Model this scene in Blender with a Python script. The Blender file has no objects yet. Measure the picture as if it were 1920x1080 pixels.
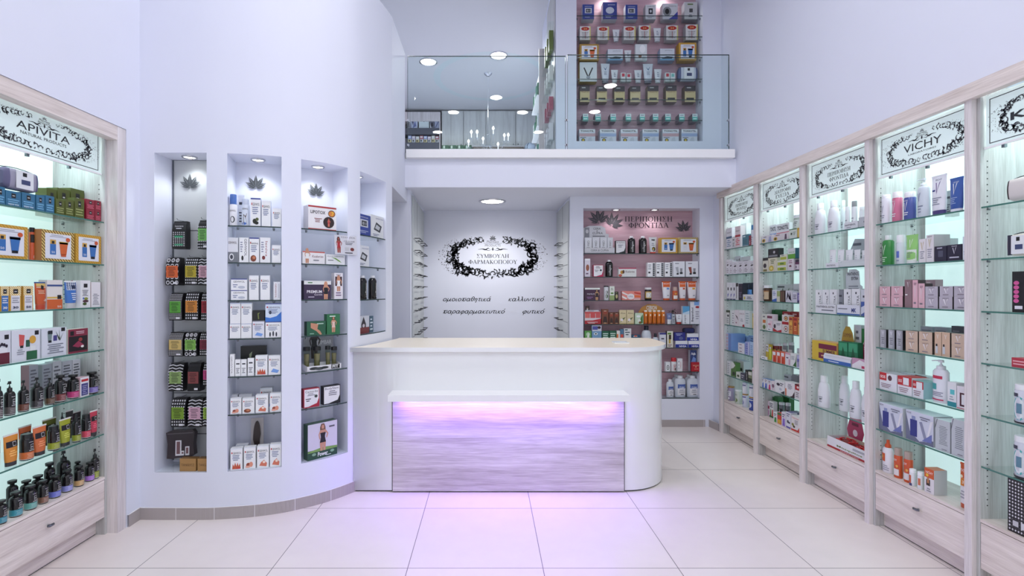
import bpy,math,random
from math import pi,sin,cos,atan2,hypot
from mathutils import Vector,Matrix
random.seed(7)
SC = bpy.context.scene
COL = SC.collection
# ------------------------------------------------------------------ camera
FPX,CX,CY,H = 930.0,915.0,542.0,1.65
cd = bpy.data.cameras.new('camera'); cam = bpy.data.objects.new('camera',cd); COL.objects.link(cam)
cd.sensor_width = 36; cd.lens = 36 * FPX / 1920
cd.shift_x = (960 - CX) / 1920; cd.shift_y = (CY - 540) / 1920
cam.location = (0,0,H); cam.rotation_euler = (pi / 2,0,0); cd.clip_start = 0.02
SC.camera = cam
# ------------------------------------------------------------------ world, exposure
w = bpy.data.worlds.new('world'); SC.world = w; w.use_nodes = True
w.node_tree.nodes['Background'].inputs[0].default_value = (0.93,0.945,1.0,1)
w.node_tree.nodes['Background'].inputs[1].default_value = 0.75
vs = SC.view_settings
vs.view_transform = 'Standard'; vs.look = 'None'; vs.gamma = 1; vs.use_curve_mapping = False
vs.exposure = 0.54
# ------------------------------------------------------------------ lamps of the hall ceiling (some inferred from railing reflections, others added)
def area(name,loc,sx,sy,power,color=(1,1,1),rot=(0,0,0),spread=None,parent=None):
    l = bpy.data.lights.new(name,'AREA'); l.shape = 'RECTANGLE'; l.size = sx; l.size_y = sy
    l.energy = power; l.color = color
    if spread: l.spread = spread
    o = bpy.data.objects.new(name,l); COL.objects.link(o); o.location = loc; o.rotation_euler = rot
    if parent: o.parent = parent
    return o
CEIL = 5.4
COOL = (0.985,0.97,1.0)
HALL_LAMPS = [(-1.53,1.1),(.16,1.13),(-.73,.32),(.73,.32),(2.25,1.69),(2.25,.35),(-1.3,3.0),(.1,3.3),(1.5,3.2),(-1.2,-1.0),(1.2,-1.0)]  # lamps near the counter and behind the camera are unseen, added for light
def disc(name,loc,r,power,color=(1,1,1)):
    l = bpy.data.lights.new(name,'AREA'); l.shape = 'DISK'; l.size = 2 * r; l.energy = power; l.color = color; l.spread = 2.85
    o = bpy.data.objects.new(name,l); COL.objects.link(o); o.location = loc; return o
for i,(x,y) in enumerate(HALL_LAMPS):
    disc('hall_lamp_light',(x,y,CEIL - 0.016),.115,7.6,COOL)
def spot(loc,power,angle,color=(1,1,1),size=0.03,rot=(0,0,0),blend=0.6):
    l = bpy.data.lights.new('spot_light','SPOT'); l.energy = power; l.spot_size = angle; l.spot_blend = blend
    l.color = color; l.shadow_soft_size = size
    o = bpy.data.objects.new('spot_light',l); COL.objects.link(o); o.location = loc; o.rotation_euler = rot
    return o
# ------------------------------------------------------------------ materials
def lin(c):
    return tuple((v / 255 / 12.92) if v / 255 <= 0.04045 else ((v / 255 + 0.055) / 1.055) ** 2.4 for v in c)
_mats = {}
def M(c,rough=0.5,metal=0.0,noise=0.0,name=None,emit=0.0,alpha=None,coat=0.0):
    """colour given as 0-255 sRGB"""
    k = (tuple(c),rough,metal,noise,emit,coat)
    if k in _mats: return _mats[k]
    m = bpy.data.materials.new(name or 'paint_%02x%02x%02x' % tuple(int(v) for v in c)); m.use_nodes = True
    nt = m.node_tree; b = nt.nodes['Principled BSDF']
    L = lin(c)
    b.inputs['Base Color'].default_value = (*L,1); b.inputs['Roughness'].default_value = rough
    b.inputs['Metallic'].default_value = metal
    if coat: b.inputs['Coat Weight'].default_value = coat; b.inputs['Coat Roughness'].default_value = 0.05
    if emit:
        b.inputs['Emission Color'].default_value = (*L,1); b.inputs['Emission Strength'].default_value = emit
    if noise:
        tc = nt.nodes.new('ShaderNodeTexCoord'); n = nt.nodes.new('ShaderNodeTexNoise'); n.inputs['Scale'].default_value = 6
        n.inputs['Detail'].default_value = 4
        r = nt.nodes.new('ShaderNodeMapRange'); r.inputs['To Min'].default_value = 1 - noise; r.inputs['To Max'].default_value = 1 + noise * .3
        mx = nt.nodes.new('ShaderNodeVectorMath'); mx.operation = 'SCALE'; mx.inputs[0].default_value = L
        nt.links.new(tc.outputs['Object'],n.inputs['Vector']); nt.links.new(n.outputs['Fac'],r.inputs['Value'])
        nt.links.new(r.outputs[0],mx.inputs['Scale']); nt.links.new(mx.outputs[0],b.inputs['Base Color'])
    _mats[k] = m
    return m
def wood(name,c0,c1,axis,rough=0.45):
    m = bpy.data.materials.new(name); m.use_nodes = True; nt = m.node_tree; b = nt.nodes['Principled BSDF']
    tc = nt.nodes.new('ShaderNodeTexCoord'); mp = nt.nodes.new('ShaderNodeMapping')
    s = [14.0,14.0,14.0]; s[axis] = 0.9; mp.inputs['Scale'].default_value = s
    n = nt.nodes.new('ShaderNodeTexNoise'); n.inputs['Scale'].default_value = 1.0; n.inputs['Detail'].default_value = 7; n.inputs['Roughness'].default_value = .62; n.inputs['Distortion'].default_value = .5
    mp2 = nt.nodes.new('ShaderNodeMapping'); s2 = [170.0,170.0,170.0]; s2[axis] = 7; mp2.inputs['Scale'].default_value = s2
    n2 = nt.nodes.new('ShaderNodeTexNoise'); n2.inputs['Scale'].default_value = 1.0; n2.inputs['Detail'].default_value = 3
    mix = nt.nodes.new('ShaderNodeMath'); mix.operation = 'MULTIPLY_ADD'; mix.inputs[1].default_value = .45
    cr = nt.nodes.new('ShaderNodeValToRGB'); e = cr.color_ramp.elements
    e[0].position = .48; e[0].color = (*lin(c0),1); e[1].position = .9; e[1].color = (*lin(c1),1)
    L = nt.links.new
    L(tc.outputs['Object'],mp.inputs['Vector']); L(mp.outputs[0],n.inputs['Vector'])
    L(tc.outputs['Object'],mp2.inputs['Vector']); L(mp2.outputs[0],n2.inputs['Vector'])
    L(n2.outputs['Fac'],mix.inputs[0]); L(n.outputs['Fac'],mix.inputs[2]); L(mix.outputs[0],cr.inputs['Fac'])
    L(cr.outputs[0],b.inputs['Base Color']); b.inputs['Roughness'].default_value = rough
    return m
def glassmat(name,tint,refl=1.0):
    m = bpy.data.materials.new(name); m.use_nodes = True; nt = m.node_tree
    for n in list(nt.nodes):
        if n.type != 'OUTPUT_MATERIAL': nt.nodes.remove(n)
    out = [n for n in nt.nodes if n.type == 'OUTPUT_MATERIAL'][0]
    t = nt.nodes.new('ShaderNodeBsdfTransparent'); t.inputs[0].default_value = (*tint,1)
    g = nt.nodes.new('ShaderNodeBsdfGlossy'); g.inputs['Roughness'].default_value = 0.01
    f = nt.nodes.new('ShaderNodeFresnel'); f.inputs['IOR'].default_value = 1.45
    mu = nt.nodes.new('ShaderNodeMath'); mu.operation = 'MULTIPLY'; mu.inputs[1].default_value = refl
    x = nt.nodes.new('ShaderNodeMixShader')
    ge = nt.nodes.new('ShaderNodeNewGeometry'); bf = nt.nodes.new('ShaderNodeMath'); bf.operation = 'SUBTRACT'; bf.inputs[0].default_value = 1; bf.use_clamp = True
    nt.links.new(ge.outputs['Backfacing'],bf.inputs[1]); m2 = nt.nodes.new('ShaderNodeMath'); m2.operation = 'MULTIPLY'; nt.links.new(f.outputs[0],m2.inputs[0]); nt.links.new(bf.outputs[0],m2.inputs[1])
    nt.links.new(m2.outputs[0],mu.inputs[0]); nt.links.new(mu.outputs[0],x.inputs[0])
    nt.links.new(t.outputs[0],x.inputs[1]); nt.links.new(g.outputs[0],x.inputs[2]); nt.links.new(x.outputs[0],out.inputs[0])
    return m
GLASS = glassmat('shelf_glass',(0.965,0.99,0.985))
RAIL_GLASS = glassmat('railing_glass',(0.93,0.975,0.97),0.9)
CLEAR = glassmat('clear_plastic',(0.86,0.90,0.95),1.0)
EDGE = M((70,118,108),.12,name='glass_edge')
EDGE_D = M((42,62,62),.15,name='glass_edge_dark')
WALL = M((228,231,245),.6,name='white_wall_paint',noise=.012)
CEILM = M((205,205,210),.7,name='ceiling_paint')
WHITE = M((244,244,246),.35,name='white_lacquer')
GLOSS = M((240,241,243),.12,name='gloss_white_laminate',coat=.6)
CHROME = M((200,200,205),.2,1.0,name='chrome')
STEEL = M((120,124,130),.3,1.0,name='steel')
BLACK = M((14,14,16),.35,name='black_plastic')
INK = M((38,40,46),.5,name='black_print')
W_V = wood('pale_oak_vertical',(196,188,188),(238,231,232),2)
W_SIDE = wood('grey_oak_side',(168,167,166),(212,213,213),2)
W_HY = wood('pale_oak_along_wall',(200,186,180),(242,232,227),1)
W_HX = wood('pale_oak_counter',(168,158,160),(226,220,222),0)
LAMP = M((255,253,248),.4,emit=9.0,name='lamp_glow')
# ------------------------------------------------------------------ mesh builder
class MB:
    def __init__(s): s.v = []; s.f = []; s.m = []; s.mats = []; s.smooth = []
    def mi(s,mat):
        if mat not in s.mats: s.mats.append(mat)
        return s.mats.index(mat)
    def face(s,pts,mat,sm=False):
        n = len(s.v); s.v += [tuple(p) for p in pts]; s.f.append(tuple(range(n,n + len(pts)))); s.m.append(s.mi(mat)); s.smooth.append(sm)
    def box(s,x0,x1,y0,y1,z0,z1,mat,front=None,top=None):
        n = len(s.v); k = s.mi(mat)
        s.v += [(x0,y0,z0),(x1,y0,z0),(x1,y1,z0),(x0,y1,z0),(x0,y0,z1),(x1,y0,z1),(x1,y1,z1),(x0,y1,z1)]
        fs = [(0,3,2,1),(4,5,6,7),(0,1,5,4),(1,2,6,5),(2,3,7,6),(3,0,4,7)]
        for i,f in enumerate(fs):
            s.f.append(tuple(n + q for q in f)); s.smooth.append(False)
            s.m.append(s.mi(front) if (i == 2 and front) else s.mi(top) if (i == 1 and top) else k)
        return s
    def prism(s,poly,z0,z1,mat,sidemat=None,sm=False):
        n = len(s.v); k = len(poly); a = s.mi(mat); b = s.mi(sidemat or mat)
        s.v += [(x,y,z0) for x,y in poly] + [(x,y,z1) for x,y in poly]
        s.f.append(tuple(range(n + k - 1,n - 1,-1))); s.m.append(a); s.smooth.append(False)
        s.f.append(tuple(range(n + k,n + 2 * k))); s.m.append(a); s.smooth.append(False)
        n2 = len(s.v); s.v += [(x,y,z0) for x,y in poly] + [(x,y,z1) for x,y in poly]
        for i in range(k):
            j = (i + 1) % k; s.f.append((n2 + i,n2 + j,n2 + k + j,n2 + k + i)); s.m.append(b); s.smooth.append(sm)
        return s
    def loft(s,secs,n=18,cap=True,cx=0,cy=0):
        """secs: (z, a, b, mat) ; material of a ring is used for the band above it"""
        base = len(s.v); R = len(secs)
        for z,a,b,mt in secs:
            for i in range(n):
                t = 2 * pi * i / n; s.v.append((cx + a * cos(t),cy + b * sin(t),z))
        for r in range(R - 1):
            k = s.mi(secs[r][3])
            for i in range(n):
                j = (i + 1) % n
                s.f.append((base + r * n + i,base + r * n + j,base + (r + 1) * n + j,base + (r + 1) * n + i)); s.m.append(k); s.smooth.append(True)
        if cap:
            q = len(s.v); s.v += s.v[base:base + n]; s.f.append(tuple(q + n - 1 - i for i in range(n))); s.m.append(s.mi(secs[0][3])); s.smooth.append(False)
            q = len(s.v); s.v += s.v[base + (R - 1) * n: base + R * n]; s.f.append(tuple(q + i for i in range(n))); s.m.append(s.mi(secs[-1][3])); s.smooth.append(False)
        return s
    def tube(s,pts,r,mat,n=8,cap=True):
        base = len(s.v); P = [Vector(p) for p in pts]; k = s.mi(mat); up = Vector((0,0,1))
        for i,p in enumerate(P):
            d = (P[min(i + 1,len(P) - 1)] - P[max(i - 1,0)]).normalized()
            a = d.cross(up if abs(d.z) < .95 else Vector((1,0,0))).normalized(); b = d.cross(a)
            rr = r[i] if isinstance(r,(list,tuple)) else r
            for q in range(n):
                t = 2 * pi * q / n; s.v.append(tuple(p + (a * cos(t) + b * sin(t)) * rr))
        for i in range(len(P) - 1):
            for q in range(n):
                j = (q + 1) % n; s.f.append((base + i * n + q,base + i * n + j,base + (i + 1) * n + j,base + (i + 1) * n + q)); s.m.append(k); s.smooth.append(True)
        if cap:
            s.f.append(tuple(base + q for q in range(n))); s.m.append(k); s.smooth.append(False)
            s.f.append(tuple(base + (len(P) - 1) * n + n - 1 - q for q in range(n))); s.m.append(k); s.smooth.append(False)
        return s
    def build(s,name,parent=None,loc=(0,0,0),rz=0.0):
        me = bpy.data.meshes.new(name); me.from_pydata(s.v,[],s.f)
        for m in s.mats: me.materials.append(m)
        me.polygons.foreach_set('material_index',s.m); me.polygons.foreach_set('use_smooth',s.smooth); me.update()
        o = bpy.data.objects.new(name,me); COL.objects.link(o); o.location = loc; o.rotation_euler = (0,0,rz)
        if parent: o.parent = parent
        return o
def structure(name,mb):
    o = mb.build(name); o['kind'] = 'structure'; return o
def empty(name,loc=(0,0,0),rz=0.0):
    o = bpy.data.objects.new(name,None); COL.objects.link(o); o.location = loc; o.rotation_euler = (0,0,rz); o.empty_display_size = .05
    return o
def tag(o,label,cat,group=None):
    o['label'] = label; o['category'] = cat
    if group: o['group'] = group
    return o
# ------------------------------------------------------------------ lettering
_tc = {}
def txt(s,bold=0.0,shear=0.0):
    """outline of a string: verts normalised so cap height = 1, x from 0; returns verts, faces, width"""
    k = (s,bold,shear)
    if k in _tc: return _tc[k]
    c = bpy.data.curves.new('t','FONT'); c.body = s; c.size = 1.0; c.resolution_u = 2; c.offset = bold; c.shear = shear; c.fill_mode = 'FRONT'
    o = bpy.data.objects.new('t',c); COL.objects.link(o)
    dg = bpy.context.evaluated_depsgraph_get(); dg.update(); me = o.evaluated_get(dg).to_mesh()
    V = [(v.co.x,v.co.y) for v in me.vertices]; F = [tuple(p.vertices) for p in me.polygons]
    o.evaluated_get(dg).to_mesh_clear()
    bpy.data.objects.remove(o); bpy.data.curves.remove(c)
    if V:
        x0 = min(v[0] for v in V); x1 = max(v[0] for v in V); V = [((x - x0) / .72,y / .72) for x,y in V]; wd = (x1 - x0) / .72
    else: wd = 0
    _tc[k] = (V,F,wd)
    return _tc[k]
def put_text(mb,s,mapf,cx,cy,h,mat,layer=1,width=None,rot=0,bold=0.0,shear=0.0,geo=None):
    """mapf(x, y, layer)->3d; x, y in metres on the face; centred at cx, cy"""
    V,F,wd = geo or txt(s,bold,shear)
    if not V: return
    sx = h if width is None else width / wd
    k = mb.mi(mat); n = len(mb.v); c,q = cos(rot),sin(rot)
    for x,y in V:
        a = (x - wd / 2) * sx; b = (y - .5) * h
        mb.v.append(tuple(mapf(cx + a * c - b * q,cy + a * q + b * c,layer)))
    for f in F: mb.f.append(tuple(n + i for i in f)); mb.m.append(k); mb.smooth.append(False)
# serif capitals drawn from strokes: (thick/thin strokes with flat serifs)
def _serif():
    T,t = .15,.055
    G = {}
    def st(x0,y0,x1,y1,w):
        d = Vector((x1 - x0,y1 - y0)); p = Vector((-d.y,d.x)).normalized() * w / 2
        return [(x0 + p.x,y0 + p.y),(x0 - p.x,y0 - p.y),(x1 - p.x,y1 - p.y),(x1 + p.x,y1 + p.y)]
    def sf(x,y,w=.34): return [(x - w / 2,y - .022),(x + w / 2,y - .022),(x + w / 2,y + .022),(x - w / 2,y + .022)]
    def V_(x): return [st(x,0,x,1,T),sf(x,.022),sf(x,.978)]
    def arc(cx,cy,rx,ry,a0,a1,tw=T,n=10):
        out = []
        for i in range(n):
            A = a0 + (a1 - a0) * i / n; B = a0 + (a1 - a0) * (i + 1) / n
            def p(a,s):
                wv = t + (tw - t) * abs(cos(a))
                return (cx + (rx + s * wv / 2) * cos(a),cy + (ry + s * t / 2) * sin(a))
            out.append([p(A,1),p(B,1),p(B,-1),p(A,-1)])
        return out
    G['Ι'] = (V_(.2),.4); G['Π'] = (V_(.2) + V_(.75) + [st(.2,.97,.75,.97,t)],.95)
    G['Η'] = (V_(.2) + V_(.75) + [st(.2,.5,.75,.5,t)],.95)
    G['Ρ'] = (V_(.2) + arc(.3,.72,.3,.25,-pi / 2,pi / 2) + [st(.2,.97,.32,.97,t),st(.2,.47,.32,.47,t)],.72)
    G['Β'] = (V_(.2) + arc(.3,.75,.26,.22,-pi / 2,pi / 2) + arc(.3,.27,.32,.24,-pi / 2,pi / 2) + [st(.2,.97,.32,.97,t),st(.2,.52,.32,.52,t),st(.2,.03,.32,.03,t)],.75)
    G['Ε'] = (V_(.2) + [st(.2,.97,.66,.97,t),st(.2,.52,.55,.52,t),st(.2,.03,.68,.03,t),st(.64,.99,.64,.8,t),st(.67,0,.67,.22,t),st(.55,.44,.55,.6,t)],.74)
    G['Ο'] = (arc(.46,.5,.38,.48,0,2 * pi,n=22),.92)
    G['Φ'] = (V_(.46) + arc(.46,.5,.38,.3,0,2 * pi,n=22),.92)
    G['Θ'] = (arc(.46,.5,.38,.48,0,2 * pi,n=22) + [st(.3,.5,.62,.5,t)],.92)
    G['Σ'] = ([st(.1,.97,.68,.97,t),st(.1,.03,.7,.03,t),st(.13,.96,.45,.5,T),st(.45,.5,.1,.04,t),st(.67,.98,.67,.78,t),st(.7,0,.7,.24,t)],.8)
    G['Τ'] = ([st(.4,0,.4,1,T),sf(.4,.022),st(.05,.97,.75,.97,t),st(.06,.98,.06,.78,t),st(.74,.98,.74,.78,t)],.8)
    G['Υ'] = ([st(.42,0,.42,.5,T),sf(.42,.022),st(.42,.47,.1,.98,T),st(.42,.47,.72,.98,t),sf(.1,.978,.26),sf(.73,.978,.22)],.82)
    G['Α'] = ([st(.42,1,.76,0,T),st(.42,1,.1,0,t),st(.22,.34,.64,.34,t),sf(.1,.022,.24),sf(.76,.022,.28)],.88)
    G['Λ'] = ([st(.42,1,.76,0,T),st(.42,1,.1,0,t),sf(.1,.022,.24),sf(.76,.022,.28)],.88)
    G['Δ'] = ([st(.42,1,.76,0.03,T),st(.42,1,.1,0.03,t),st(.05,.025,.82,.025,t)],.88)
    G['Γ'] = (V_(.2) + [st(.2,.97,.66,.97,t),st(.65,.99,.65,.78,t)],.7)
    G['Μ'] = ([st(.15,0,.15,1,t),st(.88,0,.88,1,T),st(.15,1,.5,.05,T),st(.5,.05,.86,1,t),sf(.15,.022,.24),sf(.88,.022,.3),sf(.12,.978,.18),sf(.9,.978,.26)],1.03)
    G['Ν'] = ([st(.15,0,.15,1,t),st(.78,0,.78,1,t),st(.15,.97,.78,.03,T),sf(.15,.022,.24),sf(.12,.978,.2),sf(.78,.978,.24)],.92)
    G['Κ'] = (V_(.2) + [st(.24,.42,.66,.98,t),st(.34,.56,.74,0,T),sf(.68,.978,.24),sf(.76,.022,.26)],.86)
    G['Ξ'] = ([st(.1,.95,.7,.95,T * .6),st(.2,.5,.6,.5,T * .6),st(.1,.05,.7,.05,T * .6),st(.12,.98,.12,.8,t),st(.68,.98,.68,.8,t),st(.12,.02,.12,.2,t),st(.68,.02,.68,.2,t)],.8)
    G[' '] = ([],.4)
    return G
SERIF = _serif()
def serif_geo(s):
    V,F,x = [],[],0
    for ch in s:
        polys,wd = SERIF[ch]
        for p in polys:
            n = len(V); V += [(x + a,b) for a,b in p]; F.append((n,n + 1,n + 2,n + 3))
        x += wd + .04
    return V,F,x - .04
# handwritten small Greek letters: strokes on an x-height of .6
def _script():
    def c(cx,cy,rx,ry,a0,a1,n=9): return [(cx + rx * cos(math.radians(a0 + (a1 - a0) * i / n)),cy + ry * sin(math.radians(a0 + (a1 - a0) * i / n))) for i in range(n + 1)]
    o = c(.25,.3,.22,.27,60,420); bowl = c(.25,.3,.22,.27,40,400)
    G = {'ο': ([o],.55),'ό': ([o,[(.3,.72),(.42,.95)]],.55),
         'α': ([bowl,[(.5,.58),(.44,.3),(.5,.04),(.62,.06)]],.64),'ά': ([bowl,[(.5,.58),(.44,.3),(.5,.04),(.62,.06)],[(.3,.72),(.42,.95)]],.64),
         'μ': ([[(.1,.58),(.06,.2),(0,-.3)],[(.08,.25),(.16,.03),(.3,.05),(.44,.3),(.48,.58)],[(.48,.58),(.46,.1),(.54,.02),(.64,.08)]],.66),
         'ι': ([[(.08,.56),(.06,.15),(.14,.02),(.26,.08)]],.28),'ν': ([[(.04,.56),(.16,.04),(.34,.25),(.42,.58)]],.5),
         'υ': ([[(.06,.56),(.06,.16),(.2,.02),(.36,.12),(.42,.38),(.38,.58)]],.5),
         'π': ([[(0,.5),(.12,.58),(.6,.58)],[(.18,.57),(.14,.2),(.06,.02)],c(.36,.28,.17,.25,130,400)],.64),
         'θ': ([c(.22,.46,.19,.44,60,420),[(.06,.46),(.38,.48)]],.46),'η': ([[(.04,.5),(.12,.56),(.1,.04)],[(.11,.35),(.24,.56),(.38,.48),(.36,.1),(.32,-.3)]],.5),
         'τ': ([[(0,.5),(.1,.57),(.42,.57)],[(.22,.56),(.18,.15),(.26,.03),(.36,.1)]],.42),'κ': ([[(.08,.58),(.06,.02)],[(.4,.56),(.08,.28),(.3,.06),(.44,.04)]],.48),
         'λ': ([[(0,.86),(.12,.88),(.2,.6),(.36,.06),(.46,.04)],[(.22,.5),(.04,.02)]],.5),'ρ': ([c(.26,.32,.2,.26,200,-160,12),[(.06,.3),(.0,-.32)]],.54),
         'φ': ([c(.28,.28,.25,.26,110,-240,14),[(.3,.56),(.2,-.32)]],.6),'ε': ([[(.36,.5),(.2,.58),(.06,.48),(.2,.32),(.04,.16),(.16,.02),(.38,.1)]],.44)}
    return G
def script_geo(s,w=.12):
    G = _script(); V,F,x = [],[],0
    for ch in s:
        st,adv = G[ch]
        for pl in st:
            n = len(V); k = len(pl)
            for i,(a,b) in enumerate(pl):
                d = Vector((pl[min(i + 1,k - 1)][0] - pl[max(i - 1,0)][0],pl[min(i + 1,k - 1)][1] - pl[max(i - 1,0)][1])).normalized(); hw = w / 2 * (.75 if i in (0,k - 1) else 1)
                for q in (1,-1): px,py = a - d.y * hw * q,b + d.x * hw * q; V.append((x + px + .3 * py,py))
            F += [(n + 2 * i,n + 2 * i + 1,n + 2 * i + 3,n + 2 * i + 2) for i in range(k - 1)]
        x += adv + .04
    return V,F,x
# ------------------------------------------------------------------ ornaments
LEAF7 = None
def leaf_polys():
    """seven pointed chestnut style leaf: leaflets with toothed outline radiating from (0,0), unit width"""
    out = []
    for k,(ang,ln) in enumerate([(90,.62),(58,.60),(122,.60),(28,.54),(152,.54),(2,.36),(178,.36)]):
        a = math.radians(ang); d = Vector((cos(a),sin(a))); p = Vector((-d.y,d.x))
        for sgn in (1,-1):
            pts = [d * .05 + p * .006 * sgn]
            for q in range(1,7):
                tt = q / 7; wv = .105 * sin(pi * tt ** .8) * (ln / .62) + .004
                pts.append(d * ln * (tt - .03) + p * sgn * wv); pts.append(d * ln * (tt + .02) + p * sgn * wv * .72)
            pts.append(d * ln + p * .004 * sgn); pts.append(d * ln * .9 + p * .006 * sgn)
            if sgn < 0: pts.reverse()
            out.append([(v.x,v.y) for v in pts])
    out.append([(-.008,.02),(-.05,-.1),(-.03,-.1),(.01,.02)])
    return out
def add_leaf(mb,mapf,cx,cy,w,mat,rot=0.0,layer=1):
    c,s = cos(rot),sin(rot)
    for i,p in enumerate(leaf_polys()):
        mb.face([mapf(cx + (x * c - y * s) * w,cy + (x * s + y * c) * w,layer + .22 * i) for x,y in p],mat)
def add_wreath(mb,mapf,cx,cy,a,b,mat,seed=1,dens=1.0,grey=None):
    rnd = random.Random(seed)
    def poly(pts,m=mat,L=1): mb.face([mapf(x,y,L) for x,y in pts],m)
    def ring(t,k=1.0):
        e = .8
        c_,s_ = cos(t),sin(t)
        return (cx + a * k * math.copysign(abs(c_) ** e,c_),cy + b * k * math.copysign(abs(s_) ** e,s_))
    th = b * .46
    N = int(46 * dens * a / b / 2.8)
    for i in range(N):
        t = 2 * pi * i / N
        up = math.sin(t) > 0 and abs(cos(t)) < .17
        if up: continue
        x,y = ring(t,rnd.uniform(.80,.90)); x2,y2 = ring(t + 2 * pi / N * 1.5,rnd.uniform(.80,.92))
        d = Vector((x2 - x,y2 - y)); L = d.length or 1e-6; d /= L; p = Vector((-d.y,d.x))
        big = .55 + .45 * abs(cos(t)) + (.25 if sin(t) < -.5 else 0)
        # curling acanthus: crescent with a hollow
        r = th * .34 * big * rnd.uniform(.75,1.15); a0 = rnd.uniform(0,6.28)
        outer,inner = [],[]
        for q in range(9):
            an = a0 + q * .5; wv = r * (.42 * sin(pi * (q + .3) / 9) + .05)
            outer.append((x + (r + wv / 2) * cos(an),y + (r + wv / 2) * sin(an))); inner.append((x + (r - wv / 2) * cos(an),y + (r - wv / 2) * sin(an)))
        for q in range(8): poly([outer[q],outer[q + 1],inner[q + 1],inner[q]])
        for q in range(3):      # leaves off the curl
            an = rnd.uniform(0,6.28); l = r * rnd.uniform(.8,1.5); bx,by = x + r * cos(an) * .6,y + r * sin(an) * .6
            wx,wy = -sin(an) * l * .24,cos(an) * l * .24
            poly([(bx,by),(bx + cos(an) * l * .5 + wx,by + sin(an) * l * .5 + wy),(bx + cos(an) * l,by + sin(an) * l),(bx + cos(an) * l * .5 - wx,by + sin(an) * l * .5 - wy)],mat if q else (grey or mat))
        for q in range(int(5 * big)):   # berries and sprigs outside
            xx,yy = ring(t + rnd.uniform(-.08,.08),rnd.uniform(.95,1.1) if abs(cos(t)) > .6 else rnd.uniform(.9,1.03)); rr = th * rnd.uniform(.02,.055)
            poly([(xx + rr * cos(u * 1.2566),yy + rr * sin(u * 1.2566)) for u in range(5)])
    for q in range(5):      # little crown leaf at the top
        an = pi * (q + .0) / 4; l = th * .38; x,y = cx,cy + b * .9
        poly([(x,y),(x + cos(an - .25) * l * .6,y + sin(an - .25) * l * .6),(x + cos(an) * l,y + sin(an) * l),(x + cos(an + .25) * l * .6,y + sin(an + .25) * l * .6)])
def add_flourish(mb,mapf,cx,cy,w,mat):
    for s in (-1,1):
        for k,(x0,x1,th) in enumerate([(.04,.5,.012),(.1,.34,.02)]):
            pts = []
            for q in range(9):
                u = q / 8; x = x0 + (x1 - x0) * u; pts.append((x,.05 * sin(u * 6.28) * (1 - u) * (1 if k else -1)))
            for q in range(8):
                (xa,ya),(xb,yb) = pts[q],pts[q + 1]; tt = th * sin(pi * (q + .7) / 9)
                mb.face([mapf(cx + s * xa * w,cy + (ya - tt) * w,1),mapf(cx + s * xb * w,cy + (yb - tt) * w,1),mapf(cx + s * xb * w,cy + (yb + tt) * w,1),mapf(cx + s * xa * w,cy + (ya + tt) * w,1)],mat)
    mb.face([mapf(cx + a * w,cy + b * w,1) for a,b in ((-.03,0),(0,-.06),(.03,0),(0,.08))],mat)
# ================================================================== THE SETTING
YF,XL,XR = -2.2,-2.5,2.705          # shop front, left wall face, right wall face
# floor tiles
fm = bpy.data.materials.new('floor_tiles'); fm.use_nodes = True
nt = fm.node_tree; b = nt.nodes['Principled BSDF']
tc = nt.nodes.new('ShaderNodeTexCoord'); mp = nt.nodes.new('ShaderNodeMapping'); mp.inputs['Location'].default_value = (-.325 + .8 * 5,-2.933 + .8 * 8,0)
bt = nt.nodes.new('ShaderNodeTexBrick'); bt.offset = 0; bt.squash = 1; bt.inputs['Scale'].default_value = 1
bt.inputs['Brick Width'].default_value = .8; bt.inputs['Row Height'].default_value = .8; bt.inputs['Mortar Size'].default_value = .0022; bt.inputs['Mortar Smooth'].default_value = 0
bt.inputs['Color1'].default_value = (*lin((236,227,223)),1); bt.inputs['Color2'].default_value = (*lin((238,230,226)),1); bt.inputs['Mortar'].default_value = (*lin((120,112,112)),1)
n = nt.nodes.new('ShaderNodeTexNoise'); n.inputs['Scale'].default_value = 7; n.inputs['Detail'].default_value = 6
r = nt.nodes.new('ShaderNodeMapRange'); r.inputs['To Min'].default_value = .95; r.inputs['To Max'].default_value = 1.03
mx = nt.nodes.new('ShaderNodeVectorMath'); mx.operation = 'SCALE'
nt.links.new(tc.outputs['Object'],mp.inputs['Vector']); nt.links.new(mp.outputs[0],bt.inputs['Vector']); nt.links.new(tc.outputs['Object'],n.inputs['Vector'])
nt.links.new(n.outputs['Fac'],r.inputs['Value']); nt.links.new(bt.outputs['Color'],mx.inputs[0]); nt.links.new(r.outputs[0],mx.inputs['Scale'])
nt.links.new(mx.outputs[0],b.inputs['Base Color']); b.inputs['Roughness'].default_value = .3
m = MB(); m.box(-3.4,3.5,YF,10.75,-.1,0,fm); structure('floor',m)
m = MB(); m.box(-3.4,3.5,YF,10.75,CEIL,CEIL + .1,CEILM); structure('ceiling',m)
# side walls: left wall has the cabinet recess below z = 2.75
m = MB(); m.box(XL - .9,XL,YF,3.43,2.752,CEIL,WALL); m.box(XL - .9,XL,3.43,10.75,0,CEIL,WALL); m.box(XL - .9,XL - .45,YF,3.43,0,2.752,WALL); m.box(XL - .45,XL,YF,1.6,0,2.752,WALL); structure('wall_left',m)
m = MB(); m.box(XR,XR + .6,YF,10.75,2.79,CEIL,WALL); m.box(XR + .36,XR + .6,YF,5.74,0,2.79,WALL); m.box(XR,XR + .6,5.74,7.3,0,2.79,WALL); m.box(XR,XR + .36,YF,1.15,0,2.79,WALL); structure('wall_right',m)
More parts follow.
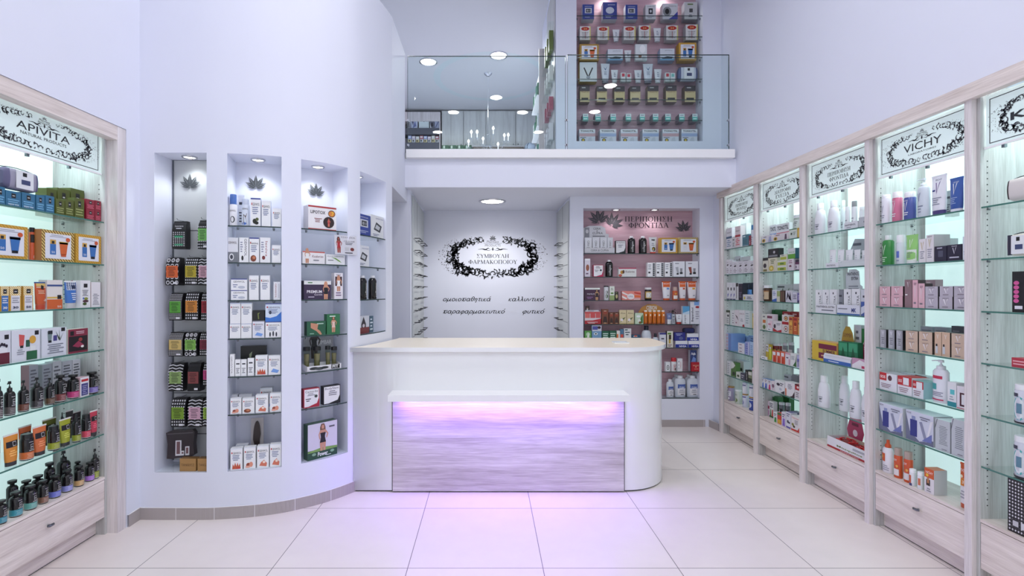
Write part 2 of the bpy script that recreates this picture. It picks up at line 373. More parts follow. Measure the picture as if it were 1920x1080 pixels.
# shop front behind the camera
m = MB(); m.box(-3.4,3.5,YF - .2,YF,3.3,CEIL,WALL); m.box(-3.4,-2.3,YF - .2,YF,0,3.3,WALL); m.box(2.5,3.5,YF - .2,YF,0,3.3,WALL); structure('wall_front',m)
m = MB()
for x in (-2.28,-.02,2.44): m.box(x,x + .06,YF - .12,YF - .05,0,3.3,STEEL)
m.box(-2.28,2.5,YF - .12,YF - .05,3.24,3.3,STEEL); m.box(-2.28,2.5,YF - .12,YF - .05,0,.06,STEEL); structure('window_1',m)
# ---- curved wall with four niches
CP = [(-2.5,3.56),(-2.393,3.557),(-2.2,3.556),(-2.018,3.557),(-1.878,3.572),(-1.70,3.604),(-1.526,3.665),(-1.407,3.735),(-1.262,3.845),(-1.13,3.996),(-1.061,4.117),(-.990,4.322),(-.934,4.541),(-.905,4.68)]
def catmull(P,i,t):
    p0 = Vector(P[max(i - 1,0)]); p1 = Vector(P[i]); p2 = Vector(P[i + 1]); p3 = Vector(P[min(i + 2,len(P) - 1)])
    return .5 * ((2 * p1) + (-p0 + p2) * t + (2 * p0 - 5 * p1 + 4 * p2 - p3) * t * t + (-p0 + 3 * p1 - 3 * p2 + p3) * t ** 3)
CURVE = []      # (point, control index position)
for i in range(len(CP) - 1):
    for k in range(5): CURVE.append((catmull(CP,i,k / 5),i + k / 5))
CURVE.append((Vector(CP[-1]),len(CP) - 1.0))
NICHE = {1: (1,3,.335,2.628),2: (4,6,.335,2.628),3: (7,9,.335,2.628),4: (10,12,1.262,2.628)}
WTOP = 4.22
def cpts(a,b): return [p for p,t in CURVE if a - 1e-6 <= t <= b + 1e-6]
def strip(mb,pts,z0,z1,mat=WALL):
    n = len(mb.v)
    for p in pts: mb.v += [(p.x,p.y,z0),(p.x,p.y,z1)]
    for i in range(len(pts) - 1):
        mb.f.append((n + 2 * i,n + 2 * i + 2,n + 2 * i + 3,n + 2 * i + 1)); mb.m.append(mb.mi(mat)); mb.smooth.append(True)
NFR = {}
m = MB()
strip(m,cpts(0,1),0,WTOP); strip(m,cpts(3,4),0,WTOP); strip(m,cpts(6,7),0,WTOP); strip(m,cpts(9,10),0,WTOP); strip(m,cpts(12,13),0,WTOP)
for k,(a,c,z0,z1) in NICHE.items():
    P = cpts(a,c); strip(m,P,0,z0); strip(m,P,z1,WTOP)
    A,B = P[0],P[-1]; u = (B - A).normalized(); nb = Vector((-u.y,u.x)); D = .22 if k == 1 else .26
    A2,B2 = A + nb * D,B + nb * D
    NFR[k] = (A,B,A2,B2,u,nb,z0,z1,P)
    if k == 1: B2 = B + nb * D
    m.face([(A.x,A.y,z0),(A2.x,A2.y,z0),(A2.x,A2.y,z1),(A.x,A.y,z1)],WALL)
    m.face([(B.x,B.y,z0),(B.x,B.y,z1),(B2.x,B2.y,z1),(B2.x,B2.y,z0)],WALL)
    m.face([(A2.x,A2.y,z0),(B2.x,B2.y,z0),(B2.x,B2.y,z1),(A2.x,A2.y,z1)],WALL)
    m.face([(p.x,p.y,z0) for p in P] + [(B2.x,B2.y,z0),(A2.x,A2.y,z0)],WALL)
    m.face([(p.x,p.y,z1) for p in reversed(P)] + [(A2.x,A2.y,z1),(B2.x,B2.y,z1)],WALL)
# parapet top and its rear face, lintel over the passage
Pall = cpts(0,13); E = Pall[-1]
back = [Vector((-2.5,3.95)),Vector((-1.95,3.95)),Vector((-1.6,4.08)),Vector((-1.4,4.3)),Vector((-1.22,4.68))]
m.face([(p.x,p.y,WTOP) for p in Pall] + [(p.x,p.y,WTOP) for p in reversed(back)],WALL)
strip(m,list(reversed(back)),0,WTOP)
m.box(-1.22,E.x,E.y,5.41,2.62,WTOP,WALL); m.box(-1.22,E.x,5.41,5.55,2.62,2.759,WALL)      # above the passage
m.face([(E.x,E.y,0),(-1.22,E.y,0),(-1.22,E.y,2.62),(E.x,E.y,2.62)],WALL)
m.box(-2.5,-.885,5.55,5.7,0,3.0,WALL)         # end wall of the passage
structure('wall_curved',m)
# ---- mezzanine slab, its underside and the white lip
m = MB(); m.box(-.905,XR,5.41,10.75,2.76,3.07,WALL); m.box(-2.5,-.95,4.75,10.75,2.85,3.07,WALL); structure('ceiling_mezzanine',m)
m = MB(); m.box(-.885,2.665,5.35,5.47,3.07,3.16,WHITE); structure('trim_1',m)
# ---- recess behind the counter
m = MB(); m.box(-1.2,1.3,7.02,7.15,0,2.76,WALL); structure('wall_back',m)
m = MB(); m.prism([(-.868,5.55),(-.922,7.02),(-1.1,7.02),(-1.1,5.7),(-.885,5.7),(-.885,5.55)],0,2.76,WALL); structure('wall_recess_left',m)
# ---- wall with the lower pink niche
NX0,NX1,NY,NZ0,NZ1,NDP = 1.144,2.54,5.95,.333,2.62,.215
PINK = wood('mauve_panel',(178,140,152),(206,172,184),0)
m = MB(); m.box(.985,NX0,NY,7.02,0,2.76,WALL); m.box(NX1,XR,NY,7.02,0,2.76,WALL); m.box(NX0,NX1,NY,7.02,0,NZ0,WALL)
m.box(NX0,NX1,NY,7.02,NZ1,2.76,WALL); m.box(NX0,NX1,NY + NDP,7.02,NZ0,NZ1,WALL,front=PINK); structure('wall_pink_lower',m)
# ---- upstairs wall block with the upper pink niche
UX0,UX1,UY,UZ0,UZ1,UDP = 1.026,2.49,5.75,3.365,5.2,.2
m = MB(); m.box(.79,UX0,UY,7.2,3.07,CEIL,WALL); m.box(UX1,XR,UY,7.2,3.07,CEIL,WALL); m.box(UX0,UX1,UY,7.2,3.07,UZ0,WALL)
m.box(UX0,UX1,UY,7.2,UZ1,CEIL,WALL); m.box(UX0,UX1,UY + UDP,7.2,UZ0,UZ1,WALL,front=PINK); structure('wall_pink_upper',m)
m = MB(); m.prism([(.99,7.2),(1.4,7.2),(1.4,10.75),(1.08,10.75)],3.07,CEIL,WALL); structure('wall_mezzanine_right',m)
m = MB(); m.box(-2.5,1.4,10.65,10.75,3.07,CEIL,WALL); structure('wall_mezzanine_back',m)
# ---- baseboards of grey tile
BB = M((176,168,168),.45,name='baseboard_tile',noise=.06); GROUT = M((225,222,224),.6)
def tile_board(name,pts,h=.085,th=.012,step=.27):
    m = MB(); L = 0; marks = []
    for i in range(len(pts) - 1):
        a,b = Vector(pts[i]),Vector(pts[i + 1]); u = (b - a).normalized(); nn = Vector((u.y,-u.x)) * th
        q0,q1 = a + nn,b + nn
        m.face([(q0.x,q0.y,0),(q1.x,q1.y,0),(q1.x,q1.y,h),(q0.x,q0.y,h)],BB)
        m.face([(q0.x,q0.y,h),(q1.x,q1.y,h),(b.x,b.y,h),(a.x,a.y,h)],GROUT)
        seg = (b - a).length; k = math.ceil(L / step) if L else 0
        while k * step < L + seg:
            if k * step >= L and k:
                p = a + u * (k * step - L) + nn * 1.08; m.face([(p.x - u.x * .0025,p.y - u.y * .0025,0),(p.x + u.x * .0025,p.y + u.y * .0025,0),(p.x + u.x * .0025,p.y + u.y * .0025,h),(p.x - u.x * .0025,p.y - u.y * .0025,h)],GROUT)
            k += 1
        L += seg
    structure(name,m)
tile_board('baseboard_curved',[tuple(p) for p in cpts(0,10)])
tile_board('baseboard_left',[(-2.5,3.435),(-2.5,3.55)])
tile_board('baseboard_pink',[(.985,5.95),(2.60,5.95)],step=1.6)
tile_board('baseboard_right',[(2.66,5.95),(2.69,5.76)],step=1.6)
# ---- round downlights
def downlight(loc,r,label,power=0,lamp_rot=(0,0,0),glow=LAMP,angle=2.4,group=None,color=(1,.98,.95)):
    e = empty('downlight',loc); tag(e,label,'ceiling lamp',group)
    f = MB(); pr = [(r * 1.16,0),(r * 1.14,-.008),(r * 1.0,-.012),(r * .93,-.004),(r * .9,.0)]
    n = 28
    for i in range(len(pr) - 1):
        for q in range(n):
            a,b = 2 * pi * q / n,2 * pi * (q + 1) / n
            f.face([(pr[i][0] * cos(a),pr[i][0] * sin(a),pr[i][1]),(pr[i][0] * cos(b),pr[i][0] * sin(b),pr[i][1]),(pr[i + 1][0] * cos(b),pr[i + 1][0] * sin(b),pr[i + 1][1]),(pr[i + 1][0] * cos(a),pr[i + 1][0] * sin(a),pr[i + 1][1])],CHROME,True)
    f.build('trim_ring',e)
    f = MB(); f.prism([(r * .92 * cos(2 * pi * q / n),r * .92 * sin(2 * pi * q / n)) for q in range(n)],-.004,-.001,glow); f.build('lens',e)
    if power: spot((loc[0],loc[1],loc[2] - .03),power,angle,color,size=r)
    return e
downlight((.055,6.27,2.76),.15,'large round downlight in the soffit above the written recess wall',44,angle=2.7)
SMALL = M((250,250,250),.4,emit=3.0,name='niche_lamp_glow')
for k,px,nm in ((1,357,'first'),(2,480,'second'),(3,597,'third'),(4,682,'fourth')):
    A,B,A2,B2,u,nb,z0,z1,P = NFR[k]
    c = (A + B + A2 + B2) / 4
    if k == 4: c = A * .62 + B * .38 + nb * .13
    downlight((c.x,c.y,z1),.045,'small chrome downlight in the top of the %s curved-wall niche' % nm,2.4,glow=SMALL,angle=2.2,color=(.93,.98,1))
for x in (1.56,2.03):
    downlight((x,6.05,NZ1),.045,'small chrome downlight at the %s over the lower pink niche' % ('left' if x < 1.8 else 'right'),2.5,glow=SMALL,angle=2.2,color=(1,.97,.97))
for x in (1.4,2.1):
    downlight((x,5.85,UZ1),.045,'small downlight at the %s above the upper pink niche' % ('left' if x < 1.8 else 'right'),3,glow=SMALL,angle=2.3)
UPL = [(803,116,'left'),(935,104,'right')]
for px,py,nm in UPL:
    Y = FPX * (CEIL - H) / (CY - py)
    downlight(((px - CX) * Y / FPX,Y,CEIL),.13,'bright round downlight in the grey upstairs ceiling, the %s one of two' % nm)
    disc('upstairs_lamp_light',((px - CX) * Y / FPX,Y,CEIL - .016),.125,21,(.96,.98,1))
for x,y in HALL_LAMPS:
    downlight((x,y,CEIL),.12,'unseen round downlight in the high hall ceiling',group='round downlights in the hall ceiling')
# ---- railing
e = empty('glass_railing',(0,5.41,3.16)); tag(e,'frameless clear glass railing in two panes along the white upstairs edge','railing')
for x0,x1,zt in ((-.875,.843,4.19),(.868,2.625,4.205)):
    f = MB(); f.box(x0,x1,-.006,.006,-.08,zt - 3.16,RAIL_GLASS); o = f.build('glass_pane',e)
    f = MB()
    f.box(x0,x1,-.007,.007,zt - 3.164,zt - 3.159,EDGE_D)
    f.box(x0 - .003,x0,-.007,.007,-.0,zt - 3.16,EDGE_D); f.box(x1,x1 + .003,-.007,.007,0,zt - 3.16,EDGE_D); f.build('pane_edge',o)
f = MB()
for x in (-.87,.85,.861,2.62): 
    for z in (.06,.33):
        f = MB(); f.tube([(x,-.012,z),(x,.012,z)],.012,CHROME,8); f.build('glass_clamp',e)
# ================================================================== THE COUNTER
def arc(cx,cy,rx,ry,a0,a1,n=14): return [(cx + rx * cos(a0 + (a1 - a0) * i / n),cy + ry * sin(a0 + (a1 - a0) * i / n)) for i in range(n + 1)]
def counter_outline(g):
    """g = overhang"""
    p = [(-1.095 - g * .6,4.038 - g),(-.62,4.038 - g),(.3,4.038 - g),(1.12,4.038 - g)]
    p += arc(1.12,4.45,.415 + g,.412 + g,-pi / 2,0)[1:]
    p += [(1.535 + g,4.66)] + arc(1.455,4.70,.08 + g,.08 + g,0,pi / 2,5)
    p += [(-.3,4.78 + g),(-.86,4.78 + g),(-.87,4.72),(-.925,4.5),(-.975,4.32),(-1.045,4.12)]
    return p
ct = empty('service_counter',(0,4.4,0)); tag(ct,'long glossy white service counter with rounded right end and oak front panel','counter')
def shift(poly,dx=0,dy=-4.4): return [(x + dx,y + dy) for x,y in poly]
f = MB(); f.prism(shift(counter_outline(0)),.012,1.125,GLOSS,sm=True); f.build('body',ct)
f = MB(); f.prism(shift(counter_outline(-.012)),0,.012,BLACK); f.build('plinth_gap',ct)
TOPM = M((255,245,226),.28,name='warm_white_top')
f = MB(); f.prism(shift(counter_outline(.0)),1.125,1.142,GLOSS,sm=True); f.prism(shift(counter_outline(.03)),1.142,1.177,TOPM,GLOSS,sm=True); f.build('worktop',ct)
f = MB(); f.box(-.773,1.103,-.38,-.355,.012,.79,W_HX); 
f.box(-.779,-.773,-.376,-.36,.012,.79,BLACK); f.box(1.103,1.109,-.376,-.36,.012,.79,BLACK); f.build('front_panel',ct)
f = MB(); f.box(-.777,1.104,-.554,-.362,.776,.826,GLOSS,top=WHITE); lg = f.build('bag_ledge',ct)
LEDP = M((255,150,255),.4,emit=2,name='pink_led'); 
f = MB(); f.box(-.70,1.03,-.44,-.425,.768,.7755,LEDP); f.build('led_strip',lg)
area('led_pink',(.165,3.975,.765),1.70,.05,.6,(1.0,.3,.8),rot=(math.radians(25),0,0))
area('led_violet',(.165,3.94,.765),1.74,.08,7,(.28,.15,1.0))
f = MB(); f.box(-.065,.065,-.05,.05,0,.004,M((235,238,242),.1)); f.box(-.065,.065,-.05,-.045,.004,.009,M((215,220,226),.1)); f.box(-.065,.065,.045,.05,.004,.009,M((215,220,226),.1))
tag(f.build('coin_tray',loc=(1.17,4.38,1.177)),'small flat pale coin tray lying on the counter top','tray')

# ================================================================== WALL CABINETS
ZS = [2.10,1.815,1.53,1.247,.96,.68]; DECK = .39
def lit(name,c,e):
    m = bpy.data.materials.new(name); m.use_nodes = True; b = m.node_tree.nodes['Principled BSDF']
    b.inputs['Base Color'].default_value = (*lin((220,238,236)),1); b.inputs['Emission Color'].default_value = (*c,1); b.inputs['Emission Strength'].default_value = e
    b.inputs['Roughness'].default_value = .25
    return m
LITB = lit('backlit_panel',(.72,1.0,.98),.36)
SIGNM = lit('frosted_sign',(.80,.95,.93),.12)
def cabinet(side,y0,y1,label,sign,zs=ZS,ztop=2.785,near_panel=True,word=None,glassnote=''):
    """side +1: right wall (faces -X), -1: left wall. y0 near, y1 far. Local frame is the world frame."""
    XF = 2.70 if side > 0 else -2.575
    XB = XF + side * .33
    X = lambda d: XF + side * d
    e = empty('display_cabinet',(X(.15),(y0 + y1) / 2,0)); tag(e,label,'cabinet','wall cabinets with glass shelves')
    ox,oy = X(.15),(y0 + y1) / 2
    def bx(m,d0,d1,ya,yb,z0,z1,mat,**k):
        a,b = sorted((X(d0) - ox,X(d1) - ox)); m.box(a,b,ya - oy,yb - oy,z0,z1,mat,**k)
    PW = .02
    for ya,yb in ((y0,y0 + PW),(y1 - PW,y1)):
        m = MB(); bx(m,0.0,.33,ya,yb,.0,ztop - .03,W_SIDE)
        near = ya == y0
        for dd in (.035,.27):       # shelf pin holes
            z = .46
            while z < 2.36:
                yy = ya - .0006 if not near else yb + .0006
                bx(m,dd,dd + .006,yy - .0004,yy + .0004,z,z + .006,BLACK); z += .032
        m.build('side_panel',e)
    m = MB(); bx(m,.33,.342,y0,y1,.35,ztop - .03,W_SIDE); bx(m,.322,.33,y0 + .06,y1 - .05,DECK + .0,2.66,LITB); m.build('backlit_panel',e)
    m = MB(); bx(m,0,.33,y0 + PW,y1 - PW,DECK - .018,DECK,W_HY); m.build('deck',e)
    m = MB(); bx(m,.06,.33,y0 + PW,y1 - PW,.007,.112,W_HY); bx(m,.065,.32,y0 + PW,y1 - PW,0,.007,BLACK); m.build('plinth',e)
    m = MB(); bx(m,0,.3,y0 + PW + .003,y1 - PW - .003,.12,DECK - .022,W_HY); 
    d = m.build('drawer',e)
    m = MB(); zc = .27
    m.tube([(X(0) - ox,0,zc),(X(-.018) - ox,0,zc)],.005,STEEL,8); m.tube([(X(-.016) - ox,-.022,zc),(X(-.022) - ox,-.012,zc),(X(-.022) - ox,.012,zc),(X(-.016) - ox,.022,zc)],[.004,.008,.008,.004],STEEL,8)
    m.build('knob',d)
    # sign box
    zb = 2.42
    m = MB(); bx(m,.02,.028,y0 + PW + .012,y1 - PW - .012,zb,2.70,SIGNM,)
    bx(m,.016,.0285,y0 + PW + .005,y1 - PW - .005,zb - .006,zb + .004,WHITE)
    bx(m,.0192,.0198,y0 + PW + .03,y1 - PW - .03,zb + .018,zb + .022,INK); bx(m,.0192,.0198,y0 + PW + .03,y0 + PW + .034,zb + .02,2.68,INK); bx(m,.0192,.0198,y1 - PW - .034,y1 - PW - .03,zb + .02,2.68,INK)
    bx(m,.0192,.0198,y0 + PW + .03,y1 - PW - .03,2.676,2.68,INK)
    for q in (.12,.4):
        yy = y1 - q if side > 0 else y0 + .75 - q + 0
        bx(m,.02,.035,yy - .008,yy + .008,zb - .022,zb - .004,STEEL)
    sg = m.build('sign_panel',e)
    if sign:
        m = MB(); yc = (y0 + y1) / 2; zc = 2.552
        def mapf(x,y,L):      # x to the right as read
            return (X(.0186 - .0002 * L) - ox,(yc - side * x) - oy,zc + y)
        add_wreath(m,mapf,0,0,.30 if side > 0 else .375,.098,M((70,72,80),.5),seed=int(y0 * 10) + 3,dens=1.25,grey=M((110,112,116),.5))
        put_text(m,'Pharmacy',mapf,0,.080,.013,INK,shear=.2); put_text(m,'PRODUCTS',mapf,0,.064,.012,INK)
        add_flourish(m,mapf,0,.048,.2,INK)
        for s,yy,hh,wd,kind in sign:
            if kind == 's': put_text(m,s,mapf,0,yy,hh,INK,width=wd,geo=serif_geo(s))
            else: put_text(m,s,mapf,0,yy,hh,INK,width=wd,bold=.03 if kind == 'b' else .0)
        m.build('emblem',sg)
    # glass shelves: things of their own
    nmz = ['top','second','third','fourth','fifth','sixth','seventh']
    for i,z in enumerate(zs):
        m = MB(); xa,xb = sorted((X(.004),X(.31)))
        g = empty('glass_shelf',((xa + xb) / 2,yc_ := (y0 + y1) / 2,z)); tag(g,'clear glass shelf, %s from top, in the %s' % (nmz[i] if i else 'first',word),'shelf','glass shelves in the %s' % word)
        hw,hl = (xb - xa) / 2,(y1 - y0) / 2 - PW - .002
        m.box(-hw,hw,-hl,hl,-.008,0,GLASS); pane = m.build('pane',g)
        m = MB(); sx = -hw if side > 0 else hw
        m.box(sx - .0008,sx + .0008,-hl,hl,-.0085,.0004,EDGE); m.build('front_edge',g)
        for yy in (-hl + .006,hl - .006):
            for xx in (-hw * .78,hw * .6):
                m = MB(); m.tube([(xx - .006,yy,-.014),(xx + .006,yy,-.014)],.0055,STEEL,8); m.build('shelf_pin',g)
    if side > 0:
        m = MB(); bx(m,-.028,-.0005,y0,y0 + .043,0,2.70,W_V); m.build('upright_post',e)
        if y1 > 5.6: m = MB(); bx(m,-.028,.3,y1 + .001,y1 + .045,0,2.695,W_V); m.build('end_panel',e)
    elif y1 > 3.3:
        m = MB(); bx(m,-.071,.3,y1 + .001,y1 + .076,0,2.75,W_V); m.build('end_post',e)
    # lamp strip behind the sign
    bar = MB(); bx(bar,.05,.075,y0 + .06,y1 - .06,2.695,2.71,M((255,255,255),.4,emit=4,name='strip_glow')); bar.build('light_strip',e)
    area('cabinet_strip',(X(.10),(y0 + y1) / 2,2.66),.05,y1 - y0 - .14,1.3,(.86,1.0,.98))
    return e
PITCH = .7375
YR = [5.69 - PITCH * i for i in range(7)]       # far edges of right cabinets
R_NAMES = ['farthest right-wall cabinet','second right-wall cabinet','middle right-wall cabinet','fourth right-wall cabinet','nearest right-wall cabinet','right-wall cabinet beside the shop front']
DS = lambda a,b: [(a,.008,.030,.25,'s'),(b,-.034,.030,.21,'s')]
SIG = [DS('ΠΕΡΙΠΟΙΗΣΗ','ΦΡΟΝΤΙΔΑ'),DS('ΔΙΑΤΡΟΦΗ','ΕΥΕΞΙΑ'),DS('ΠΕΡΙΠΟΙΗΣΗ','ΦΡΟΝΤΙΔΑ'),[('VICHY',.006,.050,.27,'n'),('LABORATOIRES',-.036,.010,.2,'n')],[('KORRES',-.004,.040,.42,'b')],None]
SHELF3 = [2.10,1.817,1.454,1.066,.683]
SL = ['tall oak cabinet with a small framed emblem sign, farthest of the right wall','tall oak cabinet filled with crowded medicine boxes, second from the back wall','tall oak cabinet with white bottles and a red mosquito carton on its deck','tall oak cabinet under the sign reading VICHY'.replace('VICHY','with large thin capitals'),'tall oak cabinet cut by the right frame edge, nearest of the right wall','tall oak cabinet beside the shop front, outside the picture']
for i in range(6):
    y1 = YR[i]; cabinet(1,y1 - PITCH + .0,y1 - .0,SL[i],SIG[i],zs=SHELF3 if i == 2 else ZS,word=R_NAMES[i])
m = MB(); m.box(2.655,2.699,1.15,5.76,2.70,2.785,W_HY); tag(m.build('cornice_rail'),'pale oak top rail running along all right wall cabinets','rail')
# left wall
cabinet(-1,2.45,3.352,'tall oak cabinet with the natural products sign on the left wall',[('APIVITA',.014,.044,.35,'n'),('NATURAL PRODUCTS',-.026,.018,.30,'n')],ztop=2.75,word='left wall cabinet')
cabinet(-1,1.71,2.448,'tall empty oak cabinet on the left wall, nearer than the picture shows',None,ztop=2.75,word='left cabinet beside the shop front')
m = MB(); m.box(-2.574,-2.504,1.71,3.352,2.657,2.75,W_HY); tag(m.build('cornice_rail'),'pale oak top rail above the left wall cabinet','rail')
# ================================================================== PRODUCT KIT
WHT = (240,241,244); BLK = (20,20,22); GRY = (150,152,158); PRT = (95,98,110)
def PM(c,rough=.42): return M(c,rough)
def pr(c): return M(c,.45)
def Tgeo(s):
    return serif_geo(s[1:]) if s.startswith('~') else None
def art_on(mb,art,mapf,w,h):
    """art primitives in fractions of the printable face"""
    for L,a in enumerate(art):
        k = a[0]; L = min(L + 1,8)
        if k == 'r':
            _,x0,y0,x1,y1,c = a; n = max(1,int(abs(x1 - x0) * 16)) if mapf.curved else 1
            for i in range(n):
                xa,xb = x0 + (x1 - x0) * i / n,x0 + (x1 - x0) * (i + 1) / n
                mb.face([mapf((xa - .5) * w,y0 * h,L),mapf((xb - .5) * w,y0 * h,L),mapf((xb - .5) * w,y1 * h,L),mapf((xa - .5) * w,y1 * h,L)],pr(c))
        elif k == 'l':      # fine print lines
            _,x0,y0,x1,y1,n,c = a; rnd = random.Random(n * 13 + int(x0 * 100)); st = (y1 - y0) / n
            for i in range(n):
                e = x1 - (x1 - x0) * rnd.uniform(0,.35); y = y1 - st * (i + .5); t = st * .22; s0 = x0
                s0 += (x1 - e) * .4
                seg = 4 if mapf.curved else 1
                for q in range(seg):
                    xa,xb = s0 + (e - s0) * q / seg,s0 + (e - s0) * (q + 1) / seg
                    mb.face([mapf((xa - .5) * w,(y - t) * h,L),mapf((xb - .5) * w,(y - t) * h,L),mapf((xb - .5) * w,(y + t) * h,L),mapf((xa - .5) * w,(y + t) * h,L)],pr(c))
        elif k == 'o':
            _,cx,cy,rx,ry,c = a
            mb.face([mapf((cx - .5 + rx * cos(2 * pi * q / 14)) * w,(cy + ry * sin(2 * pi * q / 14)) * h,L) for q in range(14)],pr(c))
        elif k == 'p':
            mb.face([mapf((x - .5) * w,y * h,L) for x,y in a[1]],pr(a[2]))
        elif k == 't':      # text: string, cx, cy, height fraction, colour, width fraction, rotation, bold
            s,cx,cy,hh,c = a[1:6]; wd = a[6] if len(a) > 6 else None; rot = a[7] if len(a) > 7 else 0; bold = a[8] if len(a) > 8 else 0
            ref = h if not rot else w
            put_text(mb,s.lstrip('~'),mapf,(cx - .5) * w,cy * h,hh * ref,pr(c),L + (4 if rot and mapf.curved else 0),None if wd is None else wd * (w if not rot else h),rot,bold,geo=Tgeo(s))
        elif k == 'd':      # diagonal stripes, clipped to the rectangle
            _,x0,y0,x1,y1,n,c = a; X0,X1,Y0,Y1 = x0 * w,x1 * w,y0 * h,y1 * h; tot = (X1 - X0) + (Y1 - Y0); s_ = tot / (n * 1.4)
            q = X0 + Y0
            while q < X1 + Y1:
                P_ = [(X0,Y0),(X1,Y0),(X1,Y1),(X0,Y1)]
                for sg,lim in ((1,q),(-1,-(q + s_ * .5))):
                    O_ = []
                    for i in range(len(P_)):
                        A_,B_ = P_[i],P_[(i + 1) % len(P_)]; da,db = sg * (A_[0] + A_[1]) - lim,sg * (B_[0] + B_[1]) - lim
                        if da >= 0: O_.append(A_)
                        if (da >= 0) != (db >= 0): t = da / (da - db); O_.append((A_[0] + (B_[0] - A_[0]) * t,A_[1] + (B_[1] - A_[1]) * t))
                    P_ = O_
                    if len(P_) < 3: break
                if len(P_) >= 3: mb.face([mapf(x - .5 * w,y,L) for x,y in P_],pr(c))
                q += s_
        elif k == 'w':      # white polka dots
            _,x0,y0,x1,y1,nx,ny,c = a
            for i in range(nx):
                for j in range(ny):
                    cx = x0 + (x1 - x0) * (i + .5) / nx; cy = y0 + (y1 - y0) * (j + .5) / ny; rx = (x1 - x0) / nx * .3; ry = (y1 - y0) / ny * .3
                    mb.face([mapf((cx - .5 + rx * cos(2 * pi * q / 7)) * w,(cy + ry * sin(2 * pi * q / 7)) * h,L) for q in range(7)],pr(c))
        elif k == 'f':      # little figure: standing woman (hair, head, torso, legs)
            _,cx,y0,hh,skin,cloth,hair = a; ar = h / w
            def P(pts,c,LL): mb.face([mapf((cx - .5 + x * hh * ar) * w,(y0 + y * hh) * h,LL) for x,y in pts],pr(c))
            P([(-.10,.62),(.11,.60),(.10,.86),(.05,.99),(-.06,.99),(-.11,.86)],hair,L)
            P([(-.045,.80),(.045,.80),(.055,.90),(0,.96),(-.055,.90)],skin,L + 1)
            P([(-.13,.42),(-.17,.60),(-.11,.76),(.11,.76),(.22,.60),(.16,.44),(.13,.46),(.17,.60),(.08,.68),(.08,.30),(-.08,.30),(-.08,.66),(-.13,.60),(-.1,.44)],skin,L + 1)
            P([(-.10,.0),(-.01,.0),(.0,.30),(.02,.0),(.10,.0),(.12,.36),(-.12,.36)],skin,L + 1)
            P([(-.12,.30),(.12,.30),(.08,.50),(.10,.66),(-.10,.66),(-.08,.50)],cloth,L + 2)
def carton(w,h,d,col,art,name='product_carton',side=None,sideart=None,topcol=None):
    mb = MB(); c = PM(col); mb.box(-w / 2,w / 2,-d / 2,d / 2,0,h,PM(side) if side else c,front=c,top=PM(topcol) if topcol else None)
    def mapf(x,y,L): return (x,-d / 2 - .0003 * L,y)
    mapf.curved = False
    if art: art_on(mb,art,mapf,w,h)
    if sideart:
        for sg in (1,-1):
            def ms(x,y,L): return (sg * (w / 2 + .0003 * L),x * sg,y)
            ms.curved = False; art_on(mb,sideart,ms,d,h)
    # top flap seam
    mb.box(-w / 2 + .002,w / 2 - .002,d / 2 - .0035,d / 2 - .003,h,h + .0003,pr((200,200,204)) if sum(col) > 500 else pr((12,12,14)))
    return mb.build(name)
def profile_interp(secs,z):
    for i in range(len(secs) - 1):
        if secs[i][0] <= z <= secs[i + 1][0] and secs[i + 1][0] > secs[i][0]:
            t = (z - secs[i][0]) / (secs[i + 1][0] - secs[i][0])
            return secs[i][1] + (secs[i + 1][1] - secs[i][1]) * t,secs[i][2] + (secs[i + 1][2] - secs[i][2]) * t
    q = secs[0] if z < secs[0][0] else secs[-1]
    return q[1],q[2]
def curved_map(secs,zoff=0):
    def mapf(x,y,L):
        a,b = profile_interp(secs,y + zoff); a = max(a,1e-4)
        x = max(-a * .985,min(a * .985,x)); L = L * .0003 + .0004
        k = math.sqrt(1 - (x / a) ** 2); 
        return (x * (1 + L / a),-(b + L) * k - (0 if k > .3 else 0),y + zoff)
    mapf.curved = True
    return mapf
def body_of(name,parts):
    e = empty(name)
    for nm,mb in parts:
        if isinstance(nm,tuple): o = mb.build(nm[0],e); o['label'] = nm[1]
        else: mb.build(nm,e)
    return e
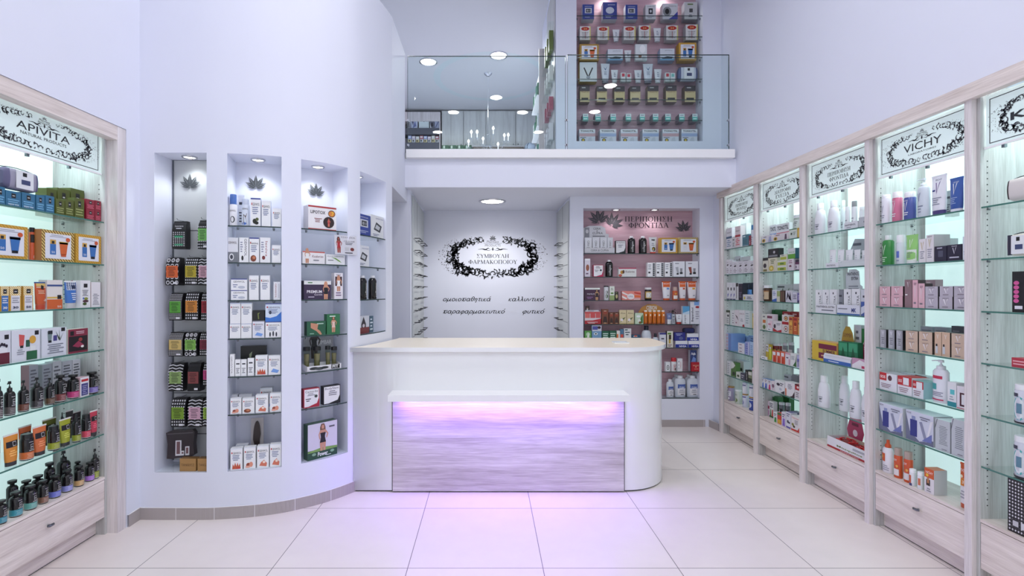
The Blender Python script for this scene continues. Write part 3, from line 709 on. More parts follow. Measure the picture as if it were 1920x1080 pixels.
def bottle(w,h,d,col,art,cap='screw',capcol=WHT,neck=.78,shoulder=.68,ncol=None,name='bottle',label=None,gloss=.25,flat=.8,mat=None,bands=None):
    """w width, h total height, d depth. neck/shoulder as fractions of h; cap above neck."""
    a,b = w / 2,(d or w * flat) / 2; m_ = mat or PM(col,gloss); r = a * (.42 if cap != 'dome' else .8)
    if cap == 'wide': r = a * .85
    hs,hn = h * shoulder,h * neck
    secs = [(0,a * .93,b * .93,m_),(.006,a,b,m_),(hs,a,b,m_),(hs + (hn - hs) * .45,a * .88,b * .88,m_),(hs + (hn - hs) * .8,(a * .6 + r * .4),(b * .55 + r * .4),m_),(hn,r,min(r,b),m_)]
    if cap in ('wide','dome'): secs = [(0,a * .93,b * .93,m_),(.005,a,b,m_),(hs,a,b,m_),(hs + (hn - hs) * .6,a * .95,b * .95,m_),(hn,r,min(r,b),m_)]
    bs = secs
    if bands:
        top = [q for q in secs if q[0] > hs + 1e-6]; bs = [secs[0]]; prev = .006
        for y0,y1,bc in bands: bs += [(max(hs * y0,.0061),a,b,PM(bc,.35)),(hs * y1,a,b,m_)]
        bs.insert(1,secs[1]); bs += [(hs,a,b,m_)] + top
    mb = MB(); mb.loft(bs,n=24); parts = [('body',mb)]
    if art:
        # printed label wraps the front
        lw = 2 * a * .93
        la = MB(); art_on(la,art,curved_map(secs),lw,hs); parts.append(('label',la))
    c = MB(); cm = PM(capcol,.3); rb = min(r,b)
    if cap == 'screw': c.loft([(hn,r * 1.12,rb * 1.12,cm),(h * .995,r * 1.08,rb * 1.08,cm),(h,r * .98,rb * .98,cm)])
    elif cap == 'wide' or cap == 'dome': c.loft([(hn,r * 1.02,rb * 1.02,cm),(h * .98,r * 1.0,rb * 1.0,cm),(h,r * .9,rb * .9,cm)])
    elif cap == 'cone': c.loft([(hn,r * 1.1,rb * 1.1,cm),(hn + (h - hn) * .35,r * 1.05,rb * 1.05,cm),(hn + (h - hn) * .5,r * .6,rb * .6,cm),(h,r * .5,rb * .5,cm)])
    elif cap == 'pump':
        q = h - hn
        c.loft([(hn,r * 1.15,rb * 1.15,cm),(hn + q * .34,r * 1.1,rb * 1.1,cm),(hn + q * .36,r * .5,r * .5,cm),(hn + q * .5,r * .42,r * .42,cm)],n=14)
        c.loft([(hn + q * .5,r * .22,r * .22,cm),(hn + q * .76,r * .22,r * .22,cm)],n=10)
        c.loft([(hn + q * .74,r * .75,r * .7,cm),(h,r * .7,r * .65,cm)],n=14)
        c.tube([(0,0,h - q * .12),(-a * .6,-b * .3,h - q * .12),(-a * .98,-b * .5,h - q * .2)],[q * .08,q * .07,q * .05],cm,8)
    elif cap == 'flip':     # propeller stopper typical of dark bottles: flared mushroom cap
        q = h - hn
        c.loft([(hn,r * 1.0,rb * 1.0,cm),(hn + q * .35,r * .95,rb * .95,cm),(hn + q * .45,a * .78,b * .78,cm),(h - q * .05,a * .82,b * .82,cm),(h,a * .72,b * .72,cm)])
    parts.append(('pump' if cap == 'pump' else 'cap',c))
    return body_of(name,parts)
def tube_item(w,h,d,col,art,capcol=WHT,caph=.12,name='cream_tube',crimp=None,capw=.72):
    a = w / 2; b = max(.35 * w,.012) / 1.0 * .5 * 1.3; z0 = h * caph; m_ = PM(col,.3)
    secs = [(z0,a * capw,b * .95,m_)]
    for i in range(1,9):
        t = i / 8; secs.append((z0 + (h * .95 - z0) * t,a * (capw + (1 - capw) * t ** .8),b * (1 - t ** 1.6) * .95 + .0018,m_))
    mb = MB(); mb.loft(secs,n=20)
    cr = PM(crimp or col,.3); mb.box(-a,a,-.0018,.0018,h * .95,h,cr)
    c = MB(); cm = PM(capcol,.3); c.loft([(0,a * capw * .96,b * .95,cm),(z0 * .97,a * capw * .98,b * .97,cm)],n=20)
    parts = [('body',mb),('cap',c)]
    if art:
        la = MB(); art_on(la,art,curved_map(secs,z0),w * .9 * capw + w * .1,h * .95 - z0); parts.append(('label',la))
    return body_of(name,parts)
def jar(w,h,d,col,art,capcol=WHT,capf=.28,name='jar',mat=None):
    a = w / 2; m_ = mat or PM(col,.25); hb = h * (1 - capf)
    secs = [(0,a * .94,a * .94,m_),(.004,a,a,m_),(hb - .006,a,a,m_),(hb,a * .93,a * .93,m_)]
    mb = MB(); mb.loft(secs); c = MB(); cm = PM(capcol,.3); c.loft([(hb,a * .98,a * .98,cm),(h - .003,a * .98,a * .98,cm),(h,a * .94,a * .94,cm)])
    parts = [('body',mb),('lid',c)]
    if art: la = MB(); art_on(la,art,curved_map(secs),w * .93,hb); parts.append(('label',la))
    return body_of(name,parts)
def apo(w,h,d,band,cap='flip',name='shampoo_bottle',dark=(24,22,24)):
    """dark apothecary bottle with a coloured band, white foot line and a framed square mark"""
    art = [('l',.12,.12,.85,.36,3,tuple(min(255,int(c * .6 + 100)) for c in band)),
           ('r',.36,.55,.66,.80,(200,200,200)),('r',.385,.572,.635,.778,dark),('t','m',.51,.675,.10,(230,230,230)),('l',.2,.45,.9,.53,1,(190,190,190)),('l',.2,.88,.7,.95,1,(170,170,170))]
    return bottle(w,h,d,dark,art,cap=cap,capcol=(18,18,20),neck={'flip': .82,'pump': .70,'wide': .84,'cone': .74}[cap],shoulder={'flip': .72,'pump': .60,'wide': .76,'cone': .62}[cap],name=name,flat=1.0,gloss=.15,bands=[(.045,.075,(235,235,235)),(.0751,.42,band)])
def vlogo(x,y,s,c=(110,112,120),asp=1.0):
    """big V check mark"""
    return [('p',[(x - .5 * s * asp,y + .5 * s),(x - .30 * s * asp,y + .5 * s),(x - .02 * s * asp,y - .3 * s),(x - .05 * s * asp,y - .5 * s)],c),('p',[(x - .05 * s * asp,y - .5 * s),(x - .02 * s * asp,y - .3 * s),(x + .5 * s * asp,y + .62 * s),(x + .26 * s * asp,y + .46 * s)],c)]
# ------------------------------------------------------------------ placing
class Frame:
    def __init__(s,P,u,n,place,zs,rz): s.P,s.u,s.n,s.place,s.zs,s.rz = Vector(P),Vector(u),Vector(n),place,zs,rz
    def hit(s,px,back):
        """point of the vertical plane 'back' metres behind the front plane seen at column px"""
        q = s.P - s.n * back; k = (px - CX) / FPX
        # q + u t = (k*Y, Y)
        t = (k * q.y - q.x) / (s.u.x - k * s.u.y); p = q + s.u * t
        return t,p
FRAMES = {}
KINDN = {'L': 'skin_care_carton','N2': 'foot_care_carton','N3': 'slimming_product_carton','N4': 'device_carton','P': 'pharmacy_carton','U': 'upper_niche_carton','R1': 'baby_care_carton','R2': 'supplement_carton','R3': 'ointment_carton','R4': 'face_cream_carton','R5': 'cosmetic_carton','Q': 'stored_carton','Q2': 'storage_box'}  # names follow the unit a carton stands in, not its known contents
ORD = ['first','second','third','fourth','fifth','sixth','seventh','eighth','ninth','tenth','eleventh','twelfth','thirteenth']
SHN = ['top shelf','second shelf','third shelf','fourth shelf','fifth shelf','sixth shelf','bottom']
ITEMS = []
CROP = (0,0,1.0)
PLURAL = {'box': 'boxes','bottle': 'bottles','tube': 'tubes','jar': 'jars','tin': 'tins','display': 'display boxes','pouch': 'pouches','packet': 'packets','bag': 'bags','bag roll': 'rolls','wash bag': 'wash bags','tray': 'trays','card': 'cards','display card': 'cards','plant': 'plants','brush': 'brushes','glass': 'glasses'}
def put(fr,shelf,rows,crop,look_extra=''):
    """rows: (x0, x1, ytop, maker, look, category, opts) in the pixels of one enlarged crop of the photo"""
    F = FRAMES[fr]; ox,oy,sc = crop; res = []
    for row in rows:
        x0,x1,yt,mk,look,cat = row[:6]; o = row[6] if len(row) > 6 else {}
        back = o.get('back',.02); px0,px1,py = max(ox + x0 / sc,-48 if fr == 'L' else -999),ox + x1 / sc,oy + yt / sc
        dep = o.get('d'); rnd = o.get('round',mk[0] not in ('carton','custom'))
        zb = F.zs[shelf] + .0005
        if 'on' in o: zb = res[o['on']][0] + .0005
        if 'zb' in o: zb = o['zb']
        if rnd:
            pc = (px0 + px1) / 2; wd = .06
            for _ in range(3):
                t,p = F.hit(pc,back + wd / 2); wd = (px1 - px0) * p.y * p.y / (FPX * p.length)
            Y = p.y; w = wd
            if not dep:
                kk = .30 if mk[0] == 'tube' else 1.0 if mk[0] in ('apo','jar') else dict(mk[1]).get('flat',.8) if len(mk) > 1 else 1.0
                vd = p.normalized(); cs = abs(vd.dot(F.n)); w = wd / math.sqrt(cs * cs + kk * kk * (1 - cs * cs))
            D = dep or w; zt = H - (py - CY) * Y / FPX; hgt = zt - zb
        else:
            t0,p0 = F.hit(px0,back); t1,p1 = F.hit(px1,back); w = abs(t1 - t0); D = dep or min(.09,max(.03,w * .6))
            pc_ = (p0 + p1) / 2; zt = H - (py - CY) * (p0.y if o.get('left') else pc_.y) / FPX; hgt = zt - zb; p = pc_ - F.n * (D / 2)
        if 'h' in o: hgt = o['h']
        up = [z for z in F.zs if z > zb + .03]
        if up and 'zb' not in o: hgt = min(hgt,min(up) - .014 - zb)
        hgt = max(hgt,.012); w = max(w * o.get('ws',.97),.008)
        if fr[0] in 'RL' and fr != 'R5' or fr == 'R5':
            lo,hi = CABR[fr]; c_ = p.y; half = (w if not rnd else max(w,.01)) / 2 + .002
            if hi - lo < 2 * half: half = (hi - lo) / 2; w = 2 * half - .004
            c2 = min(max(c_,lo + half),hi - half); sh = c2 - c_
            if not rnd and abs(sh) > 1e-6:      # trim a carton that would run into the side panel
                a_,b_ = max(c_ - half,lo + .002),min(c_ + half,hi - .002)
                if b_ - a_ > .02: w = b_ - a_; sh = (a_ + b_) / 2 - c_
            p = Vector((p.x,p.y + sh))
        kind,kw = mk[0],dict(mk[1]) if len(mk) > 1 else {}
        fn = {'carton': carton,'bottle': bottle,'tube': tube_item,'jar': jar,'apo': apo}.get(kind)
        if fn is None: fn = mk[2]; kw = dict(mk[1])
        if 'dmul' in o: D *= o['dmul']
        ob = fn(w,hgt,D if (not rnd or dep) else None,**kw)
        if ob.name.startswith('product_carton'): ob.name = KINDN.get(fr,'product_carton'); ob.data.name = ob.name
        ob.location = (p.x,p.y,zb); ob.rotation_euler = (o.get('lean',0),0,F.rz + o.get('rot',0))
        res.append((zb + hgt,p)); ITEMS.append((ob,fr,shelf,look,cat,t if rnd else (t0 + t1) / 2,o))
    return res
def finish_labels():
    from collections import defaultdict
    g = defaultdict(list); gk = defaultdict(list)
    for it in ITEMS:
        g[(it[1],it[2],it[3])].append(it); gk[(it[1],it[2],it[4])].append(it)
    bad = 0; seen = {}
    for (fr,sh,look),L in g.items():
        F = FRAMES[fr]; L.sort(key=lambda i: i[5])
        for k,it in enumerate(L):
            n = len(L)
            if fr == 'P' or fr == 'U': sn = (SHN + [])[sh] if sh < len(F.zs) - 1 else 'bottom'
            else: sn = SHN[sh] if sh < len(F.zs) - 1 else 'bottom'
            if n == 1: o_ = ''
            elif n == 2: o_ = ', %s of two' % ('left','right')[k]
            elif n == 3: o_ = ', %s of three' % ('left','middle','right')[k]
            else: o_ = ', %s from left' % ('leftmost' if k == 0 else ORD[k]) if k else ', leftmost'
            place = F.place
            lab = '%s%s, %s, %s' % (look,o_,sn,place)
            it[0]['label'] = lab; it[0]['category'] = it[4]
            if lab in seen: bad += 1; print('DUP',lab)
            seen[lab] = 1
            nw = len(lab.replace(',',' ').split())
            if nw > 16: print('LONG',nw,lab)
            if len(gk[(fr,sh,it[4])]) > 1:
                it[0]['group'] = '%s on the %s of the %s' % (PLURAL.get(it[4],it[4] + 's'),sn,place)
    print('ITEMS',len(ITEMS),'dup',bad)
ZD = ZS + [DECK]
for i,nm in enumerate(['farthest right cabinet','second right cabinet','middle right cabinet','fourth right cabinet','nearest right cabinet']):
    FRAMES['R%d' % (i + 1)] = Frame((2.70,3.0),(0,-1),(-1,0),nm,(SHELF3 + [DECK]) if i == 2 else ZD,-pi / 2)
CABR = {'R%d' % (i + 1): (YR[i] - PITCH + .024,YR[i] - .024) for i in range(5)}; CABR['L'] = (2.474,3.328)
FRAMES['L'] = Frame((-2.575,3.0),(0,1),(1,0),'left cabinet',ZD,pi / 2)
ZN = [2.11,1.843,1.57,1.292,1.017,.742,.336]
for k,nm in ((1,'first niche'),(2,'second niche'),(3,'third niche'),(4,'fourth niche')):
    A,B,A2,B2,u,nb,z0,z1,P = NFR[k]
    FRAMES['N%d' % k] = Frame((A.x,A.y),tuple(u),tuple(-nb),nm.replace(' niche',' curved niche'),ZN if k != 4 else [2.106,1.84,1.562,1.272],atan2(u.y,u.x))
FRAMES['P'] = Frame((NX0,NY),(1,0),(0,-1),'lower pink niche',[2.079,1.797,1.515,1.228,.946,.658,.341],0)
FRAMES['U'] = Frame((UX0,UY),(1,0),(0,-1),'upper pink niche',[4.824,4.58,4.34,4.09,3.85,3.61,3.366],0)
# ------------------------------------------------------------------ glass shelves of the niches
nmz = ['first','second','third','fourth','fifth','sixth','seventh']
def niche_shelf(poly,z,label,group,front,pins):
    c = Vector((sum(p[0] for p in poly) / len(poly),sum(p[1] for p in poly) / len(poly)))
    e = empty('glass_shelf',(c.x,c.y,z)); tag(e,label,'shelf',group)
    q = [(x - c.x,y - c.y) for x,y in poly]
    m = MB(); m.prism(q,-.008,0,GLASS); m.build('pane',e)
    m = MB()
    for (xa,ya),(xb,yb) in zip(front[:-1],front[1:]):
        d = Vector((xb - xa,yb - ya)).normalized(); nn = Vector((d.y,-d.x)) * .0008
        m.face([(xa - c.x + nn.x,ya - c.y + nn.y,-.0085),(xb - c.x + nn.x,yb - c.y + nn.y,-.0085),(xb - c.x + nn.x,yb - c.y + nn.y,.0003),(xa - c.x + nn.x,ya - c.y + nn.y,.0003)],EDGE_D)
    m.build('front_edge',e)
    for x,y in pins:
        m = MB(); m.loft([(-.026,.007,.007,STEEL),(-.0085,.009,.009,STEEL)],n=10,cx=x - c.x,cy=y - c.y); m.build('shelf_pin',e)
for k,nm in ((1,'first'),(2,'second'),(3,'third'),(4,'fourth')):
    A,B,A2,B2,u,nb,z0,z1,P = NFR[k]
    zz = FRAMES['N%d' % k].zs
    if k == 1: zz = zz[-1:]
    for i,z in enumerate(zz):
        fp = [(p.x + nb.x * .006,p.y + nb.y * .006) for p in P]; fp[0] = (fp[0][0] + u.x * .003,fp[0][1] + u.y * .003); fp[-1] = (fp[-1][0] - u.x * .003,fp[-1][1] - u.y * .003)
        a2,b2 = A2 + u * .003 - nb * .004,B2 - u * .003 - nb * .004
        poly = fp + [(b2.x,b2.y),(a2.x,a2.y)]
        last = i == len(zz) - 1
        pn = [] if last else [tuple(A + u * .06 + nb * .05),tuple(B - u * .06 + nb * .05)]
        niche_shelf(poly,z,'curved glass shelf, %s from top, in the %s niche of the curved wall' % (nmz[i],nm) if k > 1 else 'curved glass plate on the bottom of the first curved-wall niche','glass shelves in the %s curved-wall niche' % nm,fp,pn)
for nm,F,x0,x1,y,dp in (('lower',FRAMES['P'],NX0,NX1,NY,NDP),('upper',FRAMES['U'],UX0,UX1,UY,UDP)):
    for i,z in enumerate(F.zs):
        if i == 6 and nm == 'upper': continue
        a,b_ = x0 + .003,x1 - .003
        niche_shelf([(a,y + .006),(b_,y + .006),(b_,y + dp - .003),(a,y + dp - .003)],z,'wide glass shelf, %s from top, in the %s pink niche' % (nmz[i],nm),'glass shelves in the %s pink niche' % nm,[(a,y + .006),(b_,y + .006)],[] if i == 6 else [(a + .01,y + .05),(b_ - .01,y + .05)])
# ================================================================== designs shared by several products
def C(col,art,**k): return ('carton',dict(col=col,art=art,**k))
def B(col,art=None,**k): return ('bottle',dict(col=col,art=art,**k))
def T(col,art=None,**k): return ('tube',dict(col=col,art=art,**k))
def J(col,art=None,**k): return ('jar',dict(col=col,art=art,**k))
def X(fn,**k): return ('custom',k,fn)
TXG = (70,74,86)
def plain(c=TXG,t=None,tc=(60,62,72)):
    a = [('l',.15,.15,.85,.5,4,c)]
    return a + ([('t',t,.5,.75,.13,tc,.8)] if t else [('r',.2,.7,.8,.78,tc)])
def ges(strip,t=None,pic=None,tl=.78):      # white foot-care carton: red/black word, colour strip on top, drawing
    a = [('r',0,.95,1,1,strip),('r',.08,tl - .03,.16,tl + .05,(190,40,40)),('t',t or 'GEHWOL',.55,tl,.10,(60,50,60),.72),('l',.12,.42,.88,.7,4,(120,130,165))]
    if pic == 'olive': a += [('o',.4,.18,.2,.09,(40,44,34)),('o',.65,.25,.16,.06,(90,100,60)),('o',.6,.12,.2,.06,(30,34,28))]
    if pic == 'feet': a += [('o',.4,.18,.2,.1,(150,70,50)),('o',.62,.2,.16,.12,(225,150,125)),('o',.35,.1,.22,.05,(235,170,150))]
    if pic == 'hand': a += [('p',[(.15,.04),(.85,.04),(.8,.3),(.68,.16),(.6,.34),(.5,.16),(.4,.34),(.3,.16),(.2,.28)],(200,90,60)),('r',.5,.04,.85,.1,(200,60,60))]
    if pic == 'sole': a += [('p',[(.2,.1),(.8,.05),(.85,.2),(.6,.36),(.35,.26)],(215,120,95)),('o',.6,.26,.12,.06,(245,225,210))]
    if pic == 'ring': a += [('o',.45,.25,.22,.08,(90,92,100)),('o',.45,.25,.12,.045,(220,222,228))]
    if pic == 'shell': a += [('o',.42,.17,.3,.13,(130,66,44)),('o',.48,.2,.16,.06,(205,130,95))]
    if pic == 'pad': a += [('p',[(.2,.15),(.75,.08),(.9,.22),(.4,.32)],(120,160,225))]
    if pic == 'blue': a += [('p',[(0,.0),(1,.0),(1,.55),(.7,.3),(.3,.2),(0,.25)],(60,120,205)),('o',.3,.5,.08,.1,(60,70,90))]
    if pic == 'leaf': a += [('o',.3,.2,.05,.15,(40,44,60)),('o',.5,.24,.05,.17,(40,44,60)),('o',.7,.2,.05,.15,(40,44,60))]
    return a
def abx(c,c2=(30,28,30)):
    return [('r',.36,.56,.66,.86,c2),('l',.42,.66,.6,.76,1,(220,220,220)),('l',.1,.1,.9,.5,3,tuple(min(255,v + 70) for v in c))]
GOLD = (205,160,62)
def gift(stripe,left,right,badge=(205,90,50)):
    a = [('d',.0,.0,1,1,15,(120,84,30) if stripe else (188,140,44)),('r',.1,.09,.9,.9,(226,228,236)),('l',.2,.78,.85,.87,2,(150,152,165))]
    a += [('r',.24,.22,.42,.66,left),('r',.24,.56,.42,.70,(210,165,80)),('r',.29,.57,.37,.66,(30,30,30)),('t','50',.33,.30,.07,(240,240,240),.1)]
    a += [('p',[(.56,.24),(.74,.24),(.79,.64),(.52,.64)],right),('p',[(.515,.58),(.795,.58),(.80,.66),(.51,.66)],(34,40,60) if not stripe else (225,190,90)),('r',.57,.17,.73,.25,(24,26,34) if not stripe else (200,90,50)),('o',.79,.74,.07,.07,badge)]
    return a
def sunbox(bot,num,numc,top=GOLD):
    return [('d',0,.62,1,1,7,(245,236,200)),('r',.1,0,.9,.62,bot),('r',.30,.70,.72,.88,(28,26,28)),('l',.38,.75,.64,.82,1,(220,220,220)),('l',.18,.3,.82,.56,3,(150,152,165) if sum(bot) > 500 else (225,225,230)),('t',num,.5,.14,.09,numc,.5,0,.03)]
def wash_bag(w,h,d,body,band,mark=True):
    e = empty('wash_bag'); m = MB(); c = PM(body,.8); b2 = PM(band,.8)
    n = 24; secs = []
    rows = [(-.5,.62),(-.46,.88),(-.38,.98),(-.2,1.0),(.2,1.0),(.38,.98),(.46,.88),(.5,.6)]
    base = 0; ring = []
    for fx,sc_ in rows:
        r = []
        for q in range(n):
            a = 2 * pi * q / n; yy = cos(a); zz = sin(a); k = 1 / max(abs(yy),abs(zz)) ** .55
            z = h / 2 + h / 2 * zz * k * .9 * sc_; r.append((fx * w,d / 2 * yy * k * .95 * sc_,max(0,min(h,z))))
        ring.append(r)
    o0 = len(m.v)
    for r in ring: m.v += r
    for i in range(len(ring) - 1):
        for q in range(n):
            j = (q + 1) % n; m.f.append((o0 + i * n + q,o0 + (i + 1) * n + q,o0 + (i + 1) * n + j,o0 + i * n + j)); m.m.append(m.mi(b2 if i in (0,1,5,6) else c)); m.smooth.append(True)
    m.face(ring[0],b2); m.face(list(reversed(ring[-1])),b2); m.build('body',e)
    z = MB(); z.tube([(x * w,0,h * (1.0 - .25 * abs(x) ** 2 * 4 * .3) + .001) for x in (-.46,-.25,0,.25,.46)],.0025,PM((60,60,70))); z.build('zip',e)
    if mark:
        l = MB(); l.box(-w * .24,w * .26,-d * .54,-d * .5,h * .12,h * .86,PM((225,228,232),.3)); l.box(-w * .06,w * .06,-d * .545,-d * .54,h * .64,h * .8,PM(BLK)); l.box(-w * .1,w * .16,-d * .545,-d * .54,h * .3,h * .5,PM((60,70,110))); l.build('printed_sleeve',e)
    return e
def header_card(w,h,d,col,art,shape='arch'):
    """free standing printed card"""
    if shape == 'arch': P = [(-.5,0),(.5,0),(.5,.6),(.38,.82),(.15,.97),(-.15,.97),(-.38,.82),(-.5,.6)]
    elif shape == 'hex': P = [(-.3,0),(.3,.06),(.5,.5),(.32,.95),(-.25,1),(-.5,.5)]
    elif shape == 'step': P = [(-.5,0),(.5,0),(.5,.62),(.36,.66),(.3,.95),(.1,1),(-.3,1),(-.36,.92),(-.5,.9)]
    else: P = [(-.5,0),(.5,0),(.5,1),(-.5,1)]
    m = MB(); n = len(P); c = PM(col)
    m.face([(x * w,-.0012,y * h) for x,y in P],c); m.face([(x * w,.0012,y * h) for x,y in reversed(P)],c)
    for i in range(n):
        a,b = P[i],P[(i + 1) % n]; m.face([(a[0] * w,.0012,a[1] * h),(b[0] * w,.0012,b[1] * h),(b[0] * w,-.0012,b[1] * h),(a[0] * w,-.0012,a[1] * h)],c)
    def mf(x,y,L): return (x,-.0012 - .0003 * L,y)
    mf.curved = False; art_on(m,art,mf,w,h)
    return m.build('display_card')
def tray(w,h,d,col,art,inner=(225,226,230),hb=None,name='display_tray'):
    """open carton tray, low front, higher back"""
    hb = hb or h * 1.5; m = MB(); c = PM(col); i_ = PM(inner); t = .002
    m.box(-w / 2,w / 2,-d / 2,-d / 2 + t,0,h,c); m.box(-w / 2,w / 2,d / 2 - t,d / 2,0,hb,i_); m.box(-w / 2,w / 2,-d / 2,d / 2,0,t,i_)
    for s in (-1,1):
        x0,x1 = sorted((s * w / 2,s * (w / 2 - t)))
        for x in (x0,x1): m.face([(x,-d / 2,0),(x,d / 2,0),(x,d / 2,hb),(x,-d / 2,h)],c)
        m.face([(x0,-d / 2,h),(x1,-d / 2,h),(x1,d / 2,hb),(x0,d / 2,hb)],c)
    def mf(x,y,L): return (x,-d / 2 - .0003 * L,y)
    mf.curved = False; art_on(m,art,mf,w,h)
    return m.build(name)
# ================================================================== LEFT CABINET
AQ = (52,110,145); OL = (84,92,30); CR = (140,30,52)
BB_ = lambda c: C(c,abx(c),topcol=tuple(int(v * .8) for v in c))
k = (0,140,2.454)
r0 = put('L',0,[
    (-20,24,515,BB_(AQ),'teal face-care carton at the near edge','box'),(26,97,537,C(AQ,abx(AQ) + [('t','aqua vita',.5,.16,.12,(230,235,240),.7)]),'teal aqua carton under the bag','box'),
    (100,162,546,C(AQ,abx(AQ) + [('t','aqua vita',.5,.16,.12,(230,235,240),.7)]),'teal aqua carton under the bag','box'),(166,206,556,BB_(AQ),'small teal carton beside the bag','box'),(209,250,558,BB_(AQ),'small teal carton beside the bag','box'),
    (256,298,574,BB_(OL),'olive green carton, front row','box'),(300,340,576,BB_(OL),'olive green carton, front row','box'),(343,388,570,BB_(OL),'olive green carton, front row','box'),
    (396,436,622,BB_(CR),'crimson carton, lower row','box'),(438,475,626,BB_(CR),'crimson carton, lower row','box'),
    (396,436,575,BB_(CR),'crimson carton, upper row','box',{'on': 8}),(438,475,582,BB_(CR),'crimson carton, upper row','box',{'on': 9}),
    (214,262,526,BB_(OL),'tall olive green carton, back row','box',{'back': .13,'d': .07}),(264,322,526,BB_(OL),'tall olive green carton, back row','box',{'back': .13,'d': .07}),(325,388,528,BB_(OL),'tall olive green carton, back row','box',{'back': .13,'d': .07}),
],k)
put('L',0,[(28,190,432,X(wash_bag,body=(150,148,168),band=(98,96,128)),'lavender quilted wash bag resting on cartons','wash bag',{'zb': r0[2][0] + .001,'back': .015,'d': .085,'round': False})],k)
k = (0,420,6.0)
BLU = (58,112,180); ORG = (208,100,50)
put('L',1,[
    (-140,318,10,C((212,168,70),gift(0,BLU,BLU)),'gold framed gift box at the near edge','box',{'d': .07}),
    (322,398,40,B((206,96,62),[('r',0,.68,1,.98,(26,22,22)),('r',.25,.72,.8,.93,(40,40,40)),('t','15',.62,.14,.12,(245,240,235),.45)],cap='wide',capcol=(20,18,20),neck=.86,shoulder=.8,name='lotion_bottle'),'orange bottle numbered 15 behind gift boxes','bottle',{'back': .06}),
    (462,838,80,C((225,200,120),gift(1,BLU,ORG),side=(170,110,60)),'widest gift box with diagonal gold stripes','box',{'d': .08}),(852,1150,125,C((212,168,70),gift(0,BLU,BLU)),'small gold framed gift box by cabinet side','box',{'d': .07})],k)
put('L',2,[
    (-90,-2,700,C(GOLD,sunbox(BLU,'30',(240,240,240))),'gold striped blue carton at the very edge','box'),
    (5,103,700,C(GOLD,sunbox(BLU,'30',(240,240,240))),'blue sun-care carton numbered 30','box'),(108,238,700,C(GOLD,sunbox((222,222,228),'30',(40,50,80))),'white sun-care carton numbered 30','box'),
    (262,376,698,C(GOLD,sunbox((222,222,228),'50',(40,50,80)),side=(195,150,70)),'white sun-care carton numbered 50','box'),
    (380,524,652,T((196,88,48),[('r',0,.86,1,1,(215,185,110)),('r',0,.8,1,.83,(230,225,200)),('p',[(.4,.74),(.7,.70),(.78,.88),(.5,.92)],(26,24,30)),('l',.1,.5,.8,.68,3,(230,190,160)),('t','-30',.75,.22,.11,(245,240,230),.4,0,.03)],capcol=(188,70,44),caph=.17,crimp=(62,96,150)),'orange tube with blue crimp numbered 30','tube'),
    (526,704,630,C((226,222,218),[('r',0,.0,1,.33,ORG),('r',0,.36,1,.42,(220,180,90)),('r',.66,.34,.92,.48,(26,24,28)),('r',0,.78,1,.84,(60,84,140)),('t','50',.78,.08,.07,(245,240,235),.25)],side=(215,212,214)),'white orange and blue banded large carton','box',{'d': .05,'back': .035}),
    (716,866,640,T((66,116,190),[('r',0,.62,1,1.0,(228,232,240))] + [('o',.1 + .2 * (i % 5),.68 + .09 * (i // 5),.07,.035,(40,66,120)) for i in range(20)] + [('r',.45,.7,.85,.84,(24,26,36)),('l',.3,.12,.9,.5,4,(225,230,240))],capcol=(190,190,194),caph=.19,crimp=(235,238,242)),'blue and white spotted tube','tube'),
    (868,902,635,C((178,62,44),plain((230,200,190))),'narrow rust red carton','box',{'d': .04,'back': .06}),
    (904,1018,635,C((230,231,234),[('r',.32,.74,.7,.88,(26,24,28)),('l',.15,.42,.85,.66,5,(90,92,100)),('o',.3,.34,.1,.04,(90,110,190)),('o',.55,.33,.2,.05,(140,150,60)),('o',.5,.24,.3,.05,(80,50,60)),('o',.4,.14,.2,.05,(70,90,40))]),'white carton printed with small fruits','box'),
    (1024,1132,655,C((228,226,230),[('l',.15,.08,.9,.55,8,(120,122,135))],side=(210,190,190)),'plain white carton with a pinkish side','box')],k)
k = (0,600,6.352)
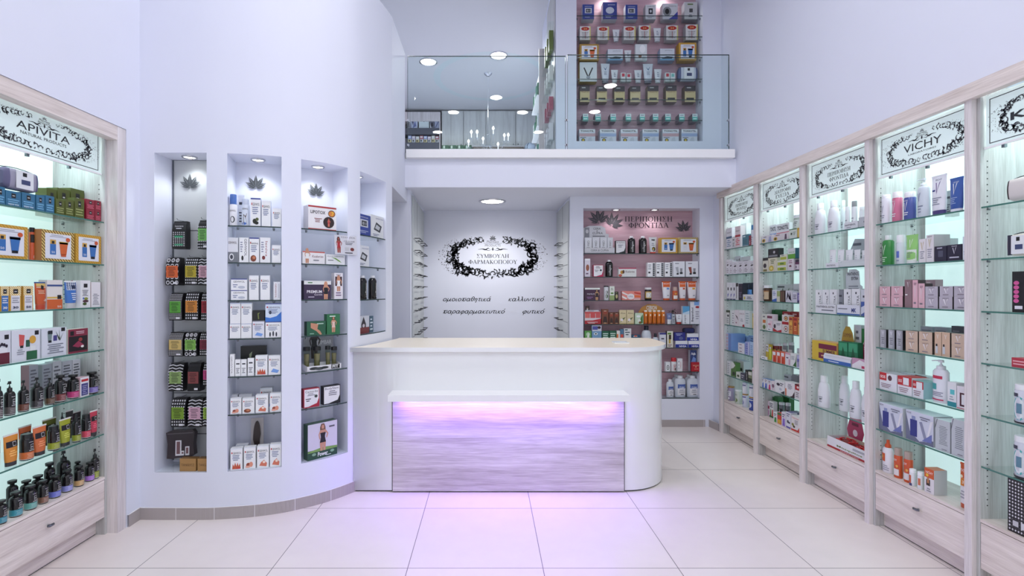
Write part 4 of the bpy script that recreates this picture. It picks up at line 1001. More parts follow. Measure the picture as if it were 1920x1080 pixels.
put('L',3,[
    (-150,130,135,C((214,218,226),[('r',.72,.74,.92,.88,(26,24,30)),('r',.35,.0,.95,.34,(96,26,44)),('r',.45,.34,.85,.5,(226,228,232)),('o',.5,.56,.06,.05,(34,26,44)),('o',.6,.6,.06,.05,(34,26,44)),('o',.7,.58,.06,.05,(34,26,44)),('o',.8,.54,.06,.05,(34,26,44))]),'white gift carton showing a wine-red jar','box',{'d': .07}),
    (134,482,112,C((218,222,230),[('r',.80,.80,.95,.94,(26,24,30)),('p',[(.26,.48),(.40,.48),(.44,.82),(.24,.86)],(205,88,84)),('r',.28,.42,.39,.5,(26,28,34)),('r',.48,.44,.62,.66,(36,86,66)),('o',.72,.66,.12,.13,(212,160,60)),('r',.5,.02,.88,.3,(34,96,60)),('r',.62,.3,.82,.46,(226,230,232)),('l',.15,.2,.45,.4,3,(150,155,165))]),'white gift carton with jar and orange drawing','box',{'d': .07}),
    (492,795,95,C((216,221,230),[('r',.78,.86,.94,.99,(26,24,30)),('p',[(.24,.56),(.38,.56),(.42,.9),(.22,.9)],(120,140,140)),('r',.24,.8,.42,.92,(30,34,40)),('r',.25,.5,.38,.58,(30,34,40)),('r',.45,.55,.60,.74,(70,66,130)),('p',[(.68,.55),(.54,.9),(.7,.62)],(50,70,40)),('p',[(.69,.55),(.69,.95),(.72,.6)],(50,70,40)),('p',[(.70,.55),(.88,.86),(.72,.54)],(50,70,40)),('l',.2,.1,.9,.46,5,(120,126,140))]),'white gift carton with an aloe drawing','box',{'d': .07}),
    (808,1050,105,C((132,44,66),[('r',.03,.08,.97,.7,(32,24,30)),('r',.1,.74,.28,.92,(30,26,30)),('l',.35,.78,.9,.92,2,(225,190,200)),('p',[(.2,.3),(.5,.5),(.8,.3),(.5,.22)],(150,50,80)),('o',.7,.25,.08,.05,(230,228,222)),('o',.6,.55,.1,.08,(150,60,60))],side=(225,222,210)),'wine red pillow carton with black picture','box',{'d': .06})],k)
DKB = (26,23,25)
put('L',4,[
    (-60,40,700,('apo',dict(band=(90,84,84),cap='pump')),'dark pump bottle at the near edge','bottle'),
    (38,190,730,('apo',dict(band=(90,84,84),cap='pump')),'dark pump bottle with grey cap','bottle'),(205,350,718,('apo',dict(band=(104,60,46),cap='pump')),'dark pump bottle with brownish print','bottle'),
    (355,520,685,('apo',dict(band=(60,58,62),cap='pump')),'widest dark pump bottle','bottle'),(525,655,690,('apo',dict(band=(92,70,52),cap='pump')),'narrow dark pump bottle','bottle'),
    (645,790,655,('apo',dict(band=(120,60,60),cap='flip')),'dark bottle with rust shoulder and red label','bottle'),
    (795,945,650,('apo',dict(band=(190,60,120),cap='flip')),'dark bottle with magenta label','bottle'),
    (955,1062,680,C((226,226,232),[('r',.12,.06,.88,.68,(70,70,130)),('r',.12,.78,.9,.9,(190,40,50)),('l',.2,.1,.8,.6,5,(160,160,200))],side=(214,180,190)),'white carton with violet window','box',{'d': .05}),
    (1080,1238,605,('apo',dict(band=(120,108,178),cap='flip')),'dark bottle with violet label by the side','bottle'),
    (345,455,535,C((176,180,186),[('l',.1,.3,.9,.9,7,(110,112,120))],side=(150,110,120)),'tall grey carton behind pump bottles','box',{'back': .15,'d': .05}),(500,620,525,C((170,176,182),[('l',.1,.3,.9,.9,7,(110,112,120))]),'tall grey carton behind pump bottles','box',{'back': .15,'d': .05}),
    (625,735,490,C((208,210,216),[('l',.1,.5,.9,.9,4,(110,112,120)),('r',0,0,1,.4,(28,26,28))]),'tall white and black carton in the back','box',{'back': .15,'d': .05}),(738,860,485,C((196,198,206),[('l',.1,.5,.9,.9,5,(90,92,100)),('r',0,0,1,.42,(28,26,28)),('o',.5,.3,.25,.05,(225,225,228))]),'tall white and black carton in the back','box',{'back': .15,'d': .05}),(863,958,470,C((212,212,220),[('l',.1,.5,.9,.9,5,(90,92,100)),('r',0,0,1,.42,(28,26,28))]),'tall white and black carton in the back','box',{'back': .15,'d': .05})],k)
k = (0,760,4.5)
def atube(c,dark=DKB): return T(c,[('r',0,.55,1,.78,dark),('r',.5,.58,.82,.75,(215,215,215)),('r',.53,.6,.79,.73,dark),('l',.15,.2,.85,.45,3,tuple(min(255,v + 60) for v in c))],capcol=(60,58,60),caph=.13,crimp=(228,226,222))
put('L',5,[
    (-60,5,300,atube((214,140,50)),'amber tube at the near edge','tube'),(22,158,240,atube((216,140,52)),'large amber tube with white crimp','tube'),
    (158,290,240,('apo',dict(band=(206,110,56),cap='wide')),'dark bottle with orange label','bottle'),
    (270,395,170,atube((210,112,62)),'orange tube with white crimp','tube'),
    (397,507,172,('apo',dict(band=(150,160,44),cap='wide')),'dark squat bottle with lime label','bottle'),
    (495,600,110,atube((162,168,50)),'lime green tube with white crimp','tube'),
    (602,685,75,('apo',dict(band=(140,150,40),cap='cone')),'dark slim bottle with lime label','bottle'),
    (684,768,76,('apo',dict(band=(206,70,92),cap='wide')),'dark bottle with pink label','bottle'),
    (786,868,30,atube((196,62,84)),'crimson tube with white crimp','tube',{'ws': .8}),
    (150,270,172,atube((202,104,58)),'orange tube in the back row','tube',{'back': .13}),(352,480,110,atube((96,104,34)),'dark olive tube in the back row','tube',{'back': .13}),
    (498,550,60,('apo',dict(band=(120,124,50),cap='cone')),'dark bottle in the back row','bottle',{'back': .13}),(550,620,38,atube((60,60,60)),'black tube in the back row','tube',{'back': .13}),(660,740,34,atube((60,50,56)),'black tube in the back row','tube',{'back': .13})],k)
A_ = lambda c,cap='flip': ('apo',dict(band=c,cap=cap))
put('L',6,[
    (-45,64,800,A_((60,140,160)),'dark bottle with teal label','bottle'),(72,195,728,A_((64,150,166)),'dark bottle with teal label','bottle'),(200,316,675,A_((104,168,160)),'dark bottle with sea green label','bottle'),
    (318,412,632,A_((130,92,76)),'dark bottle with brown label','bottle'),(408,518,590,A_((112,120,206)),'dark bottle with blue-violet label','bottle'),(516,617,545,A_((146,150,212)),'dark bottle with pale lilac label','bottle'),
    (620,712,510,A_((202,164,112)),'dark bottle with sand label','bottle'),(714,800,478,A_((168,118,208)),'dark bottle with purple label','bottle'),(800,875,352,A_((146,158,54),'pump'),'dark pump bottle with lime label','bottle'),
    (48,158,632,A_((50,60,70)),'dark bottle in the back row','bottle',{'back': .13}),(165,278,632,A_((50,60,70)),'dark bottle in the back row','bottle',{'back': .13}),(262,378,590,A_((60,56,60)),'dark bottle in the back row','bottle',{'back': .13}),(368,468,482,A_((60,56,66)),'dark bottle in the back row','bottle',{'back': .13}),
    (470,600,385,A_((44,44,30),'pump'),'very large dark bottle in the back','bottle',{'back': .14}),(725,790,430,A_((60,60,40)),'dark bottle beside the pump bottle','bottle',{'back': .14})],k)

# ================================================================== CURVED WALL: second niche (foot care)
k = (280,270,3.375); BL = (70,80,150)
put('N2',0,[
    (505,558,320,B((232,233,238),[('t','GEHWOL',.5,.72,.08,(60,50,60),.8),('o',.5,.3,.3,.16,(50,54,60)),('o',.5,.3,.16,.12,(222,224,228))],cap='wide',capcol=(72,110,180),neck=.68,shoulder=.66,flat=1,name='spray_can'),'white spray can with a blue cap','bottle'),
    (583,635,350,B((214,222,236),[('t','GEHWOL',.5,.82,.08,(60,50,60),.8),('p',[(.3,.1),(.8,.05),(.6,.4),(.75,.6),(.3,.55)],(80,60,50)),('o',.4,.12,.3,.06,(70,110,190))],cap='wide',capcol=(200,208,226),neck=.8,shoulder=.78,flat=.8),'pale bottle picturing a foot','bottle'),
    (640,705,342,C(WHT,ges(BL,pic='olive'),side=(205,210,225)),'white carton with olives and blue top','box'),(710,768,360,C(WHT,ges((235,235,240)),side=(205,210,225)),'plain white tall foot carton','box'),(778,835,408,C(WHT,ges((235,235,240),tl=.75)),'short white foot carton','box'),
    (560,600,322,C((222,226,238),plain()),'white carton behind the spray can','box',{'back': .14,'d': .05})],k)
put('N2',1,[
    (492,562,592,C((222,224,230),[('r',0,0,1,.42,(120,124,132)),('o',.4,.22,.22,.14,(226,228,232)),('o',.4,.22,.14,.09,(60,64,76)),('t','GEHWOL',.5,.8,.1,(80,60,60),.8)]),'half grey carton with a ring drawing','box'),
    (568,628,592,C(WHT,[('t','GEHWOL',.7,.6,.28,(70,60,70),.7,-pi / 2),('o',.35,.18,.12,.1,(40,40,40)),('l',.1,.4,.4,.85,5,(130,134,160))]),'white carton with sideways lettering','box'),
    (632,695,592,C(WHT,ges(BL,'leniva','shell')),'white carton with brown shell picture','box'),(700,765,592,C(WHT,[('t','leniva',.65,.55,.24,(150,50,60),.6,-pi / 2),('o',.35,.2,.16,.08,(120,50,50)),('l',.1,.4,.4,.85,5,(130,134,160))]),'white carton with red sideways lettering','box'),(775,832,640,C(WHT,ges((235,235,240),tl=.75)),'short white foot carton','box')],k)
put('N2',2,[
    (515,620,925,C(WHT,[('r',0,.92,1,1,BL),('t','GEHWOL',.5,.74,.16,(60,50,60),.7),('o',.65,.25,.22,.12,(190,196,210)),('l',.1,.2,.45,.55,2,(120,130,165))]),'flat white carton, lower of the pair','box'),
    (515,620,852,C(WHT,[('r',0,.92,1,1,BL),('t','GEHWOL',.5,.74,.16,(60,50,60),.7),('o',.65,.25,.22,.12,(190,196,210)),('l',.1,.2,.45,.55,2,(120,130,165))]),'flat white carton, upper of the pair','box',{'on': 0}),
    (630,692,832,C(WHT,ges((236,238,244))),'tall white foot carton with lettering','box'),(702,763,832,C(WHT,ges((236,238,244))),'tall white foot carton with lettering','box'),(785,828,872,C((228,230,236),[('t','GEHWOL',.35,.5,.24,(150,60,60),.8,-pi / 2),('r',.7,.1,.9,.9,(200,204,214))]),'slim white carton with sideways word','box')],k)
k = (280,580,3.375)
r = put('N2',3,[
    (508,578,90,C(WHT,ges((190,198,220),tl=.75)),'square white carton, lower row','box'),(580,648,90,C(WHT,ges((190,198,220),tl=.75)),'square white carton, lower row','box'),(652,728,72,C((228,230,240),ges((120,124,136),pic='pad')),'white carton with a blue pad, lower row','box'),(733,835,78,C(WHT,ges(BL,pic='leaf')),'wide white carton with dark leaves, lower row','box'),
    (510,578,-41,C(WHT,ges((190,198,220))),'tall white carton, upper row','box',{'on': 0}),(580,650,-41,C(WHT,ges((190,198,220))),'tall white carton, upper row','box',{'on': 1}),(655,728,6,C((24,24,26),[('p',[(.45,.15),(.55,.15),(.5,.6),(.62,.8),(.4,.7)],(120,130,70))]),'black carton, upper row','box',{'on': 2}),(733,838,-38,C((214,226,244),ges(BL,pic='blue')),'wide blue wave carton, upper row','box',{'on': 3})],k)
put('N2',4,[
    (510,538,285,C(WHT,[('t','GEHWOL',.4,.5,.3,(70,60,70),.8,-pi / 2)]),'slim white carton with sideways word','box'),(542,578,318,C(WHT,plain()),'small white carton with a grey frame','box'),(580,615,318,C(WHT,plain()),'small white carton with a grey frame','box'),(622,662,310,C(WHT,plain()),'small white carton with a grey frame','box'),
    (670,748,292,C(WHT,ges((230,234,240),pic='hand')),'white carton picturing toes','box'),(753,830,292,C(WHT,ges((230,234,240),pic='pad')),'white carton with a blue pad','box'),(575,740,232,C((22,23,24),[('p',[(.35,.2),(.42,.2),(.4,.5),(.46,.8),(.34,.7)],(150,160,130)),('o',.8,.35,.05,.15,(110,100,80))]),'wide black carton behind the white ones','box',{'back': .14,'d': .05})],k)
F_ = lambda p: C(WHT,ges((226,232,240),pic=p))
put('N2',5,[
    (512,582,562,F_('feet'),'white carton picturing a heel','box'),(588,665,562,F_('shell'),'white carton with brown foot sole','box'),(672,752,540,F_('sole'),'white carton with arched foot','box'),(762,835,530,F_('feet'),'white carton with toes at the right','box'),
    (520,560,540,C((226,228,234),plain()),'white carton in the back row','box',{'back': .13,'d': .05}),(565,650,538,C((226,228,234),plain()),'white carton in the back row','box',{'back': .13,'d': .05}),(700,780,497,F_('pad'),'tallest white carton in the back row','box',{'back': .13,'d': .05})],k)
def brush_box(w,h,d):
    e = empty('foot_file'); m = MB(); m.box(-w / 2,w / 2,-.003,.003,0,h,PM((176,172,172))); m.build('card',e)
    m = MB(); pts = []
    for i in range(24):
        a = 2 * pi * i / 24; x = .3 * w * cos(a); z = h * .52 + h * .42 * sin(a); x *= (1.0 if sin(a) > 0 else .72 - .2 * sin(a) * -1) 
        pts.append((x,z))
    n = len(pts); c = PM((44,32,30))
    m.face([(x,-.02,z) for x,z in pts],c)
    for i in range(n):
        a,b = pts[i],pts[(i + 1) % n]; m.face([(a[0],-.003,a[1]),(b[0],-.003,b[1]),(b[0],-.02,b[1]),(a[0],-.02,a[1])],c,True)
    m.build('brush',e); return e
put('N2',6,[
    (512,590,880,F_('hand'),'white carton with spread toes','box'),(597,673,872,F_('feet'),'white carton with a foot, second place','box'),(680,757,864,F_('sole'),'white carton with brown forefoot','box'),(762,835,852,F_('sole'),'white carton with pale plaster','box'),
    (640,722,690,X(brush_box),'dark oval foot brush on a card','brush',{'back': .15,'d': .03}),(545,625,858,F_('pad'),'white carton in the back row','box',{'back': .14,'d': .05})],k)
# ================================================================== third niche (slimming products)
SK,HR = (196,140,112),(90,60,44)
k = (540,270,3.375)
put('N3',0,[(125,308,395,C((236,234,236),[('r',0,0,1,.05,(176,60,60)),('r',0,.93,1,1,(176,60,60)),('t','LIPOTOX',.34,.74,.13,(50,40,44),.52,0,.02),('o',.83,.72,.13,.15,(40,30,30)),('o',.83,.72,.11,.12,(214,130,60)),('t','7',.86,.72,.16,(240,220,60)),('l',.2,.3,.5,.5,3,(150,90,90)),('o',.72,.34,.2,.24,(50,34,34)),('f',.72,.16,.36,(214,120,96),(200,80,80),(120,50,40))],side=(215,212,216)),'large white carton with number seven badge','box',{'d': .09})],k)
r = put('N3',1,[(90,235,680,C((232,230,232),[('r',0,.9,1,1,(196,96,88)),('f',.2,.05,1.2,SK,(235,235,235),SK),('t','Kcalories',.68,.62,.2,(120,50,50),.5),('l',.45,.2,.8,.4,1,(130,130,140))]),'white carton with a waist picture','box',{'d': .06}),
    (240,362,700,C((232,233,236),[('t','X.E.N MEDICAL',.5,.82,.12,(90,96,100),.9),('p',[(.25,.72),(.5,.66),(.72,.4),(.82,.2),(.66,.34),(.45,.58)],(110,160,60)),('l',.08,.35,.4,.5,1,(90,90,100))]),'white carton with a green swoosh','box',{'d': .05})],k)
put('N3',1,[(296,440,568,X(header_card,col=(206,206,214),art=[('t','X.E.N MEDICAL',.62,.9,.08,(90,90,100),.66),('f',.18,.08,.84,(150,70,60),(170,40,50),(44,30,30)),('t','CE-LI-NE',.66,.7,.07,(60,60,70),.5),('l',.42,.5,.95,.64,2,(90,90,100)),('o',.78,.28,.09,.09,(110,40,40)),('r',.45,.2,.64,.38,(190,190,196)),('l',.4,.04,.9,.14,1,(70,70,80))],shape='rect'),'grey advertising card with a red-dressed woman','display card',{'zb': r[1][0] + .002,'back': -.012,'d': .004,'h': .155,'lean': -.10,'round': False})],k)
put('N3',2,[(98,275,866,C((60,44,74),[('r',0,.8,1,1,(226,228,226)),('t','PREMIUM',.38,.42,.15,(230,226,232),.55,0,.02),('t','Gentle',.52,.26,.1,(220,210,225),.3),('f',.8,-.02,1.0,(206,150,120),(30,28,32),(206,150,120)),('l',.1,.08,.5,.18,1,(200,190,210)),('l',.1,.84,.4,.96,1,(80,130,80))],side=(40,30,50)),'purple premium carton with a woman','box',{'d': .07}),
    (292,348,816,C((228,224,230),[('r',.1,.5,.9,.86,(70,50,60)),('f',.5,.3,.62,SK,(236,236,236),SK),('l',.15,.1,.85,.28,2,(120,90,130)),('t','MAX',.5,.92,.06,(60,50,60))]),'narrow white carton with a torso','box',{'d': .05})],k)
k = (540,580,3.375); GN = (40,92,66)
put('N3',3,[(118,240,76,C(GN,[('p',[(.2,.9),(.6,.8),(.55,.45),(.7,.3),(.8,.05),(.7,.02),(.5,.3),(.2,.55)],SK),('l',.5,.75,.95,.9,1,(190,215,200)),('l',.1,.06,.5,.2,1,(150,190,170))],side=(28,60,44)),'wide green carton with bare legs','box',{'d': .05}),
    (245,330,30,C((48,112,72),[('f',.5,.1,.8,SK,(226,190,180),HR),('l',.1,.84,.9,.95,1,(220,235,225))]),'tall green carton with a posing woman','box',{'d': .05})],k)
GJ = glassmat('jar_glass',(.80,.86,.82),1.0)
def glassjar(w,h,d,dots=True):
    e = empty('spice_tumbler'); a = w / 2; m = MB(); m.loft([(0,a * .8,a * .8,GJ),(h * .5,a * .86,a * .86,GJ),(h * .86,a * .95,a * .95,GJ)]); m.build('glass',e)
    m = MB(); m.loft([(h * .84,a,a,BLACK),(h,a * .98,a * .98,BLACK)]); m.build('lid',e)
    m = MB(); m.loft([(.004,a * .68,a * .68,PM((120,110,70))),(h * .4,a * .72,a * .72,PM((140,128,90))),(h * .7,a * .8,a * .8,PM((150,140,110)))]); m.build('filling',e); return e
put('N3',4,[(118,340,352,X(tray,col=(226,226,228),art=[('o',.2,.5,.14,.3,(50,54,56)),('o',.35,.4,.14,.3,(70,74,76)),('o',.5,.5,.12,.25,(40,44,46)),('r',.7,.1,.95,.95,(30,30,32)),('t','FIT',.82,.55,.6,(235,235,235),.18,0,.03)],hb=.05),'white display tray with dark print','tray',{'d': .10}),
    (158,208,236,X(glassjar),'glass tumbler with black lid','glass',{'back': .06,'round': True}),(235,270,230,X(glassjar),'glass tumbler with black lid','glass',{'back': .06,'round': True}),(272,310,236,X(glassjar),'glass tumbler with black lid','glass',{'back': .06,'round': True}),(95,140,238,X(glassjar),'glass tumbler with black lid','glass',{'back': .06,'round': True}),
    (95,290,175,X(header_card,col=(150,152,156),art=[('t','SLIMBAR',.68,.82,.14,(230,230,232),.5),('f',.35,.3,1.0,(60,50,48),(30,30,32),(50,40,40))],shape='rect'),'grey header card behind the tumblers','display card',{'back': .19,'d': .004})],k)
sw = lambda c: [('r',.04,.04,.96,.96,(232,232,236)),('p',[(.96,.04),(.96,.45),(.84,.18),(.5,.1),(.3,.04)],c)]
put('N3',5,[(98,200,500,C((176,40,62),sw((176,40,62)) + [('t','Cactus-be',.5,.84,.12,(60,50,60),.8),('l',.2,.6,.8,.75,2,(110,110,120)),('l',.1,.3,.5,.5,2,(60,60,70)),('o',.78,.56,.1,.08,(60,70,66))],side=(140,30,50)),'white and crimson square carton','box',{'d': .05}),
    (222,333,482,C((28,30,34),sw((28,30,34)) + [('t','BodySlant',.5,.86,.12,(60,60,66),.8),('l',.3,.45,.8,.75,3,(110,110,120))],side=(24,24,28)),'white and black square carton','box',{'d': .05})],k)
put('N3',6,[(118,315,716,C((206,204,216),[('r',0,0,1,.26,(34,74,50)),('p',[(0,.24),(.5,.30),(1,.26),(1,.2),(0,.2)],(120,160,80)),('t','Power',.5,.12,.12,(235,240,235),.34,0,.02),('l',.6,.03,.8,.07,1,(220,225,220)),('f',.5,.2,.78,(196,146,120),(26,26,30),(110,80,56)),('l',.7,.8,.95,.9,1,(90,90,100)),('o',.2,.14,.07,.04,(130,170,140)),('o',.82,.14,.07,.04,(130,170,140))],side=(60,90,70)),'display box with a woman in black','display',{'d': .07,'rot': .06})],k)
# ================================================================== fourth niche
k = (540,270,3.375)
OMB = [('t','omron',.5,.88,.08,(226,228,236),.6),('r',.2,.4,.8,.76,(200,204,214)),('r',.3,.46,.7,.7,(34,36,44)),('t','81',.5,.58,.14,(210,214,220),.28),('l',.1,.1,.9,.25,2,(180,190,220))]
OMW = [('t','omron',.66,.88,.08,(90,96,150),.6),('p',[(.2,.35),(.7,.25),(.85,.55),(.4,.7)],(60,64,70)),('p',[(.3,.42),(.62,.34),(.72,.5),(.42,.6)],(190,194,200)),('l',.1,.06,.7,.18,2,(110,116,150))]
put('N4',0,[(440,523,447,C((50,70,150),OMB,side=(40,50,110)),'blue blood pressure monitor carton','box',{'d': .06}),(525,605,455,C((224,226,230),OMW),'white blood pressure monitor carton','box',{'d': .06})],k)
put('N4',1,[(440,514,643,C((220,222,228),OMW),'white monitor carton standing alone','box',{'d': .06})],k)
COLL = lambda: B((20,18,20),[('t','collagen',.5,.5,.3,(228,228,230),.8,pi / 2)],cap='screw',capcol=(226,226,230),neck=.90,shoulder=.76,flat=.8,gloss=.12,name='supplement_bottle')
put('N4',2,[(440,500,833,COLL(),'black bottle with vertical white lettering','bottle'),(507,562,833,COLL(),'black bottle with vertical white lettering','bottle')],k)
k = (540,580,3.375)
put('N4',3,[(440,515,42,C((196,200,212),[('r',0,0,1,.35,(110,40,44)),('p',[(.3,.35),(.3,.55),(.5,.95),(.7,.55),(.7,.35)],(44,40,50)),('o',.5,.45,.1,.1,(200,190,200))]),'small carton with a dark tower picture','box',{'d': .04}),(516,540,42,C((60,90,110),[('l',.1,.1,.9,.9,4,(200,210,220))]),'narrow blue-green leaflet box','box',{'d': .03})],k)
# ================================================================== first niche: slat wall, hooks, hanging pouches
A,B_,A2,B2,u,nb,z0,z1,P = NFR[1]
SLAT = M((196,200,202),.5,name='slat_panel',noise=.03)
yb = A2.y
m = MB(); m.box(A2.x + .004,B2.x - .002,yb - .016,yb - .002,z0 + .02,z1 - .003,SLAT)
for z in (2.09,1.80,1.50,1.18,.86,.55): m.box(A2.x + .004,B2.x - .002,yb - .0168,yb - .0158,z,z + .007,M((96,98,102),.5))
m.box(A2.x + .004,A2.x + .012,yb - .022,yb - .016,z0 + .02,z1 - .003,STEEL)
sp = m.build('slat_wall_panel'); tag(sp,'pale grey slat panel lining the back of the first curved-wall niche','panel')
BLP = (24,22,26)
def pouch(w,h,d,tagc,pat,txtc=(60,60,40),bottomtag=True):
    """stack of flat pouches on a hook: body, paper label, hook wire"""
    e = empty('hanging_pouch'); m = MB(); c = PM(BLP,.35); dd = d
    # soft gusseted body: narrower closed top
    rows = [(0,.94,1.0),(.08,1.0,1.0),(.7,.99,.9),(.88,.96,.6),(.95,.93,.3),(1,.92,.25)]
    R = [[(-w / 2 * a,-dd / 2 * b,z * h),(w / 2 * a,-dd / 2 * b,z * h),(w / 2 * a,dd / 2,z * h),(-w / 2 * a,dd / 2,z * h)] for z,a,b in rows]
    for i in range(len(R) - 1):
        for q in range(4):
            j = (q + 1) % 4; m.face([R[i][q],R[i][j],R[i + 1][j],R[i + 1][q]],c)
    m.face(list(reversed(R[0])),c); m.face(R[-1],c)
    def mf(x,y,L):
        f = y / h; yy = -dd / 2 * (1 if f < .7 else 1 - (f - .7) * 2) - .0004 * L; return (x,yy,y)
    mf.curved = False
    wt = (214,214,220); art = []
    if pat == 'dots': art = [('w',.03,.03,.97,.97,6,9,wt)]
    elif pat == 'fine': art = [('w',.03,.03,.97,.97,12,16,wt)]
    elif pat == 'rings':
        for i in range(3):
            for j in range(5): art += [('o',.18 + .32 * i,.1 + .2 * j,.13,.075,wt),('o',.18 + .32 * i,.1 + .2 * j,.08,.045,BLP)]
    elif pat == 'waves':
        for j in range(9): art += [('p',[(0,.05 + j * .105),(.25,.09 + j * .105),(.5,.05 + j * .105),(.75,.09 + j * .105),(1,.05 + j * .105),(1,.08 + j * .105),(.75,.12 + j * .105),(.5,.08 + j * .105),(.25,.12 + j * .105),(0,.08 + j * .105)],wt)]
    elif pat == 'checks':
        for i in range(6):
            for j in range(8): art.append(('r',.03 + i * .165,.04 + j * .1,.11 + i * .165,.08 + j * .1,wt)) if (i + j) % 1 == 0 else None
    if pat == 'green':
        art = [('w',.05,.08,.95,.62,6,8,wt),('r',.2,.40,.8,.47,(60,150,110)),('r',.2,.12,.8,.18,(60,150,110)),('t','Lascana',.5,.82,.06,wt,.6),('l',.3,.7,.7,.76,1,wt)]
    art_on(m,art,mf,w,h); m.build('pouch_body',e)
    if tagc:
        l = MB(); y0,y1 = .28,.70
        l.face([mf(-w * .42,h * y0,10),mf(w * .42,h * y0,10),mf(w * .42,h * y1,10),mf(-w * .42,h * y1,10)],PM(tagc,.6))
        def mt(x,y,L): return mf(x,h * y0 + y,10 + L)
        mt.curved = False; art_on(l,[('l',.1,.1,.9,.9,6,tuple(int(v * .5) for v in tagc))],mt,w * .8,h * (y1 - y0)); l.build('paper_label',e)
        if bottomtag: l = MB(); l.box(w * .08,w * .36,-dd / 2 - .005,-dd / 2 - .0045,h * .05,h * .12,PM((222,222,228))); l.build('price_tag',e)
    hk = MB(); hk.tube([(0,dd / 2 + .035,h + .006),(0,-dd / 2 - .012,h + .004),(0,-dd / 2 - .022,h + .016)],.0016,STEEL,6); hk.build('hook',e)
    return e
POU = 0
def hang(px0,px1,pyt,pyb,tagc,pat,label,d=.07,back=.08,**kw):
    """place by the photo columns on the plane 'back' behind the niche front"""
    Y = A.y + back; x0,x1 = (px0 - CX) * Y / FPX,(px1 - CX) * Y / FPX
    zt,zb = H - (pyt - CY) * Y / FPX,H - (pyb - CY) * Y / FPX
    o = pouch(abs(x1 - x0),zt - zb,d,tagc,pat,**kw); o.location = ((x0 + x1) / 2,Y + d / 2,zb); o.rotation_euler = (0,0,.0)
    tag(o,label,'pouch','hanging pouches in the first curved-wall niche'); return o
q = (300,390,4.15)
def Q(a,b,c,d_,k=(300,390,4.15)): return (k[0] + a / k[2],k[0] + b / k[2],k[1] + c / k[2],k[1] + d_ / k[2])
hang(*Q(92,200,100,318),None,'green','black hanging pouch with green bands, upper left of first niche',d=.06,bottomtag=False)
hang(*Q(292,375,92,318),(110,176,90),'checks','black checked pouch with light green label, top right in first niche')
hang(*Q(42,150,385,602),(212,100,52),'rings','black ringed pouch with orange label, second row left, first niche')
hang(*Q(190,292,385,600),(176,160,50),'dots','black dotted pouch with mustard label, second row middle, first niche')
hang(*Q(296,385,385,602),(206,160,176),'waves','black wavy pouch with pink label, second row right, first niche')
hang(*Q(68,170,662,875),(88,160,60),'fine','black pouch with green label, third row left, first niche')
hang(*Q(192,300,655,875),(200,130,56),'dots','black dotted pouch with amber label, third row middle, first niche')
hang(*Q(318,400,658,878),(150,36,50),'dots','black pouch with red label, third row right, first niche')
k2 = (300,640,4.32)
hang(*Q(66,185,-70,122,k2),(206,180,110),'fine','black pin-dotted pouch with beige label, fourth row left, first niche')
hang(*Q(196,300,-70,122,k2),(124,176,80),'rings','black ringed pouch with green label, fourth row middle, first niche')
hang(*Q(318,410,-70,118,k2),(120,40,60),'dots','black pouch with wine label, fourth row right, first niche')
hang(*Q(68,185,180,405,k2),(136,164,100),'waves','grey wavy pouch with sage label, fifth row left, first niche')
hang(*Q(220,322,178,405,k2),(130,66,66),'none','black pouch with brown-red label, fifth row middle, first niche')
hang(*Q(346,420,180,360,k2),(196,70,130),'dots','black dotted pouch with magenta label, fifth row right, first niche')
hang(*Q(86,205,465,695,k2),(116,150,44),'dots','large dotted pouch with olive label, sixth row left, first niche')
hang(*Q(226,338,465,695,k2),(204,160,180),'waves','wavy pouch with pink label, sixth row middle, first niche')
hang(*Q(346,425,470,690,k2),(140,176,60),'waves','wavy pouch with lime label, sixth row right, first niche')
def travel_bag(w,h,d):
    e = empty('travel_kit_bag'); m = MB(); c = PM((52,44,48),.3)
    P_ = [(-.46,.02),(-.3,0),(0,.03),(.3,.0),(.5,.12),(.46,.5),(.5,.86),(.42,.98),(.1,.95),(-.25,.99),(-.5,.9),(-.44,.5)]
    n = len(P_); m.face([(x * w,-d / 2 * .6,z * h) for x,z in P_],c); m.face([(x * w,d / 2,z * h) for x,z in reversed(P_)],c)
    for i in range(n):
        a,b = P_[i],P_[(i + 1) % n]; m.face([(a[0] * w,d / 2,a[1] * h),(b[0] * w,d / 2,b[1] * h),(b[0] * w,-d / 2 * .6,b[1] * h),(a[0] * w,-d / 2 * .6,a[1] * h)],c)
    m.build('bag_body',e)
    m = MB(); m.box(-w * .45,w * .45,-d / 2 * .6 - .003,-d / 2 * .6,h * .84,h * .87,PM((90,84,88))); m.build('zip',e)
    for x,ww,hh in ((-.05,.2,.52),(.26,.14,.3),(.1,.1,.16)):
        m = MB(); m.box((x - ww / 2) * w,(x + ww / 2) * w,-d / 2 * .6 - .004,-d / 2 * .6 - .001,h * .1,h * (.1 + hh),PM((206,206,212))); m.box((x - ww * .3) * w,(x + ww * .3) * w,-d / 2 * .6 - .0045,-d / 2 * .6 - .004,h * .16,h * (.06 + hh),PM((110,80,84))); m.build('printed_tube',e)
    return e
x0,x1,y0_,y1_ = Q(34,268,735,968,k2); Y = A.y + .05
o = travel_bag((x1 - x0) * Y / FPX,(y1_ - y0_) * Y / FPX,.05); o.location = (((x0 + x1) / 2 - CX) * Y / FPX,Y + .03,H - (y1_ - CY) * Y / FPX + .01); o.rotation_euler = (-.12,-.06,0)
tag(o,'dark brown travel kit bag with white tubes at the foot of first niche','bag')
